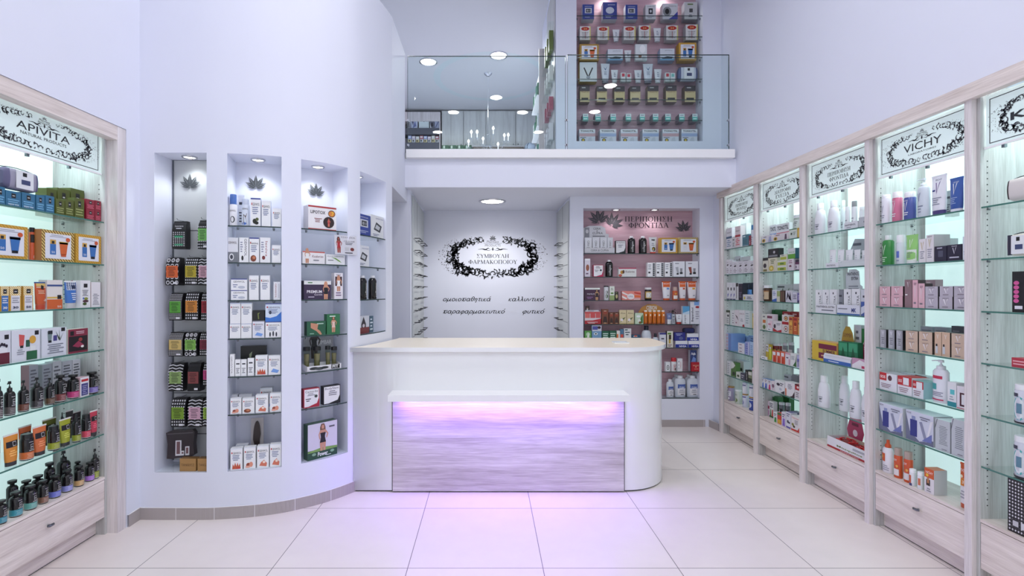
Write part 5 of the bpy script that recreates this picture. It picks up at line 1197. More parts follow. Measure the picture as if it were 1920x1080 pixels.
for a0,a1,yt,lb in ((160,290,950,'small kraft brown carton left on the bottom of the first niche'),(304,420,950,'small kraft brown carton right on the bottom of the first niche')):
    x0,x1,yt_,_ = Q(a0,a1,yt,0,k2); Y = A.y + .02
    zt = H - (yt_ - CY) * Y / FPX
    o = carton((x1 - x0) * Y / FPX,max(zt - .3365,.05),.05,(168,128,76),[('t','TANGLICZ',.5,.5,.2,(80,56,30),.8)],topcol=(120,88,50)); o.location = (((x0 + x1) / 2 - CX) * Y / FPX,Y + .025,.3365)
    tag(o,lb,'box','kraft cartons on the bottom of the first niche')
# leaf emblems printed on the niche backs (thin dark inlays fixed to the wall)
for k,px,py,wpx in ((1,357,339,40),(2,480,341,38),(3,592,355,36)):
    F = FRAMES['N%d' % k]; t,p = F.hit(px,.217 - .016 if k == 1 else .256)
    if k == 1: p = p
    off = -F.n
    z = H - (py - CY) * p.y / FPX; w_ = wpx * p.y / FPX
    m = MB()
    def mf(x,y,L): return (x,-.0012 - .0003 * L,y)
    add_leaf(m,mf,0,-w_ * .3,w_,PM((66,70,74),.4))
    o = m.build('leaf_emblem',loc=(p.x + F.n.x * .006,p.y + F.n.y * .006,z),rz=F.rz)
    tag(o,'dark seven-pointed leaf emblem at the top of the %s curved-wall niche' % ['','first','second','third'][k],'emblem','leaf emblems in the curved wall niches')
# ================================================================== PINK NICHE DOWNSTAIRS
k1 = (1090,400,6.0); k2_ = (1200,400,6.0)
def cera(w,h,d):
    e = empty('counter_display'); m = MB(); c = PM((206,206,212)); dk = PM((120,122,130))
    P_ = [(-.5,0),(.36,0),(.36,.70),(.26,.72),(.24,.92),(.1,1.0),(-.3,1.0),(-.38,.97),(-.5,.92)]
    n = len(P_); m.face([(x * w,d / 2 - .004,z * h) for x,z in P_],c)
    for i in range(n):
        a,b = P_[i],P_[(i + 1) % n]; m.face([(a[0] * w,d / 2 - .002,a[1] * h),(b[0] * w,d / 2 - .002,b[1] * h),(b[0] * w,d / 2 - .004,b[1] * h),(a[0] * w,d / 2 - .004,a[1] * h)],dk)
    def mf(x,y,L): return (x,d / 2 - .004 - .0003 * L,y)
    mf.curved = False
    art_on(m,[('r',.03,.55,.2,.94,(140,142,150)),('o',.12,.8,.05,.07,(200,200,204)),('t','CERA',.46,.90,.075,(50,52,60),.25),('t','di',.46,.82,.06,(50,52,60)),('t','CUPRA',.48,.74,.075,(50,52,60),.35),('l',.28,.6,.8,.66,1,(90,92,100))],mf,w,h); m.build('header',e)
    m = MB(); m.box(-w / 2,w / 2,-d / 2,-d / 2 + .003,0,h * .2,c); m.box(-w / 2,w / 2,-d / 2,d / 2 - .005,0,.004,c)
    def mf2(x,y,L): return (x,-d / 2 - .0003 * L,y)
    mf2.curved = False; art_on(m,[('t','CERA di CUPRA',.5,.55,.35,(60,62,70),.6),('r',0,.18,1,.22,(150,152,160))],mf2,w,h * .2); m.build('front_lip',e)
    return e
r = put('P',0,[
    (35,380,130,X(cera),'large white countertop display with rounded header','display',{'d': .09}),
    (385,500,308,C((30,40,38),sw((30,40,38)) + [('t','BodySlant',.5,.86,.1,(60,60,66),.8),('l',.2,.45,.8,.7,3,(110,110,120))]),'white carton with black swoosh','box',{'d': .05}),
    (518,608,258,COLL(),'black bottle with vertical white lettering','bottle'),(643,738,258,COLL(),'black bottle with vertical white lettering','bottle')],k1)
put('P',0,[(97,190,268,T((226,228,230),[('o',.35,.86,.12,.05,(50,50,56)),('r',.45,.8,.8,.9,(34,34,38)),('o',.55,.2,.28,.16,(50,44,34)),('o',.5,.22,.14,.08,(190,170,60)),('l',.2,.4,.8,.65,2,(150,150,160))],capcol=(206,70,56),caph=.1),'white tube with a red cap','tube'),
    (222,424,275,C((212,168,70),gift(0,BLU,BLU)),'gold framed gift box','box',{'d': .07}),(432,655,272,C((226,206,140),gift(1,(220,220,226),ORG)),'striped gift box with an orange tube','box',{'d': .07})],k2_)
# four slim cartons standing in the display
F = FRAMES['P']
for i,(a,b) in enumerate(((40,120),(125,205),(212,290),(294,356))):
    put('P',0,[(a,b,272,C((222,224,230),[('t','CERA',.5,.62,.3,(40,42,50),.36,-pi / 2),('l',.2,.3,.8,.42,1,(110,112,120))]),'slim white carton standing in the display','box',{'back': .035,'d': .03})],k1)
put('P',1,[(38,102,510,C((216,210,222),[('r',.1,.9,.9,1,(236,236,240)),('o',.5,.5,.3,.18,(150,90,70)),('l',.1,.1,.9,.25,1,(110,80,110))]),'tall lilac carton with a brown picture','box',{'d': .04}),
    (134,248,580,C((180,40,80),sw((190,40,90)) + [('l',.2,.7,.8,.9,2,(100,80,90)),('l',.1,.4,.6,.6,2,(110,110,120)),('o',.75,.55,.1,.08,(50,50,60))]),'white carton with pink swoosh','box',{'d': .05}),
    (268,355,525,COLL(),'black bottle with white sideways lettering','bottle'),
    (415,622,612,C((222,224,222),[('r',0,.88,1,1,(176,60,90)),('o',.2,.5,.1,.2,(190,140,50)),('o',.28,.55,.06,.2,(90,60,40)),('t','Kcalories',.65,.58,.22,(90,50,60),.5),('o',.1,.15,.1,.15,(190,90,80))]),'wide low white carton with a crimson top','box',{'d': .05})],k1)
GS = [('r',.12,.24,.38,.36,(50,52,58)),('l',.1,.5,.5,.9,3,(150,152,160)),('r',.68,.05,.95,.95,(60,62,70)),('w',.68,.1,.95,.9,2,6,(200,202,206))]
DD = lambda c: [('l',.1,.8,.7,.92,1,(130,130,140)),('p',[(.2,.62),(.45,.64),(.5,.22),(.36,.2)],c),('r',.3,.14,.48,.24,(24,24,28)),('p',[(.6,.55),(.8,.55),(.78,.28),(.62,.28)],(140,140,148)),('r',.58,.18,.82,.30,(24,24,28))]
put('P',1,[(82,172,555,C(WHT,GS),'white carton with dark dotted side strip','box',{'d': .06}),(180,268,552,C(WHT,GS),'white carton with dark dotted side strip','box',{'d': .06}),(278,366,552,C(WHT,GS),'white carton with dark dotted side strip','box',{'d': .06}),
    (370,505,540,C((226,228,234),DD((170,172,180))),'white gift carton with silver tubes','box',{'d': .06}),(514,655,540,C((224,226,232),DD((140,70,60))),'white gift carton with reddish tube','box',{'d': .06})],k2_)
VT = lambda a: [('r',0,.70,1,1,(214,96,40)),('t','VICHY',.5,.91,.09,(246,244,240),.85),('p',[(0,.5),(1,.5),(1,.72),(0,.72)],(220,170,60)),('r',.5,.55,.85,.66,a),('l',.5,.1,.85,.25,1,(160,160,170))]
put('P',2,[(38,210,838,C((70,40,66),[('r',0,.86,1,1,(226,232,226)),('t','PREMIUM',.4,.5,.12,(206,200,212),.5),('f',.8,-.02,.9,(196,150,110),(50,40,40),(60,44,36)),('l',.1,.1,.6,.3,2,(150,110,160))]),'dark purple carton with a woman','box',{'d': .06}),
    (250,308,815,J((216,218,222),[('o',.5,.6,.3,.12,(120,124,120)),('o',.5,.3,.3,.15,(90,110,80))],capcol=(20,20,22),capf=.08,name='canister'),'grey printed canister with black lid','tin'),
    (318,374,820,C((220,226,216),[('o',.5,.5,.3,.06,(90,130,60)),('r',0,0,1,.35,(150,170,110)),('l',.2,.7,.8,.9,2,(120,130,120))],side=(200,205,200)),'tall white and green carton','box',{'d': .04}),
    (377,418,880,C((46,44,34),[('o',.5,.45,.3,.25,(190,180,130)),('l',.1,.8,.9,.95,1,(150,150,110))]),'small dark olive carton','box',{'d': .04}),
    (455,672,874,C((226,140,130),[('p',[(0,.95),(.35,.6),(.3,.5),(0,.75)],(230,226,226)),('p',[(0,.5),(.3,.2),(.2,.1),(0,.3)],(236,232,230)),('o',.47,.4,.2,.32,(232,224,226)),('t','URIL',.47,.42,.16,(90,120,160),.24),('p',[(.65,.9),(1,.8),(1,.6),(.65,.75)],(200,70,60)),('p',[(.65,.55),(1,.5),(1,.3),(.65,.35)],(230,110,60)),('r',.62,.04,.95,.2,(226,190,190))]),'coral carton with white ovals','box',{'d': .05})],k1)
put('P',2,[(50,130,835,J((34,26,22),[('r',0,.18,1,.82,(196,160,84)),('r',.1,.25,.9,.72,(226,226,220)),('o',.5,.48,.25,.2,(50,50,54)),('o',.5,.48,.16,.13,(226,226,220))],capcol=(226,226,228),capf=.16,name='supplement_jar'),'dark jar with amber label and white lid','jar'),
    (243,348,765,T((226,226,232),VT((110,150,214)),capcol=(206,90,44),caph=.1,crimp=(210,92,40)),'orange and white sun tube with blue patch','tube'),
    (432,522,765,T((226,222,226),VT((200,90,50)),capcol=(206,90,44),caph=.1,crimp=(210,92,40)),'orange and white sun tube','tube'),(526,640,765,T((226,222,226),VT((226,170,50)),capcol=(206,90,44),caph=.1,crimp=(210,92,40)),'orange and white sun tube','tube'),
    (362,425,830,B((196,92,54),[('r',.1,.15,.9,.55,(232,226,220)),('o',.5,.75,.2,.1,(220,160,60))],cap='dome',capcol=(186,160,150),neck=.72,shoulder=.66,name='spray_bottle'),'small orange spray bottle between the tubes','bottle',{'back': .04})],k2_)
k = (1090,560,8.348)
def plant(w,h,d):
    e = empty('artificial_plant'); rnd = random.Random(3); m = MB(); g = [PM((34,52,34),.6),PM((50,70,44),.6),PM((26,38,28),.6)]
    for i in range(90):
        a = rnd.uniform(0,6.28); r_ = rnd.uniform(0,.5); x,y = r_ * w * cos(a),r_ * d * sin(a); z = h * (.35 + .6 * rnd.random() * (1 - r_)); l = rnd.uniform(.012,.022); t = rnd.uniform(0,6.28); q = rnd.uniform(-.6,.6)
        u_ = Vector((cos(t),sin(t),q)).normalized() * l; v_ = Vector((-sin(t),cos(t),rnd.uniform(-.4,.4))).normalized() * l * .35
        p = Vector((x,y,z)); m.face([p - u_,p + v_,p + u_,p - v_],g[i % 3])
    m.build('foliage',e); m = MB(); m.loft([(0,w * .16,w * .16,PM((60,50,44))),(h * .3,w * .2,w * .2,PM((60,50,44)))]); m.build('pot',e)
    m = MB(); m.tube([(0,0,h * .28),(0,0,h * .7)],.003,PM((50,60,40))); m.build('stem',e); return e
BRN = [('o',.5,.76,.34,.12,(150,70,50)),('p',[(.1,.1),(.9,.1),(.7,.5),(.3,.5)],(60,40,34)),('l',.3,.84,.7,.92,1,(220,190,170)),('r',.3,.04,.7,.1,(190,150,110))]
BEI = [('t','Aloe',.5,.78,.11,(70,60,40),.7),('p',[(.1,.1),(.6,.3),(.9,.5),(.4,.4)],(90,100,50)),('o',.35,.3,.2,.1,(235,226,230)),('r',0,.0,1,.08,(190,170,120))]
def arch_card(w,h,d): return header_card(w,h,d,(196,140,70),[('p',[(0,0),(1,0),(1,.35),(.5,.5),(0,.35)],(150,80,50)),('t','CEBION',.5,.8,.2,(236,230,226),.4,0,.03),('l',.15,.5,.85,.7,2,(226,190,90)),('o',.2,.5,.08,.14,(200,110,60))],'arch')
VTUBE = B((214,120,40),[('o',.5,.75,.2,.08,(240,226,200)),('l',.2,.2,.8,.6,4,(150,70,30)),('r',.1,.0,.9,.12,(150,70,34))],cap='wide',capcol=(236,232,228),neck=.9,shoulder=.88,flat=1,name='vitamin_tube')
r = put('P',3,[
    (50,310,205,C((216,208,212),[('r',0,.0,1,.28,(176,40,50)),('p',[(0,.28),(1,.28),(1,.45),(.5,.3)],(190,50,60)),('r',0,.86,1,1,(200,84,84)),('r',.02,.5,.32,.86,(214,110,104)),('r',.35,.5,.65,.86,(206,84,84)),('r',.68,.5,.98,.86,(200,90,90)),('l',.1,.04,.9,.2,2,(236,220,220))]),'red and white wide display carton','box',{'d': .08}),
    (320,425,165,C((120,70,50),BRN),'tall brown cocoa coloured carton','box',{'d': .05}),(435,508,215,C((110,66,48),BRN),'short brown carton','box',{'d': .05}),(512,592,215,C((110,66,48),BRN),'short brown carton','box',{'d': .05}),
    (595,706,178,C((214,200,160),BEI),'beige herbal carton','box',{'d': .05}),(710,824,178,C((214,200,160),BEI),'beige herbal carton','box',{'d': .05}),
    (840,972,225,C((196,216,190),[('p',[(.5,.0),(.95,.1),(.95,.9),(.7,.6)],(70,120,60)),('o',.4,.7,.25,.1,(236,240,240)),('o',.5,.3,.2,.16,(226,232,226)),('o',.6,.15,.16,.1,(120,90,50))]),'white and leaf green carton','box',{'d': .05}),
    (975,1036,182,VTUBE,'orange vitamin tube with white cap','bottle'),(1042,1106,182,VTUBE,'orange vitamin tube with white cap','bottle'),(1112,1174,182,VTUBE,'orange vitamin tube with white cap','bottle'),(1180,1242,182,VTUBE,'orange vitamin tube with white cap','bottle'),(1247,1310,182,VTUBE,'orange vitamin tube with white cap','bottle'),
    (890,1310,78,X(arch_card),'arched orange header card behind vitamin tubes','display card',{'back': .10,'d': .006}),
    (1330,1420,228,T((110,124,170),[('l',.2,.5,.8,.8,2,(200,210,230)),('r',0,0,1,.2,(230,232,236))],capcol=(226,228,232),caph=.3),'slate blue tube with white cap','tube'),(1422,1466,242,C((170,176,184),plain()),'narrow grey carton beside blue tube','box',{'d': .04}),
    (1472,1578,242,T((226,228,232),[('o',.5,.8,.08,.06,(60,70,100)),('l',.2,.4,.8,.6,2,(140,144,160))],capcol=(176,50,44),caph=.2),'white tube with brick red cap','tube'),
    (1585,1695,118,C((222,226,232),[('r',0,.6,1,1,(90,160,206)),('p',[(0,.55),(1,.55),(1,.75),(0,.62)],(190,214,232)),('t','pepti',.3,.28,.26,(60,60,70),.46,pi / 2)]),'white carton with sky blue top','box',{'d': .05}),
    (1702,1868,48,C((216,218,226),[('t','Bepanthol',.2,.42,.19,(50,52,62),.62,pi / 2,.02),('r',.38,.84,1,1,(120,160,214)),('o',.72,.76,.22,.05,(160,40,50)),('l',.5,.2,.9,.6,4,(150,150,165))],side=(180,184,196)),'tallest white carton with vertical lettering','box',{'d': .07}),
    (1340,1560,110,X(plant),'small dark green leafy plant','plant',{'back': .11,'d': .08}),
    (62,276,190,C((206,204,210),[('l',.1,.2,.9,.8,1,(90,60,100))],topcol=(200,200,206)),'flat white carton on the red one','box',{'on': 0,'d': .06,'h': .018}),
    (60,130,60,X(header_card,col=(60,46,44),art=[('f',.5,.1,.8,(170,130,110),(220,220,226),(30,24,24))],shape='rect'),'dark portrait card above red display carton','display card',{'zb': 1.36,'back': .05,'d': .006,'h': .085})],k)
NIV = lambda: C((34,50,150),[('r',0,.5,1,1,(224,226,232)),('t','NIVEA',.6,.2,.26,(230,232,240),.6,0,.03),('r',0,.46,1,.5,(120,130,190))],side=(206,210,220))
r = put('P',4,[
    (52,160,505,C((96,160,80),[('o',.5,.8,.3,.12,(190,220,190)),('p',[(.3,.6),(.7,.6),(.6,.9),(.5,.8)],(230,236,226))]),'light green carton at the left','box',{'d': .05}),
    (165,318,418,C((120,160,196),[('r',0,.74,1,1,(206,208,222)),('r',.05,.8,.6,.96,(80,84,160)),('o',.4,.62,.2,.06,(230,236,240)),('o',.4,.62,.1,.03,(30,60,60)),('o',.75,.9,.18,.06,(60,40,50))]),'tall blue and white carton','box',{'d': .05}),
    (325,436,508,C((30,92,64),[('l',.1,.55,.9,.9,3,(210,230,220))]),'dark green carton','box',{'d': .05}),(440,550,504,C((30,92,64),[('l',.1,.55,.9,.9,3,(210,230,220))]),'dark green carton','box',{'d': .05}),
    (553,606,502,C((226,226,222),[('r',0,.55,.5,.8,(220,120,60))]),'narrow white and orange carton','box',{'d': .04}),(609,662,478,C((80,120,150),[('r',.1,.55,.9,.72,(210,80,60))]),'blue carton with an orange patch','box',{'d': .04}),
    (668,782,468,C((224,226,228),[('l',.1,.62,.9,.86,2,(60,80,90)),('r',.1,.9,.5,.96,(40,90,80))]),'white rounded-look carton with dark print','box',{'d': .05}),(786,928,566,C((46,84,110),[('l',.1,.8,.9,.95,1,(220,226,232)),('r',.3,.86,.6,.96,(206,90,60))]),'low blue carton near the clear bottle','box',{'d': .05}),
    (935,1098,425,B((206,212,222),[('r',.1,.4,.9,.8,(230,232,236))],cap='screw',capcol=(30,32,48),neck=.80,shoulder=.58,name='mouthwash_bottle'),'clear grey bottle with dark cap','bottle'),(1112,1205,545,B((206,212,222),None,cap='screw',capcol=(30,32,48),neck=.74,shoulder=.6,name='mouthwash_bottle'),'short clear bottle with dark cap','bottle'),
    (1225,1326,535,C((214,216,226),[('r',0,.88,1,1,(60,60,130)),('l',.2,.5,.8,.7,1,(60,60,80)),('o',.6,.6,.12,.05,(60,60,80))]),'white carton with indigo top','box',{'d': .05}),
    (1340,1436,508,C((222,220,206),[('r',.1,.8,.7,.9,(96,140,60)),('r',.3,.5,.7,.78,(60,44,30)),('r',.3,.25,.6,.5,(190,160,70)),('l',.1,.04,.9,.2,2,(120,60,80))],side=(60,60,54)),'tall carton with green yellow pictures','box',{'d': .05}),
    (1472,1666,660,NIV(),'blue and white carton, lower row','box',{'d': .07}),(1674,1852,660,NIV(),'blue and white carton, lower row','box',{'d': .07}),
    (1652,1836,545,NIV(),'blue and white carton, upper row','box',{'d': .07,'on': 13}),
    (1455,1630,530,C((46,48,130),[('l',.1,.6,.8,.9,2,(190,196,220)),('o',.6,.3,.2,.2,(90,100,150))]),'indigo carton stacked on the left','box',{'d': .06,'on': 12}),
    (1602,1786,460,X(wash_bag,body=(34,38,84),band=(24,26,56),mark=False),'small navy pouch on top of cartons','bag',{'d': .06,'on': 14})],k)
k = (1235,640,9.0)
put('P',5,[
    (118,195,350,C((224,226,230),[('o',.5,.42,.3,.25,(50,60,60)),('o',.5,.42,.2,.17,(226,228,230)),('o',.5,.42,.08,.07,(40,50,50))]),'white carton with a round green mark','box',{'d': .05}),
    (200,304,275,B((224,224,228),[('l',.3,.1,.9,.8,4,(160,70,70)),('r',.6,.1,.8,.4,(90,60,60))],cap='wide',capcol=(190,40,50),neck=.72,shoulder=.64,flat=.7),'white bottle with bright red cap','bottle'),
    (315,402,292,C((226,226,230),[('t','MEDI',.65,.5,.2,(180,70,80),.5,pi / 2),('l',.2,.1,.4,.9,3,(140,144,160))],side=(190,190,200)),'white carton with red vertical word','box',{'d': .05}),
    (530,640,150,C((50,66,120),[('t','Aqla',.5,.84,.12,(230,232,238),.7,0,.03),('p',[(.1,.4),(.5,.7),(.9,.6),(.9,.3)],(120,150,210)),('o',.45,.3,.25,.1,(226,230,236)),('r',0,0,1,.15,(40,50,80))],side=(190,196,206)),'tall navy and white carton','box',{'d': .06,'back': .06}),
    (556,700,355,C((176,30,44),[('t','HAGOR',.5,.66,.15,(230,196,170),.7),('l',.3,.2,.8,.35,1,(220,140,130)),('o',.5,.5,.1,.06,(220,170,140))]),'bright red carton in front','box',{'d': .035,'back': .012})],k)
CLB = lambda: B((206,212,222),[('r',.2,.56,.95,.82,(74,100,170)),('t','CLEAR',.58,.62,.12,(230,234,240),.5,0,.02),('r',.2,.14,.95,.56,(222,222,228)),('l',.3,.26,.85,.5,3,(130,134,150)),('r',.45,.16,.75,.2,(30,30,34))],cap='screw',capcol=(222,226,232),neck=.88,shoulder=.74,flat=.6,name='clear_solution_bottle',gloss=.1)
put('P',6,[(125,255,640,CLB(),'smaller clear bottle with blue label','bottle'),(258,458,575,CLB(),'large clear bottle with blue label, front row','bottle'),(466,668,575,CLB(),'large clear bottle with blue label, front row','bottle'),
    (215,385,560,CLB(),'clear bottle in the back row','bottle',{'back': .135,'round': True,'d': .06}),(425,590,560,CLB(),'clear bottle in the back row','bottle',{'back': .135,'d': .06})],k)
# leaves and lettering on the mauve back panel
def flat_thing(fr,px,py,name,fn,label,cat,depth=.2135,group=None):
    F = FRAMES[fr]; t,p = F.hit(px,depth); z = H - (py - CY) * p.y / FPX
    m = MB()
    def mf(x,y,L): return (x,-.0012 - .0003 * L,y)
    mf.curved = False; fn(m,mf,p.y / FPX)
    o = m.build(name,loc=(p.x,p.y,z),rz=F.rz); tag(o,label,cat,group); return o
LG = PM((72,70,76),.4)
def two(m,mf,s): add_leaf(m,mf,-12 * s,-4 * s,42 * s,LG,rot=.15); add_leaf(m,mf,12 * s,-10 * s,40 * s,LG,rot=-.55)
flat_thing('P',1135,412,'leaf_emblem',two,'pair of dark leaf emblems left of the mauve panel lettering','emblem')
flat_thing('P',1280,428,'leaf_emblem',lambda m,mf,s: add_leaf(m,mf,2 * s,-4 * s,32 * s,LG,rot=.1),'single dark leaf emblem right of the mauve panel lettering','emblem')
def lett(m,mf,s):
    put_text(m,'a',mf,0,5.8 * s,9.5 * s,PM((52,44,52)),1,90 * s,geo=serif_geo('ΠΕΡΙΠΟΙΗΣΗ')); put_text(m,'b',mf,0,-5.8 * s,9.5 * s,PM((52,44,52)),1,75 * s,geo=serif_geo('ΦΡΟΝΤΙΔΑ'))
flat_thing('P',1216,416.5,'wall_lettering',lett,'two lines of dark serif lettering on the mauve panel','lettering')
# ================================================================== PINK NICHE UPSTAIRS
k = (1060,0,3.6); bk = {'back': .085,'d': .09}
def U_(sh,rows): put('U',sh,[(a,b,y,mk,lk,ct,dict(o_ or {},**{kk: vv for kk,vv in bk.items() if kk not in (o_ or {}) and (kk != 'd' or mk[0] == 'carton' or mk[0] == 'custom')})) for a,b,y,mk,lk,ct,o_ in rows],k)
OB = lambda: C((52,72,150),OMB,side=(200,204,214)); OW = lambda c=(210,212,218): C(c,[('t','OMRON',.5,.88,.08,(110,110,120),.7),('r',.3,.35,.7,.75,(34,36,44)),('o',.5,.55,.1,.1,(200,204,210)),('l',.1,.06,.9,.25,2,(130,134,150))],side=(170,172,180))
U_(0,[(115,195,30,OB(),'blue blood pressure monitor carton','box',None),(252,350,15,C((54,66,140),[('t','omron',.6,.86,.08,(226,228,236),.5),('o',.5,.52,.3,.2,(190,196,210)),('l',.1,.08,.8,.25,2,(190,200,220))],side=(200,204,214)),'wide indigo monitor carton','box',None),(405,488,32,OB(),'blue blood pressure monitor carton','box',None),
    (540,612,32,OW(),'grey carton with a black device','box',None),(655,760,24,C((206,208,216),[('o',.3,.5,.28,.3,(130,134,140)),('o',.3,.5,.14,.18,(24,24,28)),('p',[(.4,.0),(1,.0),(1,.5),(.7,.2)],(64,70,160)),('t','micro',.65,.85,.09,(70,70,80),.5)],side=(170,172,180)),'white carton with black oval and indigo','box',None),(802,892,14,C((200,202,204),[('l',.2,.8,.8,.95,1,(90,120,60)),('r',.38,.4,.65,.62,(80,80,84)),('l',.3,.1,.7,.3,2,(120,120,130))],side=(160,160,170)),'plain grey carton at the right','box',None)])
RO = lambda: C((216,216,216),[('o',.5,.82,.38,.14,(176,40,34)),('t','24',.5,.82,.12,(230,200,120),.3),('l',.15,.1,.85,.6,5,(150,150,155)),('r',.9,0,1,1,(214,206,130)),('r',.48,.1,.52,.6,(150,60,60))],side=(190,190,194))
WT = lambda: T((226,230,236),[('l',.3,.3,.7,.8,3,(120,130,150))],capcol=(214,218,226),caph=.16)
U_(1,[(97,172,178,RO(),'white carton with red oval','box',None),(215,295,180,RO(),'white carton with red oval','box',None),(318,366,200,WT(),'small white tube','tube',None),(393,475,178,RO(),'white carton with red oval','box',None),(495,575,172,RO(),'white carton with red oval','box',None),(593,646,190,WT(),'small white tube','tube',None),(680,762,172,RO(),'white carton with red oval','box',None),(812,895,166,RO(),'white carton with red oval','box',None)])
PF = lambda: C((206,212,222),[('t','perfume',.6,.85,.08,(60,60,80),.5),('p',[(.1,.2),(.5,.35),(.9,.3),(.8,.1),(.3,.05)],(40,44,56)),('r',0,0,1,.14,(110,170,210))],side=(150,170,200))
U_(2,[(95,228,298,C((214,176,84),gift(1,BLU,ORG),side=(206,160,60)),'striped gold gift box','box',None),(285,390,332,PF(),'pale carton with dark picture','box',None),(397,446,340,WT(),'small white tube','tube',None),(472,552,298,C((216,222,226),[('o',.62,.7,.25,.25,(240,242,246)),('o',.4,.25,.14,.12,(130,90,70)),('r',.6,.05,.9,.25,(180,190,196))]),'white display carton standing taller','box',{'d': .04}),(638,738,328,PF(),'pale carton with dark picture','box',None),(765,886,288,C((216,176,84),gift(0,BLU,BLU),side=(206,160,60)),'gold framed gift box with blue tubes','box',None)])
WV = lambda: T((220,226,236),[('p',[(.2,.85),(.5,.6),(.8,.9),(.5,.7)],(70,110,150)),('l',.25,.3,.75,.55,3,(130,140,160))],capcol=(110,116,130),caph=.14)
SM = lambda c: C((216,220,222),[('r',0,.0,1,.2,(190,200,200)),('r',.2,.55,.8,.9,c)])
U_(3,[(95,215,420,C((216,224,226),[('p',[(.22,.7),(.28,.74),(.5,.3),(.44,.26)],(50,52,56)),('p',[(.78,.7),(.72,.74),(.5,.3),(.56,.26)],(50,52,56)),('o',.5,.22,.12,.08,(150,160,170))],side=(200,170,60)),'large white carton with crossed brushes','box',None),(238,300,418,WV(),'tall pale blue tube','tube',None),(308,356,472,WT(),'small white tube','tube',None),(375,408,490,SM((190,50,70)),'small white and red carton','box',{'d': .05}),(412,445,495,SM((190,50,70)),'small white and red carton','box',{'d': .05}),(465,516,474,WT(),'small white tube','tube',None),(522,592,415,WV(),'tall pale blue tube','tube',None),(598,650,467,WT(),'small white tube','tube',None),(674,706,490,SM((190,50,60)),'small white and teal carton','box',{'d': .05}),(709,742,492,SM((120,190,180)),'small white and teal carton','box',{'d': .05}),(765,900,440,X(wash_bag,body=(200,206,220),band=(90,100,140)),'pale blue wash bag','wash bag',{'round': False,'back': .06})])
BC = lambda: C((206,188,140),[('r',0,.66,1,1,(60,54,58)),('t','MIGATO',.5,.62,.1,(120,60,50),.75),('r',.15,.12,.85,.26,(40,38,36)),('l',.1,.8,.8,.95,1,(170,170,170))],side=(110,96,80),topcol=(60,54,58))
U_(4,[(a,b,y,BC(),'beige carton with black top','box',None) for a,b,y in ((98,165,578),(212,282,580),(330,402,582),(437,508,582),(555,630,578),(678,752,576),(805,880,578))])
TC = lambda: C((214,226,226),[('r',0,0,1,.6,(96,190,180)),('l',.15,.7,.85,.9,1,(120,130,150)),('l',.15,.2,.85,.5,1,(220,240,236))],side=(120,112,124),topcol=(200,200,206))  # grey side colour carries the shade on these deep cartons
U_(5,[(a,b,768,TC(),'small white and teal carton','box',{'d': .12,'back': .05}) for a,b in ((118,155),(202,240),(304,342),(407,445),(502,537),(590,628),(674,712),(768,805),(857,893))])
TN = lambda c: [('r',0,.78,1,1,(222,224,228)),('t','TONOTIL',.5,.86,.12,(30,32,40),.84,0,.03),('r',0,.62,1,.66,c),('r',0,.54,1,.58,c),('r',0,.46,1,.5,c),('o',.25,.16,.12,.14,(70,80,60)),('o',.25,.16,.07,.09,(210,180,60)),('p',[(.5,.05),(.8,.05),(.75,.4),(.6,.35)],(190,196,206)),('l',.05,.3,.45,.42,1,(110,110,130))]
U_(6,[(a,b,872,C((206,210,220),TN(c)),lk,'box',{'d': .1,'back': .05}) for a,b,c,lk in ((92,203,(196,110,110),'white carton with red stripes'),(232,345,(110,150,210),'white carton with blue stripes'),(373,490,(196,110,110),'white carton with red stripes'),(520,633,(110,150,210),'white carton with blue stripes'),(655,768,(196,110,110),'white carton with red stripes'),(783,893,(110,150,210),'white carton with blue stripes'))])
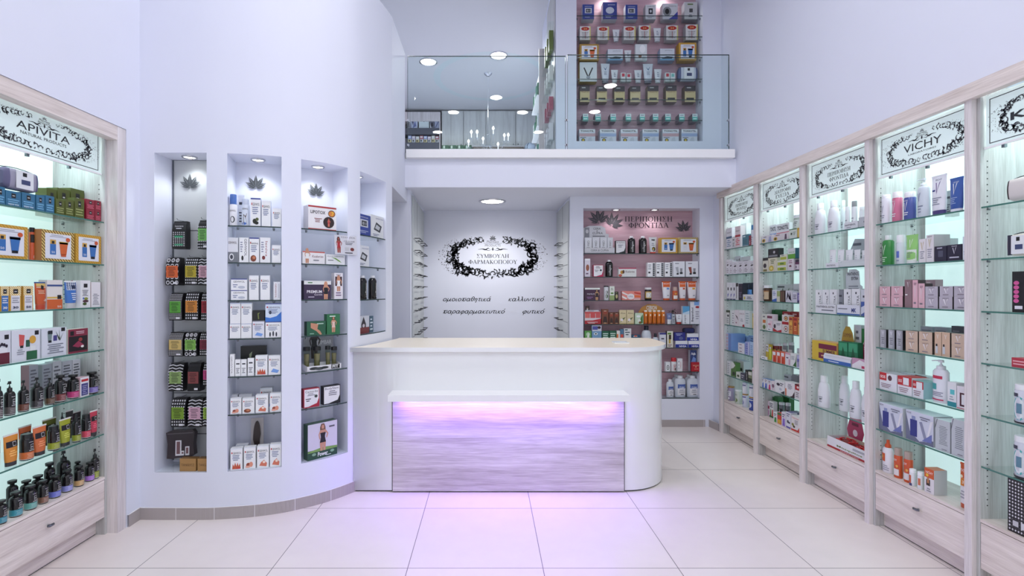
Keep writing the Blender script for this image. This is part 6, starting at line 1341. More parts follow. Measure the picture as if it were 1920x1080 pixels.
# ================================================================== FOURTH RIGHT CABINET (V-mark face care)
k = (1630,180,3.375)
VL = lambda y=.62,c=(90,96,120),s=.5: vlogo(.45,y,s,c,1.1)
def vb(col,capc,c=(226,226,232),**kw): return B(col,vlogo(.45,.6,.42,c,1.0) + [('l',.25,.2,.75,.38,2,c),('t','VICHY',.45,.88,.06,c,.5)],cap='wide',capcol=capc,neck=.80,shoulder=.78,flat=.75,name='cleanser_bottle',**kw)
put('R4',0,[
    (75,140,625,B((232,232,240),vlogo(.45,.55,.3,(60,64,110)) + [('l',.25,.2,.75,.36,2,(140,144,160))],cap='dome',capcol=(238,238,244),neck=.9,shoulder=.86,name='lotion_bottle'),'all white slim lotion bottle','bottle'),
    (142,214,608,vb((206,116,146),(240,236,240)),'pink bottle with a white cap','bottle'),(216,300,608,vb((78,92,160),(236,236,242)),'blue-violet bottle with white cap','bottle'),
    (302,390,520,B((206,214,224),vlogo(.4,.7,.32,(60,70,130)) + [('l',.2,.15,.8,.45,3,(130,140,160))],cap='pump',capcol=(214,222,228),neck=.80,shoulder=.72,name='pump_bottle',flat=.7),'tall clear white pump bottle','bottle'),
    (392,495,500,T((232,232,240),[('t','VICHY',.5,.92,.06,(90,96,120),.5)] + vlogo(.5,.66,.36,(120,90,150)) + [('r',.1,.58,.35,.63,(60,60,130)),('l',.15,.15,.85,.4,4,(140,144,160))],capcol=(72,60,120),caph=.12,capw=.85),'large white tube with purple cap','tube'),
    (508,600,515,T((58,92,166),[('t','VICHY',.5,.9,.06,(220,226,240),.5)] + vlogo(.45,.66,.4,(230,234,240)) + [('l',.15,.15,.75,.4,4,(150,170,210))],capcol=(226,228,236),caph=.1,capw=.85),'cobalt blue tube with white cap','tube'),
    (600,690,490,B((214,150,176),[('l',.2,.5,.8,.7,2,(160,60,100)),('r',.1,.1,.9,.4,(222,170,190))],cap='dome',capcol=(222,206,224),neck=.8,shoulder=.76,name='rinse_bottle'),'translucent pink bottle near the post','bottle'),
    (478,520,600,C((150,156,160),plain()),'small grey carton in the back','box',{'back': .16,'d': .05})],k)
put('R4',1,[
    (80,160,882,B((50,130,60),vlogo(.45,.62,.42,(220,236,220)) + [('l',.2,.12,.8,.36,3,(190,220,190))],cap='screw',capcol=(222,224,226),neck=.84,shoulder=.78,name='cleansing_gel_bottle',flat=.75),'green gel bottle with white cap','bottle'),
    (168,232,880,B((206,214,220),[('r',.3,.3,.7,.62,(90,110,190)),('l',.2,.1,.8,.25,1,(140,150,170))],cap='wide',capcol=(230,232,236),neck=.74,shoulder=.72,name='micellar_bottle'),'clear bottle with tall white cap','bottle'),
    (232,312,878,T((150,206,120),[('r',0,.0,1,.45,(222,232,222))] + vlogo(.5,.68,.36,(232,240,228)) + [('l',.2,.12,.8,.36,3,(130,150,130))],capcol=(226,230,228),caph=.09,capw=.85),'lime and white tube','tube'),
    (314,357,905,C((226,222,226),vlogo(.5,.68,.36,(176,150,60),1.3) + [('l',.15,.15,.85,.5,4,(140,140,155))]),'narrow white carton with gold mark','box',{'d': .05}),(359,408,878,C((222,218,222),vlogo(.5,.68,.32,(176,160,60),1.2) + [('l',.15,.15,.85,.5,5,(140,140,155)),('t','VICHY',.5,.93,.05,(60,60,70),.6)],side=(196,194,198)),'taller white carton with gold mark','box',{'d': .1}),
    (412,490,950,C((40,36,58),[('r',.3,.3,.7,.7,(80,80,100)),('l',.1,.8,.9,.95,1,(190,190,206))]),'dark violet low carton behind the vial','box',{'d': .05}),
    (492,586,940,C((38,34,56),vlogo(.5,.6,.4,(214,214,226),.7) + [('l',.15,.12,.85,.3,1,(190,190,206)),('t','VICHY',.5,.9,.09,(220,220,230),.4)]),'dark violet low carton with white mark','box',{'d': .05}),
    (590,636,888,C((216,222,232),vlogo(.5,.7,.3,(120,130,170),1.3) + [('l',.15,.2,.85,.5,3,(150,156,180))]),'white carton with blue mark','box',{'d': .06}),(640,672,878,C((210,218,226),plain()),'white carton against the post','box',{'d': .06}),
    (457,512,903,C((206,208,212),plain()),'grey carton in the back row','box',{'back': .16,'d': .05})],k)
k = (1630,480,3.6)
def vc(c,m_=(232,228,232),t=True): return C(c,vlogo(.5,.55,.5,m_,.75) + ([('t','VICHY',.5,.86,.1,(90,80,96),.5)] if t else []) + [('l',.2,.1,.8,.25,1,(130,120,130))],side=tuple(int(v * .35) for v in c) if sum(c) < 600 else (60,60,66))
PK = (214,172,182); GP = (184,178,190); BG = (204,180,160)
put('R4',2,[
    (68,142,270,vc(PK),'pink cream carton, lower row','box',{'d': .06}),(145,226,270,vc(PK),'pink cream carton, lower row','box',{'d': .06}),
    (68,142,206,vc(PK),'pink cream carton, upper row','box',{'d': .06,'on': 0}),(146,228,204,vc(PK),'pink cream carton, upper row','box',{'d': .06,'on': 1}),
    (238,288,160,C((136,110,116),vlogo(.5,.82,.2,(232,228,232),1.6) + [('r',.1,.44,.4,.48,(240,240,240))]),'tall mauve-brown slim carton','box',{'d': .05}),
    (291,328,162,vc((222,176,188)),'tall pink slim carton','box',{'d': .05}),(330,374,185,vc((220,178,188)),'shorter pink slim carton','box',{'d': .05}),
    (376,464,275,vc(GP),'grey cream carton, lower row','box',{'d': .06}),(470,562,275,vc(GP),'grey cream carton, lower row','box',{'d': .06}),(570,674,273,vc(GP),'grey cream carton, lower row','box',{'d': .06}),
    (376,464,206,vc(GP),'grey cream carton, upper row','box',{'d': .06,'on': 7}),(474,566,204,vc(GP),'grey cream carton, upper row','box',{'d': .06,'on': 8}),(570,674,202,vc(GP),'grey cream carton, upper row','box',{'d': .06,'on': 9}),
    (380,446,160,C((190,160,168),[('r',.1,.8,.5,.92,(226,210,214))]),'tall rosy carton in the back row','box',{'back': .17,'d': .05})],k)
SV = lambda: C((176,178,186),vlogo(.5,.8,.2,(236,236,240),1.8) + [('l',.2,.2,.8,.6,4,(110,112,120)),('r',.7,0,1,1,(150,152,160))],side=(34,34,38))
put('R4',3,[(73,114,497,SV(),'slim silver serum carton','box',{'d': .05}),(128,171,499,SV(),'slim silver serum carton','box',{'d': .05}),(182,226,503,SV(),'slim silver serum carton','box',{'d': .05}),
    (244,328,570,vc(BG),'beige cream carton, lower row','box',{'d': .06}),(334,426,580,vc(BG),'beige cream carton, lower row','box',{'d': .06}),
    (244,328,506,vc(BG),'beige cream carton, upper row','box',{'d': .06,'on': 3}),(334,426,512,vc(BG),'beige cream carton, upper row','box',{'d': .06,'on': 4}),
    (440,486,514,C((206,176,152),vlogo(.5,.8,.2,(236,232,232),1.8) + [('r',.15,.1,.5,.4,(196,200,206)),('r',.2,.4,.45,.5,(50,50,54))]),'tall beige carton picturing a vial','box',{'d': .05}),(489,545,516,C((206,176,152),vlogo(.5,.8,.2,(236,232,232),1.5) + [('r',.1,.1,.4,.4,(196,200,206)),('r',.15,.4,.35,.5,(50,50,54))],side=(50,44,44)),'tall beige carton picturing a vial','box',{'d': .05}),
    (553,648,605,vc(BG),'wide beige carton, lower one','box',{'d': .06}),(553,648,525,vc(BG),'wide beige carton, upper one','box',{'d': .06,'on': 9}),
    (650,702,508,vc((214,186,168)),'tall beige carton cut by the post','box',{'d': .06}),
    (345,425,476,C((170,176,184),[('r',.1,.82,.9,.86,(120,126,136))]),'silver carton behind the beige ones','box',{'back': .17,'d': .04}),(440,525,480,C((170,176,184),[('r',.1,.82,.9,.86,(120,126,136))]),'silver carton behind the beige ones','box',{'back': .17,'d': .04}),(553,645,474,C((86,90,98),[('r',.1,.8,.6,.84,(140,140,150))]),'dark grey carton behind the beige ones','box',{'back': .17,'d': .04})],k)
RD = (190,44,50)
def rw(c2=(224,226,232)): return C(c2,[('r',0,.55,.55,1,RD),('t','SOS',.2,.76,.16,(235,225,225),.3,0,.03),('r',.42,.5,.82,.98,(228,230,234)),('o',.62,.74,.12,.16,(90,50,60)),('l',.05,.12,.8,.4,3,(150,120,130))],topcol=(190,190,198))
put('R4',4,[(68,186,792,rw(),'white carton with small red corner','box',{'d': .1}),(190,288,815,C((226,226,232),[('r',0,.5,1,1,RD),('t','SOS',.18,.74,.16,(235,225,225),.25,0,.03),('r',.4,.55,.8,.95,(228,230,234)),('l',.05,.1,.9,.4,3,(150,120,130))],topcol=(200,60,60)),'white carton with wide red band','box',{'d': .12}),
    (292,366,845,C((222,226,232),[('r',0,.55,1,1,RD),('t','SOS',.18,.76,.14,(235,225,225),.25,0,.03),('r',.35,.55,.9,.95,(228,230,234)),('l',.05,.1,.9,.45,3,(150,120,130))],side=(150,190,196),topcol=(120,170,170)),'white and red carton with teal side','box',{'d': .1}),
    (425,545,702,B((222,224,232),[('r',.15,.78,.85,.88,(190,50,80)),('r',.1,.42,.5,.62,(70,160,160)),('l',.1,.2,.9,.36,3,(130,134,150)),('r',.0,.08,.9,.12,(190,50,90))],cap='pump',capcol=(226,228,236),neck=.79,shoulder=.72,name='body_milk_pump',flat=.6),'large white pump bottle with teal square','bottle'),
    (527,588,852,C((224,226,230),[('r',.3,.5,.8,.7,(90,190,196)),('r',0,0,1,.2,(40,140,150)),('l',.2,.25,.8,.45,2,(150,160,170))]),'white carton with teal foot','box',{'d': .05}),
    (590,720,888,C((226,222,228),[('r',.15,.12,1,.72,(70,30,40)),('p',[(.25,.2),(.95,.2),(.95,.65),(.25,.65)],(226,228,232)),('r',.55,.35,.85,.55,(60,160,160)),('r',0,0,1,.04,(190,70,100))]),'white carton with dark framed window','box',{'d': .06}),
    (662,720,706,C((226,224,228),[('t','VICHY',.5,.93,.06,(60,60,66),.8),('r',0,.72,1,.8,(196,60,60)),('r',.1,.52,.9,.64,(60,160,120)),('r',0,.3,1,.34,(206,80,120))]),'tall white carton in the back corner','box',{'back': .12,'d': .05}),
    (205,300,792,C((214,218,226),[('l',.1,.8,.9,.95,1,(150,60,60))]),'white carton in the back row','box',{'back': .17,'d': .06}),(310,388,808,C((214,220,226),[('r',0,.8,1,1,(110,50,60))]),'white carton in the back row','box',{'back': .17,'d': .06})],k)
k = (1630,760,3.375)
GF = lambda: C((206,210,226),[('p',[(0,0),(1,0),(1,.2),(.5,.04),(.15,.3),(0,.9)],(110,116,140)),('r',.16,.16,.42,.72,(50,56,130)),('r',.22,.72,.36,.84,(140,150,190)),('p',[(.5,.7),(.6,.72),(.8,.1),(.7,.08)],(140,144,170)),('p',[(.74,.1),(.8,.12),(1,.84),(.9,.8)],(226,226,232)),('p',[(.6,.1),(.95,.4),(.95,.12)],(110,120,180)),('l',.5,.76,.95,.9,2,(110,112,130)),('t','VICHY',.12,.93,.06,(60,60,80),.18)],side=(196,200,206),topcol=(210,226,230))
GB = lambda: C((190,196,202),[('l',.25,.2,.85,.82,12,(130,136,144)),('p',[(0,.75),(.12,1),(.16,1),(0,.68)],(60,62,70)),('l',.4,.04,.9,.1,1,(130,130,140))],side=(176,182,190),topcol=(206,220,224))
put('R4',5,[(60,214,-2,GF(),'white gift carton with blue bottle picture','box',{'d': .12}),(230,408,48,GF(),'white gift carton with blue bottle picture','box',{'d': .12}),
    (416,512,95,GB(),'grey carton with fine print','box',{'d': .1,'back': .015}),(518,612,93,GB(),'grey carton with fine print','box',{'d': .1,'back': .015}),(620,680,93,GB(),'grey carton with fine print','box',{'d': .1,'back': .015})],k)
SP = (200,84,44)
put('R4',6,[
    (76,152,216,B((226,224,228),[('r',.0,.5,.55,.86,(206,90,50)),('o',.2,.7,.12,.07,(226,190,60)),('l',.3,.1,.9,.36,3,(150,150,160))],cap='cone',capcol=(206,80,34),neck=.77,shoulder=.68,name='sun_milk_bottle',flat=.6),'white bottle with an orange cap','bottle'),
    (154,215,270,B(SP,[('t','VICHY',.4,.84,.1,(246,240,236),.6),('r',.2,.12,.9,.42,(222,214,214)),('o',.7,.56,.14,.06,(230,170,80))],cap='dome',capcol=(170,150,140),neck=.76,shoulder=.72,name='sun_spray_bottle'),'translucent orange spray bottle','bottle'),(216,280,293,B(SP,[('t','VICHY',.4,.84,.1,(246,240,236),.6),('r',.2,.12,.9,.42,(222,214,214)),('o',.7,.56,.14,.06,(230,170,80))],cap='dome',capcol=(170,150,140),neck=.76,shoulder=.72,name='sun_spray_bottle'),'translucent orange spray bottle','bottle'),
    (251,299,403,J((224,226,230),[('r',.3,.2,.7,.8,(200,100,70)),('r',.2,.0,.8,.2,(70,70,120))],capf=.2,name='stick_jar'),'small white jar with printed label','jar',{'back': .01}),(302,345,421,J((224,226,230),[('r',.5,.3,.9,.8,(200,110,80))],capf=.2,name='stick_jar'),'small white jar with printed label','jar',{'back': .01}),
    (348,410,402,C((224,220,224),[('r',0,.62,1,1,(206,92,44)),('t','VICHY',.5,.84,.1,(246,240,236),.8),('o',.3,.72,.14,.06,(236,190,60)),('r',.2,.3,.6,.55,(60,44,44)),('r',.3,.4,.5,.62,(190,130,90)),('l',.2,.05,.8,.22,2,(140,140,150))],side=(206,206,208),topcol=(206,120,70)),'orange and white sun cream carton','box',{'d': .08}),
    (573,668,372,T((226,224,228),[('r',0,.66,1,1,(206,92,40)),('t','VICHY',.52,.86,.09,(246,240,236),.9),('o',.16,.70,.12,.04,(236,232,200)),('r',.1,.46,.66,.66,(214,130,50)),('t','30',.45,.56,.08,(250,240,230),.4),('l',.15,.12,.85,.36,3,(160,160,170))],capcol=(190,80,44),caph=.1,crimp=(206,92,40),capw=.9),'large orange and white tube near the post','tube')],k)
# ================================================================== NEAREST RIGHT CABINET (cut by the frame)
k = (1630,180,3.375)
put('R5',0,[(845,1050,500,X(wash_bag,body=(214,208,206),band=(50,34,40),mark=False),'cream and dark toiletry bag','wash bag',{'d': .09,'round': False,'ws': .9})],k)
def striped_bag(w,h,d):
    o = wash_bag(w,h,d,(222,216,206),(206,200,192),mark=True); m = MB()
    for x in (-.36,-.31,-.26): m.box(x * w - .004,x * w + .004,-d * .5,-d * .485,h * .08,h * .9,PM((54,50,70)))
    m.build('stripes',o); return o
put('R5',1,[(845,1050,860,X(striped_bag),'cream toiletry bag with dark stripes','wash bag',{'d': .09,'round': False,'ws': .9})],k)
k = (1630,480,3.6)
put('R5',2,[(962,1130,103,C((24,22,26),[('o',.18,.72 - .11 * i,.12,.05,(206,90,150)) for i in range(5)] + [('r',.12,.08,.45,.16,(222,222,232)),('l',.6,.7,.9,.95,3,(170,170,180))]),'black carton with five pink discs','box',{'d': .07})],k)
put('R5',3,[(958,1130,694,C((176,50,66),[('l',.05,.2,.95,.8,2,(226,170,176))]),'flat red carton','box',{'d': .1})],k)
JW = lambda: J((206,208,220),[('o',.55,.45,.4,.36,(70,170,170)),('o',.55,.45,.34,.3,(214,222,226)),('r',.4,.3,.7,.6,(90,130,150)),('r',.1,.8,.5,.9,(60,60,80)),('r',0,.0,1,.05,(40,36,50))],capcol=(226,228,232),capf=.14,name='hair_mask_jar')
put('R5',4,[(975,1140,868,JW(),'large white jar with a teal round label','jar')],k)
k = (1630,760,3.375)
put('R5',5,[(912,1070,196,JW(),'large white jar with a teal round label','jar')],k)
put('R5',6,[(873,1060,468,C((22,22,24),[('w',.02,.02,.98,.98,9,15,(206,206,212)),('r',.16,.1,.42,.26,(40,40,44)),('r',.19,.13,.39,.23,(190,190,196)),('r',.48,.12,.98,.24,(206,206,214))]),'black polka dot gift carton','box',{'d': .09})],k)
# ================================================================== MIDDLE RIGHT CABINET
k = (1500,280,3.175)
WB = lambda: B((226,228,234),[('r',.12,.35,.2,.8,(110,114,126)),('l',.35,.3,.8,.7,4,(130,134,146)),('r',.5,.5,.7,.56,(70,74,84))],cap='screw',capcol=(230,232,236),neck=.80,shoulder=.50,flat=.7,name='shampoo_bottle')
WSM = lambda: B((230,232,236),[('l',.2,.2,.8,.6,3,(150,154,164))],cap='wide',capcol=(232,234,238),neck=.84,shoulder=.8,name='cream_bottle')
put('R3',0,[(85,160,322,WB(),'white long-necked bottle','bottle'),(163,240,306,WB(),'white long-necked bottle','bottle'),(241,278,304,WB(),'slender white bottle in the back','bottle',{'back': .14}),
    (262,345,432,C((222,224,230),[('t','PANTHENOL',.45,.6,.24,(50,54,64),.8,0,.02),('l',.1,.15,.7,.35,1,(120,124,136))]),'low white display carton lettered in front','box',{'d': .035}),
    (348,425,400,C((186,190,196),[('t','PANTHENOL',.8,.5,.16,(50,54,64),.8,0,.02)],side=(160,164,170)),'low grey display carton beside the post','box',{'d': .05}),
    (268,302,342,WSM(),'small white bottle standing behind lettering','bottle',{'back': .07}),(305,343,308,B((228,230,234),[('l',.2,.2,.8,.6,3,(150,154,164))],cap='wide',capcol=(150,152,156),neck=.80,shoulder=.76,name='cream_bottle'),'white bottle with a grey cap','bottle',{'back': .07}),(352,392,342,WSM(),'small white bottle standing behind lettering','bottle',{'back': .09}),(394,420,342,WSM(),'small white bottle standing behind lettering','bottle',{'back': .09})],k)
WTT = lambda: T((230,232,236),[('l',.3,.3,.7,.7,3,(190,194,204))],capcol=(222,224,230),caph=.1)
put('R3',1,[(152,228,676,C((222,224,230),[('t','PANTHENOL',.45,.5,.4,(60,64,74),.7)]),'thin front lip of the tube display','box',{'d': .008,'back': .008}),
    (175,218,597,WTT(),'white tube in the display','tube',{'back': .03}),(222,266,597,WTT(),'white tube in the display','tube',{'back': .03}),(270,318,597,WTT(),'white tube in the display','tube',{'back': .03}),(322,362,597,WTT(),'white tube in the display','tube',{'back': .03}),(366,412,600,WTT(),'white tube in the display','tube',{'back': .03}),
    (235,425,655,X(tray,col=(206,214,216),art=[],hb=.05,inner=(214,218,222)),'pale open display tray with sloping side','tray',{'d': .012,'back': .005,'h': .035}),
    (300,425,560,X(header_card,col=(170,174,180),art=[('l',.1,.7,.7,.9,1,(90,94,104)),('l',.3,.3,.8,.4,1,(90,94,104)),('p',[(0,.45),(1,.45),(1,.5),(0,.5)],(120,124,132))],shape='hex'),'grey header card tipped over the tubes','display card',{'back': .14,'d': .01,'rot': .2,'h': .22})],k)
PC_ = lambda: C((226,228,232),[('t','EXTRA',.75,.5,.30,(50,54,64),.5,pi / 2),('r',.45,.8,.6,.88,(50,54,64)),('l',.1,.1,.6,.4,3,(140,144,156))])
put('R3',2,[(92,130,836,PC_(),'white carton standing in the tray','box',{'d': .04,'back': .03}),(133,172,836,PC_(),'white carton standing in the tray','box',{'d': .04,'back': .03}),(176,218,834,PC_(),'white carton standing in the tray','box',{'d': .04,'back': .03}),(222,257,834,C((130,134,142),plain()),'grey carton between the white ones','box',{'d': .04,'back': .05}),
    (260,303,832,PC_(),'white carton standing in the tray','box',{'d': .04,'back': .03}),(307,358,830,PC_(),'white carton standing in the tray','box',{'d': .04,'back': .03}),(362,422,836,C((206,210,218),plain()),'pale carton beside the post','box',{'d': .04,'back': .03}),
    (92,214,922,C((222,224,230),[('t','PANTHENOL EXTRA',.5,.72,.22,(50,54,64),.9,0,.02),('l',.3,.2,.9,.5,1,(120,124,136))]),'white tray front with dark lettering','tray',{'d': .006,'back': .012}),
    (218,358,926,C((214,218,228),[('r',0,0,1,.15,(70,110,170)),('t','MK',.75,.5,.4,(40,60,130),.2,0,.03),('l',.05,.5,.5,.7,1,(120,124,136))]),'white tray front with a blue line','tray',{'d': .006,'back': .012}),(362,425,908,C((66,92,160),[('p',[(0,.1),(1,.6),(1,1),(0,.6)],(206,212,224))]),'blue tray end beside the post','tray',{'d': .006,'back': .012}),
    (270,372,714,X(header_card,col=(206,212,216),art=[('t','PANTHENOL',.45,.9,.07,(50,54,64),.7,0,.02),('t','EXTRA',.55,.8,.07,(50,54,64),.4,0,.02),('l',.15,.55,.85,.65,2,(130,134,146))],shape='step'),'white stepped header card with dark lettering','display card',{'back': .10,'d': .005})],k)
k = (1500,600,3.0)
put('R3',3,[(66,208,122,C((206,176,60),[('r',.28,.12,1,.88,(110,28,60)),('r',.28,.42,1,.62,(190,168,60)),('t','SUMMER',.7,.52,.16,(90,20,50),.5,0,.03),('l',.35,.2,.9,.35,1,(206,170,120))],side=(206,150,90)),'yellow and maroon summer carton','box',{'d': .09}),
    (130,288,212,X(tray,col=(214,220,230),art=[('r',0,0,1,.55,(60,104,176)),('l',.1,.15,.8,.4,1,(226,232,240))],hb=.07),'blue and white open tray','tray',{'d': .010,'back': .008}),
    (215,268,122,C((30,110,74),[('r',.05,.6,.95,.95,(60,150,110)),('p',[(.2,.1),(.5,.8),(.8,.3)],(20,80,50))]),'green foil packet','packet',{'d': .04,'back': .03}),(270,326,126,C((30,110,74),[('r',.05,.6,.95,.95,(60,150,110)),('p',[(.2,.1),(.5,.8),(.8,.3)],(20,80,50))]),'green foil packet','packet',{'d': .04,'back': .03}),
    (232,303,30,X(header_card,col=(170,140,50),art=[('t','SUMMER',.5,.75,.1,(90,30,50),.7),('r',.1,.2,.9,.6,(120,40,60)),('l',.2,.3,.8,.5,2,(190,170,90))],shape='arch'),'ochre arched header card','display card',{'back': .09,'d': .005}),
    (303,345,28,C((206,208,212),[('l',.2,.6,.8,.9,2,(100,104,116)),('t','SUM',.5,.3,.14,(60,60,70),.6)]),'tall white and grey carton','box',{'d': .04,'back': .12}),(346,405,52,C((40,120,60),[('p',[(.5,.5),(.1,.6),(.4,.7)],(226,236,226)),('p',[(.5,.5),(.5,.95),(.65,.7)],(226,236,226)),('p',[(.5,.5),(.9,.6),(.6,.7)],(226,236,226))]),'green carton with white leaf','box',{'d': .04,'back': .12}),
    (346,410,112,X(header_card,col=(150,36,80),art=[('t','SUMM',.5,.7,.12,(235,220,226),.6),('l',.2,.3,.8,.5,2,(220,180,196))],shape='hex'),'maroon six-sided card','display card',{'back': .07,'d': .005}),
    (292,410,222,C((196,150,176),[('p',[(0,0),(1,0),(1,.5),(.4,.9),(0,.3)],(226,222,226)),('r',.5,.1,.95,.35,(180,50,90))]),'low pink and white tray front','tray',{'d': .02,'back': .01})],k)
put('R3',4,[(98,174,313,WB(),'white long-necked bottle','bottle'),(218,285,314,WB(),'white long-necked bottle','bottle',{'back': .1}),(276,354,343,WB(),'white long-necked bottle','bottle'),(343,412,378,WB(),'white long-necked bottle','bottle')],k)
def mosquito(w,h,d):
    o = tray(w,h,d,(222,222,226),[('r',0,0,1,.18,(170,40,50)),('t','Mosquitos',.5,.42,.16,(110,130,50),.55,0,.02),('t','ANAKRYMED',.5,.09,.10,(236,226,226),.4),('l',.55,.6,.95,.8,2,(110,112,124))],inner=(206,190,170),hb=h * 1.0,name='mosquito_band_tray')
    e = empty('band_display'); o.parent = e; rnd = random.Random(5); m = MB(); rd = PM((200,40,44),.3)
    for i in range(26):
        x = rnd.uniform(-.40,.44) * w; y = rnd.uniform(-.36,.38) * d; z = h * rnd.uniform(.72,.98); r_ = .016; a0 = rnd.uniform(0,6.28); tl = rnd.uniform(-.5,.5)
        m.tube([(x + r_ * cos(a0 + q * .7),y + r_ * sin(a0 + q * .7),z + r_ * tl * cos(q * .7)) for q in range(8)],.0045,rd,6)
    b = m.build('rubber_bands',e); b['kind'] = 'stuff'
    m = MB(); m.box(-w * .46,w * .46,-d * .42,d * .42,.004,h * .7,PM((150,30,36))); m.build('band_layer',e); return e
put('R3',5,[(150,420,668,X(mosquito),'white open carton full of red bands','display',{'d': .15,'back': .03,'h': .085}),
    (262,360,532,X(header_card,col=(176,60,96),art=[('o',.5,.45,.14,.1,(226,214,220)),('l',.3,.6,.7,.8,1,(110,30,60))],shape='hex'),'maroon hexagonal card above red bands','display card',{'back': .20,'d': .005})],k)
# ================================================================== SECOND RIGHT CABINET
k = (1415,390,5.14)
r = put('R2',0,[
    (55,174,266,C((214,212,220),[('o',.18,.35,.16,.26,(206,170,60)),('o',.18,.35,.09,.14,(60,54,50)),('p',[(.6,.1),(.9,.1),(.85,.8),(.7,.8)],(160,166,200)),('l',.1,.7,.6,.9,1,(80,80,100))]),'low white carton with yellow round mark, left','box',{'d': .05}),
    (177,328,244,C((216,210,214),[('o',.15,.35,.13,.26,(206,170,60)),('o',.15,.35,.07,.14,(60,54,50)),('p',[(.75,.1),(.9,.1),(.88,.8),(.78,.8)],(90,70,90)),('l',.1,.7,.6,.9,1,(110,60,70))]),'low white carton with yellow round mark, wide','box',{'d': .05}),
    (80,208,172,C((214,216,224),[('t','TONOTIL',.5,.78,.22,(34,36,50),.86,0,.03),('r',0,.42,1,.52,(100,140,206)),('r',0,.24,1,.34,(100,140,206)),('r',0,.06,1,.16,(100,140,206))]),'header carton with blue stripes','box',{'back': .10,'d': .03}),
    (209,336,150,C((214,214,220),[('t','TONOTIL',.5,.78,.22,(34,36,50),.86,0,.03),('r',0,.42,1,.52,(190,70,90)),('r',0,.24,1,.34,(190,70,90)),('r',0,.06,1,.16,(190,70,90))]),'header carton with red stripes','box',{'back': .10,'d': .03}),
    (332,408,200,C((214,222,216),[('o',.3,.5,.18,.2,(190,206,190)),('o',.3,.5,.1,.1,(50,50,54)),('l',.5,.3,.9,.7,3,(110,130,110)),('r',0,.9,1,1,(90,130,90))]),'white carton with eye mark','box',{'d': .07}),
    (410,440,190,C((196,160,60),[('r',.1,.1,.9,.8,(206,180,90))]),'narrow yellow carton','box',{'d': .04}),(443,475,205,C((216,196,200),[('p',[(0,0),(1,0),(.8,.8),(.3,.6)],(180,40,80))]),'narrow white and crimson carton','box',{'d': .04})],k)
put('R2',0,[(374,470,68,J((206,216,214),[('r',0,.86,1,1,(110,140,110)),('o',.3,.45,.2,.28,(190,200,196)),('o',.3,.45,.1,.14,(60,60,66)),('l',.5,.2,.9,.7,3,(120,130,124))],capcol=(216,222,226),capf=.24,name='powder_tub'),'white tub on top of a carton','jar',{'zb': r[4][0] + .001})],k)
r = put('R2',1,[
    (78,130,480,C((206,204,190),[('r',0,.8,1,1,(44,42,44)),('o',.4,.45,.3,.16,(50,44,50)),('r',.1,.05,.8,.2,(120,110,60))]),'white carton with black lid band','box',{'d': .05}),
    (133,212,480,C((212,208,186),[('o',.35,.25,.3,.2,(196,170,60)),('o',.35,.25,.16,.1,(226,214,140)),('l',.2,.55,.9,.9,3,(110,120,80))]),'white and yellow carton','box',{'d': .05}),
    (215,312,560,C((212,216,206),[('r',.05,.15,.9,.75,(170,180,70)),('r',.3,.3,.7,.6,(90,130,60))]),'white carton with yellow-green picture, lower','box',{'d': .05}),(215,312,508,C((212,216,206),[('r',.05,.15,.9,.75,(170,180,70)),('r',.3,.3,.7,.6,(90,130,60))]),'white carton with yellow-green picture, upper','box',{'d': .05,'on': 2}),
    (316,378,490,C((216,210,216),[('l',.15,.6,.8,.9,2,(140,90,110)),('p',[(.2,.4),(.5,.5),(.7,.35),(.4,.3)],(110,50,70))]),'white carton with plum drawing','box',{'d': .08}),
    (388,470,500,J((90,46,76),[('r',.05,.1,.95,.7,(206,196,206)),('o',.5,.4,.2,.2,(60,50,70))],capcol=(40,28,50),capf=.2,name='supplement_jar'),'plum jar with a pale label','jar'),
    (128,230,392,C((36,38,42),[('r',.05,.1,.9,.3,(130,134,140)),('o',.6,.6,.1,.15,(190,190,196))]),'black carton on top of the others','box',{'on': 1,'d': .05}),
    (243,314,448,C((212,214,200),[('r',.05,.15,.9,.6,(170,180,70)),('l',.1,.7,.8,.9,1,(90,90,90))]),'white and yellow carton on the stack','box',{'on': 3,'d': .05})],k)
put('R2',1,[(320,392,388,C((214,218,222),[('r',0,0,1,.45,(96,160,60)),('t','ONELAB',.5,.62,.12,(90,150,60),.7)],side=(50,96,116)),'large white and green carton on top','box',{'zb': r[4][0] + .001,'d': .08})],k)
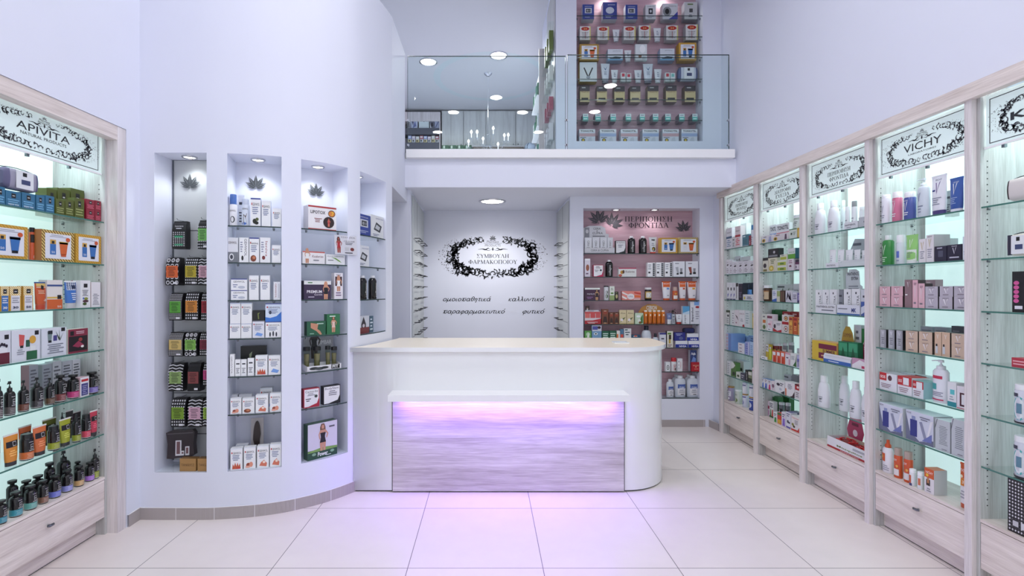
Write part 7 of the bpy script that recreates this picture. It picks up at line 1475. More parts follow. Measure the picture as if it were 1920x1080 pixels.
r = put('R2',2,[
    (75,165,745,J((66,44,26),[('r',0,.15,1,.72,(190,170,140)),('o',.3,.42,.2,.2,(60,50,50)),('r',0,.72,1,.8,(150,100,50))],capcol=(216,218,222),capf=.17,name='supplement_jar'),'brown jar with white lid','jar'),
    (168,212,790,C((214,218,230),[('p',[(0,0),(1,0),(1,.3),(0,.15)],(60,100,176)),('l',.15,.5,.85,.9,3,(110,130,180))]),'white carton with blue foot','box',{'d': .05}),
    (214,243,800,C((150,166,110),[('r',0,0,1,.5,(206,206,190))]),'narrow green and cream carton','box',{'d': .05}),(246,292,795,C((70,54,48),[('r',.2,.1,.4,.9,(120,90,70)),('r',.6,.1,.7,.9,(150,130,110))]),'dark brown ribbed carton','box',{'d': .05}),
    (297,362,795,C((206,206,216),[('p',[(.1,.1),(.3,.9),(.5,.3),(.7,.9),(.9,.1),(.5,.6)],(50,44,60))]),'white carton with dark figures','box',{'d': .05}),(366,408,812,C((206,206,220),[('l',.1,.3,.9,.8,3,(90,84,110))]),'small pale carton','box',{'d': .05}),(411,475,820,C((110,100,160),[('l',.1,.3,.9,.8,3,(206,200,226)),('r',0,0,1,.2,(60,54,100))]),'violet patterned carton','box',{'d': .05}),
    (212,368,735,C((196,206,206),[('p',[(.1,.2),(.4,.8),(.45,.5)],(90,120,100)),('p',[(.5,.3),(.8,.8),(.75,.4)],(90,120,100)),('r',.05,.8,.5,.9,(80,90,90))]),'long pale carton lying in the back','box',{'back': .12,'d': .05}),
    (370,432,730,C((212,216,220),[('l',.1,.4,.9,.7,2,(60,64,80))]),'white carton in the back','box',{'back': .12,'d': .05}),(434,490,704,C((206,212,224),[('p',[(.3,.4),(.6,.7),(.9,.4),(.6,.5)],(60,64,100))]),'tall pale carton in the back','box',{'back': .12,'d': .05})],k)
k = (1415,560,7.71)
r = put('R2',3,[
    (100,172,225,C((206,208,200),[('r',.2,.45,.8,.65,(190,110,60)),('o',.5,.2,.3,.14,(90,110,60)),('l',.2,.75,.8,.95,1,(110,110,120))]),'tall white carton with orange patch','box',{'d': .05}),
    (180,262,225,C((214,206,212),[('r',0,.75,.9,.9,(120,60,80)),('r',.1,.1,.4,.6,(222,216,222)),('r',.5,.1,.9,.6,(226,200,210)),('l',.1,.3,.9,.5,1,(190,120,140))]),'white and rose carton','box',{'d': .05}),
    (265,390,325,C((216,212,216),[('p',[(0,0),(1,0),(1,.25),(.5,.1),(0,.35)],(176,40,50)),('o',.2,.5,.14,.2,(60,50,60)),('l',.4,.6,.9,.85,2,(120,120,130))]),'white carton with red swoosh foot','box',{'d': .05}),
    (394,492,335,C((212,206,204),[('r',0,.76,1,1,(160,36,44)),('o',.6,.38,.3,.26,(60,50,50)),('o',.6,.38,.24,.2,(226,214,206)),('o',.6,.38,.12,.1,(150,60,50))]),'white carton with dark ring, lower','box',{'d': .05}),
    (394,492,235,C((212,206,204),[('o',.6,.5,.3,.34,(60,50,50)),('o',.6,.5,.22,.25,(226,190,120)),('o',.6,.5,.12,.12,(150,60,50))]),'white carton with dark ring, upper','box',{'d': .05,'on': 3}),
    (495,550,262,C((206,150,80),[('r',.1,.8,.9,.95,(150,44,50)),('l',.2,.2,.8,.7,5,(150,70,40)),('o',.5,.6,.3,.1,(226,180,80))],side=(150,60,50)),'tall orange carton with red top','box',{'d': .05}),(556,618,268,C((196,96,56),[('r',.1,.8,.9,.95,(150,44,50)),('l',.2,.2,.8,.7,5,(226,180,110)),('o',.5,.6,.3,.1,(140,50,40))],side=(150,60,50)),'tall rust carton with red top','box',{'d': .05}),(622,690,275,C((206,150,80),[('r',.1,.85,.9,.95,(150,44,50)),('l',.2,.2,.8,.5,3,(150,70,40)),('p',[(.5,.5),(.9,.66),(.5,.8),(.1,.66)],(70,50,50))],side=(150,60,50)),'tall orange carton with dark diamond','box',{'d': .05}),
    (185,290,160,C((30,96,50),[('l',.1,.3,.9,.8,2,(20,70,40))],topcol=(26,84,44)),'dark green tall carton in the back','box',{'back': .12,'d': .05}),(293,396,160,C((30,96,50),[('l',.1,.3,.9,.8,2,(20,70,40))]),'dark green tall carton in the back','box',{'back': .12,'d': .05}),
    (400,520,188,C((150,40,44),[('l',.1,.8,.9,.95,1,(220,180,180))]),'deep red carton in the back','box',{'back': .12,'d': .05}),(524,655,190,C((150,40,44),[('l',.1,.8,.9,.95,1,(220,180,180))]),'deep red carton in the back','box',{'back': .12,'d': .05}),
    (175,250,412,C((222,224,228),[('l',.2,.3,.8,.7,1,(50,54,60))]),'small white price card with dark print','card',{'d': .004,'back': .006,'h': .03})],k)
JR = lambda c,c2: J(c,[('r',0,.2,1,.75,c2),('o',.5,.45,.25,.25,(206,200,196))],capcol=(206,206,212),capf=.14,name='supplement_jar')
r = put('R2',4,[
    (255,314,755,C((206,90,60),[('r',.05,.62,.8,.92,(222,222,226)),('p',[(.2,0),(.8,0),(.7,.5),(.4,.5)],(190,60,40)),('r',.0,.0,.15,.6,(226,214,210))]),'orange-red carton with white patch','box',{'d': .05}),(318,374,762,C((206,90,60),[('r',.05,.62,.8,.92,(222,222,226)),('p',[(.2,0),(.8,0),(.7,.5),(.4,.5)],(190,60,40)),('r',.0,.0,.15,.6,(226,214,210))]),'orange-red carton with white patch','box',{'d': .05}),(379,436,772,C((206,90,60),[('r',.05,.62,.8,.92,(222,222,226)),('p',[(.2,0),(.8,0),(.7,.5),(.4,.5)],(190,60,40)),('r',.0,.0,.15,.6,(226,214,210))]),'orange-red carton with white patch','box',{'d': .05}),
    (440,514,785,C((220,214,220),[('l',.1,.5,.9,.7,1,(70,60,90)),('r',0,.88,1,1,(206,150,170)),('r',.75,.05,.9,.5,(190,110,150))]),'white carton with rose top','box',{'d': .05}),(519,602,795,C((220,222,222),[('p',[(1,0),(1,.9),(.85,.4),(.4,.05)],(60,110,60)),('l',.1,.5,.7,.8,3,(130,140,150))]),'white carton with green curve','box',{'d': .05}),
    (612,700,820,C((180,180,214),[('r',0,.5,1,.7,(110,110,176)),('l',.1,.1,.9,.4,3,(120,120,160)),('r',0,.44,1,.48,(50,40,70))]),'lavender carton near the post','box',{'d': .06}),
    (205,248,700,B((196,196,60),[('p',[(.2,.5),(.5,.8),(.8,.5),(.5,.2)],(110,120,40))],cap='screw',capcol=(206,206,212),neck=.85,shoulder=.8,name='juice_bottle'),'slim yellow-green bottle','bottle',{'back': .05}),
    (160,200,660,C((196,170,60),[('r',0,.5,1,1,(206,206,210)),('l',.1,.6,.9,.9,2,(60,50,60))]),'yellow and white carton','box',{'back': .06,'d': .04}),
    (250,322,645,JR((120,34,40),(190,150,60)),'dark red jar in the back row','jar',{'back': .12}),(328,402,648,JR((120,34,40),(150,130,50)),'dark red jar in the back row','jar',{'back': .12}),(408,486,640,JR((120,124,130),(206,206,210)),'grey jar in the back row','jar',{'back': .12}),(492,576,632,JR((120,124,130),(206,206,210)),'grey jar in the back row','jar',{'back': .12}),
    (92,180,822,C((222,224,228),[('l',.15,.3,.7,.7,1,(50,54,60))]),'small white price card with dark print','card',{'d': .004,'back': .006,'h': .03}),(610,700,725,C((206,212,220),[('p',[(0,.5),(.5,.7),(1,.5),(.5,.6)],(90,90,110))]),'white carton behind the lavender one','box',{'back': .12,'d': .05})],k)
k = (1415,690,7.71)
TS = lambda c: C((216,218,226),[('p',[(.2,0),(.85,0),(.75,.55),(.35,.55)],c),('l',.1,.62,.9,.95,2,(100,60,80))],topcol=(110,140,190))
r = put('R2',5,[(90,134,148,TS((60,100,180)),'small white carton with blue tube','box',{'d': .06}),(139,186,160,TS((60,90,180)),'small white carton with blue tube','box',{'d': .06}),(191,238,178,TS((196,60,110)),'small white carton with pink tube','box',{'d': .06}),
    (243,288,190,C((220,212,220),[('o',.5,.5,.4,.2,(120,90,110)),('l',.1,.1,.9,.3,2,(200,160,180))]),'white carton with a mauve oval','box',{'d': .06}),(291,432,190,C((222,222,226),[('o',.35,.7,.18,.12,(40,34,50)),('p',[(1,0),(1,.3),(.6,.05)],(40,44,50)),('l',.5,.6,.95,.9,2,(90,94,106)),('o',.6,.35,.14,.1,(180,186,200))]),'large white carton with dark oval','box',{'d': .07}),
    (440,578,210,C((224,222,226),[('p',[(1,0),(1,.45),(.75,.1),(.5,0)],(60,40,50)),('r',0,.0,.14,.5,(200,110,80)),('l',.25,.5,.8,.9,4,(120,120,140))]),'large white carton with a dark corner','box',{'d': .07}),
    (582,700,330,C((222,218,222),[('o',.85,.45,.25,.35,(40,34,40)),('o',.85,.45,.18,.25,(222,218,222)),('l',.1,.2,.5,.8,3,(120,110,120))]),'white carton with a black ring','box',{'d': .06}),(582,700,245,C((176,40,46),[('o',.35,.5,.15,.2,(226,210,210)),('r',0,.8,1,1,(40,30,34))]),'red carton lying on the white one','box',{'on': 6,'d': .06}),
    (425,530,98,C((176,182,190),[('o',.5,.2,.2,.1,(120,124,140)),('r',0,.8,.6,.9,(90,94,100))]),'grey carton in the back row','box',{'back': .15,'d': .05}),(540,630,100,C((130,136,142),[('r',.05,.45,.95,.55,(30,34,36))]),'grey carton in the back row','box',{'back': .15,'d': .05}),(636,700,100,C((130,136,142),[('r',.05,.45,.95,.55,(30,34,36))]),'grey carton in the back row','box',{'back': .15,'d': .05})],k)
r = put('R2',6,[
    (272,324,640,C((216,216,220),[('p',[(.2,0),(.85,0),(.8,.5),(.3,.5)],(60,140,60)),('l',.1,.6,.9,.9,2,(60,60,70))]),'small white carton with green tube','box',{'d': .05}),(328,384,650,C((196,60,50),[('r',.05,.05,.95,.4,(206,160,50)),('r',0,.8,1,1,(60,110,60))]),'red and yellow carton','box',{'d': .05}),
    (388,448,640,C((216,212,224),[('p',[(.2,0),(.85,0),(.8,.55),(.3,.55)],(130,100,190)),('l',.1,.6,.9,.9,2,(80,70,110))]),'white carton with violet tube','box',{'d': .05}),(453,522,640,C((214,214,226),[('o',.4,.4,.2,.1,(50,50,70)),('o',.7,.36,.16,.07,(60,60,90)),('r',.05,.0,.95,.1,(90,80,160)),('l',.1,.7,.9,.95,2,(100,96,130))],topcol=(120,110,160)),'white carton with violet foot','box',{'d': .06}),
    (527,648,700,C((222,218,220),[('t','Leponal',.5,.88,.11,(206,80,40),.8),('o',.2,.4,.14,.1,(130,130,60)),('o',.35,.28,.14,.08,(70,60,40)),('p',[(0,0),(1,0),(1,.35),(.8,.12),(0,.1)],(196,50,40)),('l',.4,.45,.9,.75,4,(130,120,130))]),'large white carton with orange lettering','box',{'d': .07}),(652,705,745,C((220,214,210),[('o',.6,.8,.35,.14,(190,60,70)),('r',0,.42,1,.52,(90,130,60)),('l',.2,.1,.9,.36,3,(110,140,100))]),'white carton with red berry','box',{'d': .06}),
    (172,196,472,C((206,190,204),[('r',0,.5,1,.7,(150,50,80)),('r',.1,.1,.9,.4,(190,150,180))]),'tall mauve and white carton','box',{'d': .04,'back': .08}),(212,272,480,C((214,214,216),[('p',[(.15,0),(.5,0),(.4,.5),(.25,.5)],(50,120,50)),('p',[(.55,0),(.95,0),(.9,.5),(.65,.5)],(190,50,40)),('r',0,0,1,.1,(40,90,50)),('l',.1,.6,.9,.9,3,(60,60,90))]),'big white carton with green and red','box',{'d': .04,'back': .08}),
    (345,438,495,JR((110,114,120),(40,42,46)),'grey jar behind the cartons','jar',{'back': .12}),(443,525,505,JR((110,114,120),(40,42,46)),'grey jar behind the cartons','jar',{'back': .12}),
    (220,280,412,C((36,100,50),[('l',.1,.7,.9,.9,1,(60,140,70))]),'dark green carton in the back','box',{'back': .125,'d': .05}),(283,340,414,C((36,100,50),[('l',.1,.7,.9,.9,1,(60,140,70))]),'dark green carton in the back','box',{'back': .125,'d': .05}),(400,500,410,C((36,100,50),[('l',.1,.7,.9,.9,1,(60,140,70))]),'dark green carton in the back','box',{'back': .22,'d': .05}),
    (530,650,640,C((60,54,100),[('l',.1,.85,.9,.95,1,(190,180,210))]),'indigo carton behind the orange lettering','box',{'back': .105,'d': .05})],k)
# ================================================================== FARTHEST RIGHT CABINET
k = (1350,400,5.4)
PH = lambda c: [('r',.0,.5,1,.6,c),('t','PANT',.5,.78,.07,(60,60,70),.7),('l',.1,.1,.9,.45,4,tuple(min(255,v + 40) for v in c))]
r = put('R1',0,[(63,121,150,C((220,220,228),PH((70,100,130))),'white carton with a slate band','box',{'d': .05}),(124,150,238,C((210,212,216),plain()),'small white carton between taller ones','box',{'d': .04}),(152,208,130,C((224,212,216),PH((170,50,60))),'white and pink carton with red band','box',{'d': .05}),
    (226,290,215,C((80,130,146),[('r',.1,.8,.5,.9,(206,220,226)),('l',.1,.2,.8,.6,3,(60,100,116)),('r',0,0,1,.06,(206,206,210))]),'teal carton','box',{'d': .05}),(292,312,225,C((150,60,76),plain((220,190,196))),'narrow wine carton','box',{'d': .05}),
    (314,370,118,B((214,216,226),[('l',.2,.2,.8,.6,3,(130,134,150))],cap='wide',capcol=(70,130,180),neck=.76,shoulder=.74,name='lotion_bottle',flat=.7),'white bottle with blue cap','bottle'),(125,205,138,C((222,222,228),plain()),'tall white carton in the back','box',{'back': .13,'d': .04}),(208,268,104,C((222,222,226),plain((190,192,200))),'tallest white carton in the back','box',{'back': .13,'d': .05})],k)
PB = lambda: C((222,220,228),[('l',.15,.1,.85,.45,3,(150,140,150)),('p',[(.2,.6),(.5,.72),(.8,.66),(.5,.56)],(60,54,60)),('t','mama',.5,.82,.06,(60,54,60),.5)])
put('R1',1,[(a,b,y,PB(),'white carton with dark scribble','box',{'d': .05}) for a,b,y in ((57,92,470),(96,124,480),(127,179,490),(183,232,485),(236,290,480),(294,352,480))] + [(127,208,435,C((222,222,228),[('t','mama',.4,.8,.08,(60,54,60),.4),('p',[(.7,.8),(.9,.9),(.8,.7)],(60,54,60))]),'taller white carton in the back','box',{'back': .12,'d': .04}),(212,310,438,C((222,222,226),plain()),'taller white carton in the back','box',{'back': .12,'d': .04})],k)
BW = lambda: C((220,222,228),[('r',.3,.55,.7,.72,(40,44,50)),('p',[(.3,.1),(.7,.3),(.6,.4),(.3,.3)],(100,100,170)),('r',0,0,1,.06,(60,60,110))])
put('R1',2,[(68,96,702,BW(),'slim white carton with black square','box',{'d': .05}),(99,127,704,BW(),'slim white carton with black square','box',{'d': .05}),(130,157,702,BW(),'slim white carton with black square','box',{'d': .05}),(160,185,706,C((216,218,222),[('r',0,.8,1,1,(50,50,54)),('r',.2,.1,.4,.8,(60,60,66))]),'slim white carton with dark stripe','box',{'d': .05}),
    (188,227,712,C((34,34,50),plain((120,120,150))),'near-black navy carton','box',{'d': .05}),(230,350,822,C((216,218,224),[('o',.15,.4,.08,.25,(190,180,80)),('l',.3,.2,.9,.7,2,(60,70,110))]),'low white tray front with blue print','tray',{'d': .05}),
    (268,328,772,B((70,120,196),None,cap='dome',capcol=(90,140,210),neck=.62,shoulder=.6,name='domed_bottle',flat=1),'blue bottle with a domed cap','bottle',{'back': .085}),(230,330,704,C((36,38,66),[('r',.3,.1,.36,.9,(110,110,150)),('r',.6,.1,.66,.9,(110,110,150))]),'wide navy carton in the back','box',{'back': .15,'d': .05}),(352,385,812,C((60,56,90),plain((190,190,210))),'small indigo carton beside the post','box',{'d': .05})],k)
k = (1350,570,5.4)
put('R1',3,[(55,102,62,C((216,218,216),[('r',0,.84,1,1,(50,66,40)),('r',.88,0,1,.84,(36,40,40)),('o',.5,.62,.25,.08,(50,56,56)),('l',.1,.1,.7,.5,3,(140,144,150))]),'white carton framed in dark green','box',{'d': .05}),(118,147,62,C((220,222,224),[('l',.2,.1,.8,.85,5,(150,150,156))]),'slim white carton','box',{'d': .05}),
    (149,192,60,C((220,214,218),[('p',[(.1,.7),(.6,.6),(.9,.35),(.5,.5)],(60,50,56)),('l',.2,.1,.6,.3,1,(150,110,120))]),'white carton with a dark arc','box',{'d': .05}),(195,250,64,C((222,222,226),[('t','FATI',.5,.78,.1,(140,90,110),.8),('p',[(.6,0),(1,0),(.9,.16),(.6,.12)],(170,40,50)),('l',.2,.3,.8,.5,2,(150,150,160))]),'white carton with red foot','box',{'d': .05}),(254,300,70,C((206,216,218),[('l',.1,.2,.9,.9,5,(150,170,176))]),'pale green-white carton','box',{'d': .05}),
    (328,352,96,C((206,180,80),[('o',.5,.8,.3,.06,(60,90,60))]),'narrow yellow carton','box',{'d': .04}),(354,385,42,C((110,86,40),[('r',.4,.1,.7,.9,(150,60,40))]),'tall bronze carton beside the post','box',{'d': .04})],k)
FB = lambda: C((190,198,222),[('r',.45,0,1,1,(110,140,200)),('l',.05,.2,.4,.8,2,(200,130,130))],side=(120,150,206))
r = put('R1',4,[(55,112,430,FB(),'flat blue and white carton, stack bottom','box',{'d': .16,'h': .037})] + [(55,112,400,FB(),'flat blue and white carton, %s' % nm,'box',{'d': .16,'h': .037,'on': i}) for i,nm in enumerate(('second of stack','middle of stack','fourth of stack','stack top'))],k)
wb = lambda: C((220,220,228),[('l',.1,.3,.8,.7,1,(110,60,80))],side=(120,150,200))
put('R1',4,[(182,250,460,wb(),'flat white carton, lowest','box',{'d': .07,'h': .036}),(182,250,420,wb(),'flat white carton, middle','box',{'d': .07,'h': .036,'on': 0}),(182,250,375,wb(),'flat white carton, uppermost','box',{'d': .07,'h': .036,'on': 1}),
    (254,300,385,C((150,160,210),[('r',.7,0,.9,1,(200,206,226)),('l',.1,.1,.6,.9,5,(90,100,170))]),'periwinkle carton','box',{'d': .06}),(303,338,388,C((170,196,226),[('l',.2,.1,.8,.8,5,(110,140,190))]),'sky blue carton','box',{'d': .06}),(340,385,400,C((120,150,200),[('r',.2,.2,.7,.7,(60,80,130))]),'sky blue carton with navy square','box',{'d': .06}),
    (180,282,322,C((150,180,222),[('l',.2,.6,.8,.9,2,(90,110,160))]),'blue carton in the back row','box',{'back': .19,'d': .06}),(285,385,325,C((150,180,222),[('l',.2,.6,.8,.9,2,(90,110,160))]),'blue carton in the back row','box',{'back': .19,'d': .06})],k)
r = put('R1',5,[(70,108,580,C((218,222,224),[('l',.1,.1,.8,.9,6,(150,156,166))]),'slim white carton at the far end','box',{'d': .05}),(111,160,590,C((80,120,60),[('p',[(0,.5),(.5,.6),(.9,.8),(.5,1),(0,1)],(222,226,222)),('o',.6,.22,.3,.12,(40,50,36))]),'green and white carton','box',{'d': .05}),
    (163,205,690,C((210,214,206),[('o',.5,.4,.3,.2,(60,80,50))]),'small white and green carton','box',{'d': .05}),(208,252,700,C((70,74,90),[('l',.1,.2,.9,.8,2,(190,190,200))]),'slate carton','box',{'d': .05}),(255,284,668,C((30,34,34),[('t','BODY',.5,.5,.3,(220,222,224),.7,pi / 2)]),'slim black carton','box',{'d': .05}),
    (286,322,688,C((130,140,110),[('r',0,0,1,.4,(50,60,46)),('r',0,.7,1,1,(206,206,200))]),'olive patterned carton','box',{'d': .05}),(325,385,650,C((216,210,216),[('o',.5,.4,.3,.16,(70,60,90)),('o',.5,.4,.2,.1,(216,210,216)),('r',.1,.8,.9,.88,(190,110,130))]),'white carton with a dark ring','box',{'d': .06}),
    (164,240,572,C((216,220,216),[('r',.05,.6,.5,.85,(70,90,50)),('o',.7,.45,.14,.1,(50,60,50)),('l',.1,.1,.9,.35,3,(150,156,160))],side=(206,210,214)),'big white carton in the back row','box',{'back': .12,'d': .08}),(285,330,622,B((212,214,220),None,cap='cone',capcol=(214,216,222),neck=.6,shoulder=.55,name='white_bottle'),'white bottle in the back row','bottle',{'back': .12})],k)
TIN = lambda c,lid,art=None: J(c,art or [('r',.05,.35,.95,.75,(206,206,216)),('l',.1,.4,.9,.7,2,(80,80,110)),('o',.5,.18,.3,.1,(226,228,232))],capcol=lid,capf=.09,name='formula_tin')
GL = (160,120,60)
r = put('R1',6,[(80,150,832,TIN((150,140,170),GL),'lavender tin with golden lid','tin'),(152,222,868,TIN((196,204,196),(226,228,230),[('t','NAN',.5,.72,.12,(40,50,50),.6),('o',.6,.3,.3,.16,(110,130,80))]),'white tin with white lid','tin'),(226,290,908,TIN((206,210,226),GL,[('r',0,.8,1,.9,(80,80,140)),('o',.5,.4,.28,.18,(130,140,180))]),'pale lilac tin with golden lid','tin'),(292,372,938,TIN((60,76,160),GL,[('r',0,.8,1,1,(206,210,220)),('o',.5,.42,.36,.24,(206,210,230)),('o',.3,.36,.14,.1,(206,180,60))]),'royal blue tin with golden lid','tin')],k)
put('R1',6,[(226,290,795,TIN((214,216,226),(200,206,226),[('r',0,.8,1,.9,(80,80,140)),('o',.5,.4,.34,.25,(226,228,234))]),'white tin stacked on the lilac one','tin',{'zb': r[2][0] + .001}),(294,364,818,TIN((214,216,226),(200,206,226),[('r',0,.8,1,.9,(80,80,140)),('o',.5,.4,.34,.25,(226,228,234))]),'white tin stacked on the blue one','tin',{'zb': r[3][0] + .001})],k)
# ================================================================== RECESS WALL: emblem and lettering
SB = 7.02 / FPX
def at_back(px,py,Y=7.02): return ((px - CX) * Y / FPX,Y,H - (py - CY) * Y / FPX)
BINK = PM((34,36,42)); GINK = PM((86,88,96))
def wall_print(name,px,py,fn,label,cat):
    m = MB()
    def mf(x,y,L): return (x,-.0015 - .0003 * L,y)
    mf.curved = False; fn(m,mf); x,y,z = at_back(px,py); tag(m.build(name,loc=(x,y,z)),label,cat)
def emb(m,mf):
    add_wreath(m,mf,0,0,.70,.285,BINK,seed=11,dens=1.5,grey=GINK); add_wreath(m,mf,0,0,.66,.262,BINK,seed=5,dens=1.3,grey=GINK)
    put_text(m,'Pharmacy',mf,0,28.5 * SB,4.5 * SB,GINK,1,23 * SB,shear=.2); put_text(m,'PRODUCTS',mf,0,21.5 * SB,4.5 * SB,GINK,1,29 * SB)
    m.face([mf(-17 * SB,25 * SB,1),mf(17 * SB,25 * SB,1),mf(17 * SB,25.5 * SB,1),mf(-17 * SB,25.5 * SB,1)],GINK)
    add_flourish(m,mf,0,14 * SB,55 * SB,BINK)
    put_text(m,'a',mf,0,1.5 * SB,7.2 * SB,BINK,1,61 * SB,geo=serif_geo('ΣΥΜΒΟΥΛΗ')); put_text(m,'b',mf,0,-9.5 * SB,7.2 * SB,BINK,1,91 * SB,geo=serif_geo('ΦΑΡΜΑΚΟΠΟΙΟΥ'))
wall_print('wreath_emblem',924,481.5,emb,'large black floral wreath with Greek capitals on the recess wall','emblem')
for px,py,wd,s,lb in ((875,560,90,'ομοιοπαθητικά','upper left'),(986,560,67,'καλλυντικό','upper right'),(888,583,116,'παραφαρμακευτικό','lower left, longest'),(999.5,583,41,'φυτικό','lower right, shortest')):
    wall_print('wall_lettering',px,py,lambda m,mf: put_text(m,s,mf,0,0,9.5 * SB,BINK,1,wd * SB,geo=script_geo(s)),'dark slanted Greek word on the recess wall, %s' % lb,'lettering')
# ---- slat panels with wire brackets on both sides of the recess
for side,(xa,ya),(xb,yb_),nm in ((1,(-.872,5.68),(-.916,6.98),'left'),(-1,(.983,6.02),(.983,6.98),'right')):
    ang = atan2(yb_ - ya,xb - xa); L = hypot(xb - xa,yb_ - ya)
    e = empty('slat_display_panel',((xa + xb) / 2,(ya + yb_) / 2,0)); e.rotation_euler = (0,0,ang); tag(e,'pale slat panel with rows of dark wire brackets on the %s recess side' % nm,'panel','slat panels in the recess')
    sg = -1 if side > 0 else 1     # local y towards the room
    m = MB(); y0,y1 = sorted((sg * .002,sg * .016)); m.box(-L / 2,L / 2,y0,y1,.05,2.72,SLAT)
    for i in range(15):
        z = 2.27 - .141 * i; y0,y1 = sorted((sg * .0155,sg * .0168)); m.box(-L / 2,L / 2,y0,y1,z - .045,z - .038,PM((96,98,104)))
    y0,y1 = sorted((sg * .0155,sg * .018)); m.box(-L / 2 + .4,-L / 2 + .408,y0,y1,2.3,2.72,PM((96,98,104))); m.build('slat_board',e)
    for i in range(10):
        z = 2.245 - .141 * i
        for xc in ((-.32,.32) if side > 0 else (.1,)):
            m = MB(); m.tube([(xc - .2,sg * .016,z),(xc - .2,sg * .075,z),(xc + .2,sg * .075,z),(xc + .2,sg * .016,z)],.006,PM((50,52,58)),6); m.tube([(xc,sg * .016,z - .02),(xc,sg * .06,z)],.004,PM((50,52,58)),6); m.build('wire_bracket',e)
# ================================================================== UPSTAIRS ROOM
YB = 10.35
def ub(px,py,Y=YB): return ((px - CX) * Y / FPX,H - (py - CY) * Y / FPX)
DOORW = wood('pale_cabinet_door',(190,192,190),(222,224,222),2)
xe = [ub(p,0)[0] for p in (828,869,911,967,1006)]
e = empty('wall_cupboard',((xe[0] + xe[-1]) / 2,YB + .1,4.6)); tag(e,'pale wood wall cupboard with four doors at the back of the upstairs room','cupboard')
ox = (xe[0] + xe[-1]) / 2
m = MB(); m.box(xe[0] - ox,xe[-1] - ox,-.08,.19,0,.78,W_SIDE); m.build('carcass',e)
for i in range(4):
    m = MB(); m.box(xe[i] - ox + .008,xe[i + 1] - ox - .008,-.1,-.081,.012,.76,DOORW); d = m.build('door',e)
    m = MB(); kx = (xe[i + 1] - ox - .05) if i in (0,2) else (xe[i] - ox + .05); m.tube([(kx,-.101,.07),(kx,-.12,.07)],.012,STEEL); m.build('knob',d)
# open shelving at the left
x0,x1 = ub(762,0)[0],ub(826,0)[0]; ox = (x0 + x1) / 2
e = empty('open_shelving',(ox,YB + .1,3.08)); tag(e,'pale open shelving with dark shelf fronts at the upstairs back left','shelving')
m = MB(); m.box(x0 - ox - .3,x1 - ox,.13,.15,0,2.25,W_SIDE); m.box(x1 - ox - .02,x1 - ox,-.15,.13,0,2.25,W_V); m.box(x0 - ox - .3,x0 - ox - .28,-.15,.13,0,2.25,W_V); m.box(x0 - ox - .28,x1 - ox - .02,-.15,.13,2.06,2.25,W_V); m.build('frame',e)
DG = PM((84,86,96),.5); zs_ = []
for yt,yb2 in ((240,252),(267,279.5)):
    zt,zb = ub(0,yt,YB - .05)[1],ub(0,yb2,YB - .05)[1]; m = MB(); m.box(x0 - ox - .27,x1 - ox - .022,-.15,.12,zb - 3.08,zt - 3.08,DG); m.build('shelf_board',e); zs_.append(zt)
rnd = random.Random(4)
FRAMES['Q'] = Frame((0,YB - .04),(1,0),(0,-1),'upstairs back shelving',[zs_[0],zs_[1],3.0],0)
k = (750,180,6.4)
put('Q',0,[(98,130,300,C((206,208,214),[('r',.1,.1,.5,.9,(60,60,70)),('p',[(.5,0),(1,0),(1,1)],(150,150,170))]),'small patterned carton at the far left','box',{'d': .08}),(133,212,290,C((196,202,222),[('p',[(.2,0),(.8,.3),(.6,.9)],(110,120,170)),('p',[(.3,.3),(.1,.9),(.4,.8)],(60,60,90))]),'pale carton with violet triangles','box',{'d': .08}),(225,350,278,C((226,236,236),[('p',[(.45,.7),(.55,.7),(.5,.85)],(60,66,70)),('r',.1,.1,.9,.14,(180,190,200))]),'largest white carton with small mark','box',{'d': .08}),(358,410,298,C((110,112,126),[('o',.5,.5,.3,.3,(30,30,40)),('p',[(0,0),(.4,0),(0,.8)],(206,206,214))]),'dark figured carton','box',{'d': .08}),(414,470,292,C((170,176,200),[('p',[(.1,.1),(.3,.1),(1,.9),(.8,.9)],(90,96,130))]),'lilac striped carton','box',{'d': .08})],k)
put('Q',1,[(96 + 47 * i,138 + 47 * i,476 + 4 * (i % 3),C([(150,160,206),(196,180,196),(206,206,200),(180,110,120)][i % 4],[('r',0,0,1,.5,[(206,196,150),(196,200,206)][i % 2]),('o',.4,.3,.2,.16,(50,50,44)),('r',.1,.7,.8,.9,(226,226,232))]),'small two-tone carton','box',{'d': .06}) for i in range(8)],k)
# low long storage boxes below the cupboard, standing on a ledge
lz = ub(0,283,YB - .1)[1]
m = MB(); m.box(ub(828,0)[0],ub(1006,0)[0],YB - .25,YB + .28,3.08,lz,WHITE); tag(m.build('low_counter'),'white low counter under the upstairs wall cupboard, mostly hidden','counter')
FRAMES['Q2'] = Frame((0,YB - .2),(1,0),(0,-1),'upstairs low counter',[lz,9],0)
GBX = lambda: C((44,92,64),[('r',.2,.3,.45,.9,(206,222,206)),('r',.15,.1,.5,.25,(120,160,130))])
put('Q2',0,[(500 + 91 * i,588 + 91 * i,590,GBX(),'dark green carton with white mark','box',{'d': .1}) for i in range(4)] + [(872,1490,598,C((96,86,78),[('w',.01,.05,.99,.75,40,3,(150,140,128)),('r',0,.82,1,1,(206,206,210))]),'long brown woven tray','tray',{'d': .12})],k)
def cushion(w,h,d):
    e = empty('laundry_bag'); m = MB(); c = PM((190,204,220),.8); m.loft([(0,w * .42,d * .42,c),(h * .2,w * .5,d * .5,c),(h * .6,w * .46,d * .46,c),(h * .85,w * .3,d * .3,c),(h,w * .1,d * .1,c)]); m.build('bag',e)
    m = MB(); m.tube([(-w * .3,-d * .42,h * .1),(-w * .28,-d * .43,h * .5),(-w * .15,-d * .3,h * .85)],.006,PM((70,90,110))); m.build('piping',e); return e
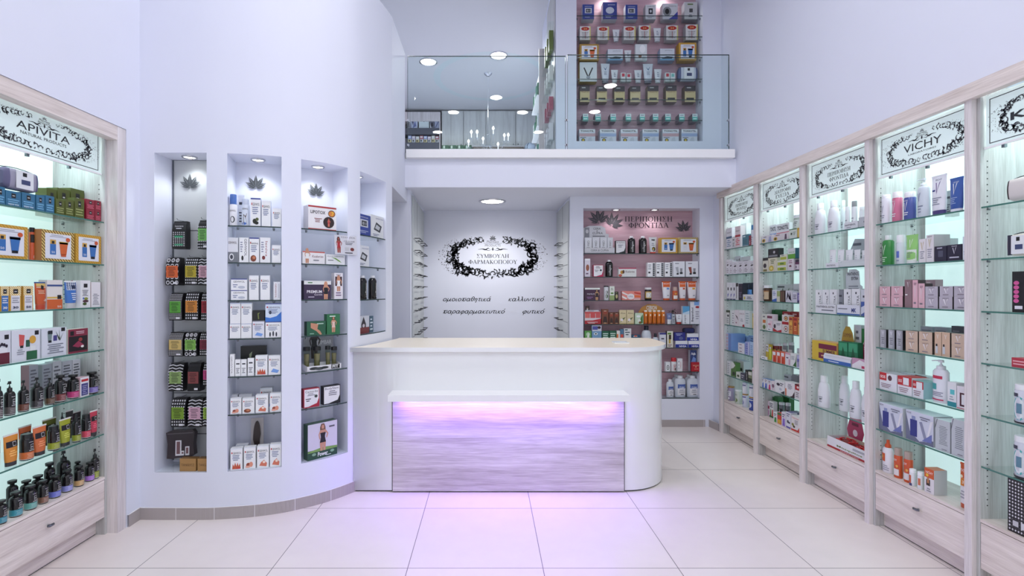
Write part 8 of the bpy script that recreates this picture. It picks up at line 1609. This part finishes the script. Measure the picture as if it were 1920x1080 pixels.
put('Q2',0,[(1495,1640,540,X(cushion),'pale blue soft bag with dark piping','bag',{'d': .25,'back': -.05})],k)
# chandelier
e = empty('chandelier',(0,8.63,CEIL)); tag(e,'clear crystal chandelier with candle bulbs hanging in the upstairs room','chandelier')
CR_ = glassmat('crystal',(.93,.95,.97),1.6); BULB = M((255,246,238),.4,emit=1.6,name='candle_bulb')
m = MB(); m.loft([(-.05,.02,.02,CHROME),(-.02,.06,.06,CHROME),(0,.07,.07,CHROME)]); m.build('canopy',e)
m = MB(); m.tube([(0,0,-.05),(0,0,-1.05)],.004,CHROME,6); m.build('rod',e)
m = MB(); m.loft([(-1.36,.01,.01,CR_),(-1.30,.07,.07,CR_),(-1.22,.04,.04,CR_),(-1.12,.05,.05,CR_),(-1.04,.015,.015,CR_)],n=12); m.build('column',e)
for i in range(8):
    a = 2 * pi * i / 8 + .3; r_ = .39 if i % 2 else .30; zt = -1.06 - .08 * (i % 2); c_,s_ = cos(a),sin(a)
    m = MB(); m.tube([(c_ * .03,s_ * .03,-1.25),(c_ * r_ * .5,s_ * r_ * .5,-1.32),(c_ * r_ * .9,s_ * r_ * .9,-1.26),(c_ * r_,s_ * r_,zt - .1)],.006,CR_,6); ar = m.build('arm',e)
    m = MB(); m.loft([(zt - .1,.03,.03,CR_),(zt - .085,.034,.034,CR_)],n=10,cx=c_ * r_,cy=s_ * r_); m.loft([(zt - .085,.009,.009,WHITE),(zt - .01,.009,.009,WHITE)],n=8,cx=c_ * r_,cy=s_ * r_); m.build('candle_cup',ar)
    m = MB(); m.loft([(zt - .01,.012,.012,BULB),(zt + .012,.022,.022,BULB),(zt + .035,.014,.014,BULB),(zt + .05,.003,.003,BULB)],n=10,cx=c_ * r_,cy=s_ * r_); m.build('bulb',ar)
    for q in range(3):
        rr = r_ * (.45 + .27 * q); zz = -1.33 + .04 * q; m = MB(); m.loft([(zz - .07,.001,.001,CR_),(zz - .045,.012,.012,CR_),(zz - .015,.001,.001,CR_)],n=6,cx=c_ * rr,cy=s_ * rr); m.build('drop',ar)
m = MB(); RT = M((196,206,210),.6,name='pale_teal_painted_glow')  # flat ring whose colour stands in for a cyan glow on the ceiling
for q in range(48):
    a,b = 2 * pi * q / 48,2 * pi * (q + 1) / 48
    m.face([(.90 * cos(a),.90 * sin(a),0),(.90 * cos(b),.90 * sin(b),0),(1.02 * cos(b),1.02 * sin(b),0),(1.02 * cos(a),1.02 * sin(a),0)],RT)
tag(m.build('painted_glow_ring',loc=(.05,8.85,CEIL - .0004)),'faint pale teal ring of painted glow on the upstairs ceiling around the chandelier','painted glow')
# side shelving beside the upper pink wall block
e = empty('side_shelving',(.75,6.2,3.08)); tag(e,'narrow open shelving with a pale wood end panel beside the upper block','shelving')
m = MB(); m.box(-.075,.038,.36,.40,0,1.75,W_V); m.build('end_panel',e)
m = MB(); m.box(.030,.038,-.40,.36,0,2.2,W_SIDE); m.build('back_board',e)
zr = [.33,.68,1.03,1.38,1.70]
for z in zr: m = MB(); m.box(-.04,.03,-.40,.36,z - .008,z,GLASS); m.build('glass_shelf',e)
cols = [(90,80,72),(206,206,212),(170,90,110),(206,210,206),(90,110,50)]
for i,z in enumerate([.0] + zr[:4]):
    for j in range(3):
        hh = [.22,.2,.16,.18,.24][i]; o = carton(.07,hh,.05,cols[i] if j != 1 else tuple(min(255,v + 30) for v in cols[i]),plain((90,92,100)),side=cols[i])
        o.location = (.745,5.88 + .2 * j,3.08 + z + (.085 if i == 0 else 0) * 0 + .0005); o.rotation_euler = (0,0,-pi / 2)
        tag(o,'%s carton, %s one, on the %s level of the upstairs side shelving' % (['brown','white','rose','grey-green','olive green'][i],['nearest','middle','farthest'][j],['lowest','second','third','fourth','top'][i]),'box','cartons on the upstairs side shelving')
e = empty('side_shelving',(.76,7.55,3.08)); tag(e,'farther open shelving behind the pale wood end panel upstairs','shelving')
m = MB(); m.box(.03,.05,-.33,.5,0,1.9,W_SIDE); m.build('back_board',e)
for z in (.5,.95,1.4): m = MB(); m.box(-.05,.03,-.33,.5,z - .012,z,WHITE); m.build('shelf_board',e)
for i,z in enumerate((0.5,.95,1.4)):
    for j in range(4):
        c_ = [(60,120,100),(196,206,206),(40,100,70)][(i + j) % 3]
        o = carton(.09,.2 + .03 * (j % 2),.05,c_,plain((210,214,214)),side=c_); o.location = (.75,7.32 + .2 * j,3.08 + z + .0005); o.rotation_euler = (0,0,-pi / 2)
        tag(o,'%s carton, %s from near end, %s board of the farther side shelving' % (['dark teal','pale','green'][(i + j) % 3],ORD[j],['lower','middle','upper'][i]),'box','cartons on the farther upstairs side shelving')
finish_labels()
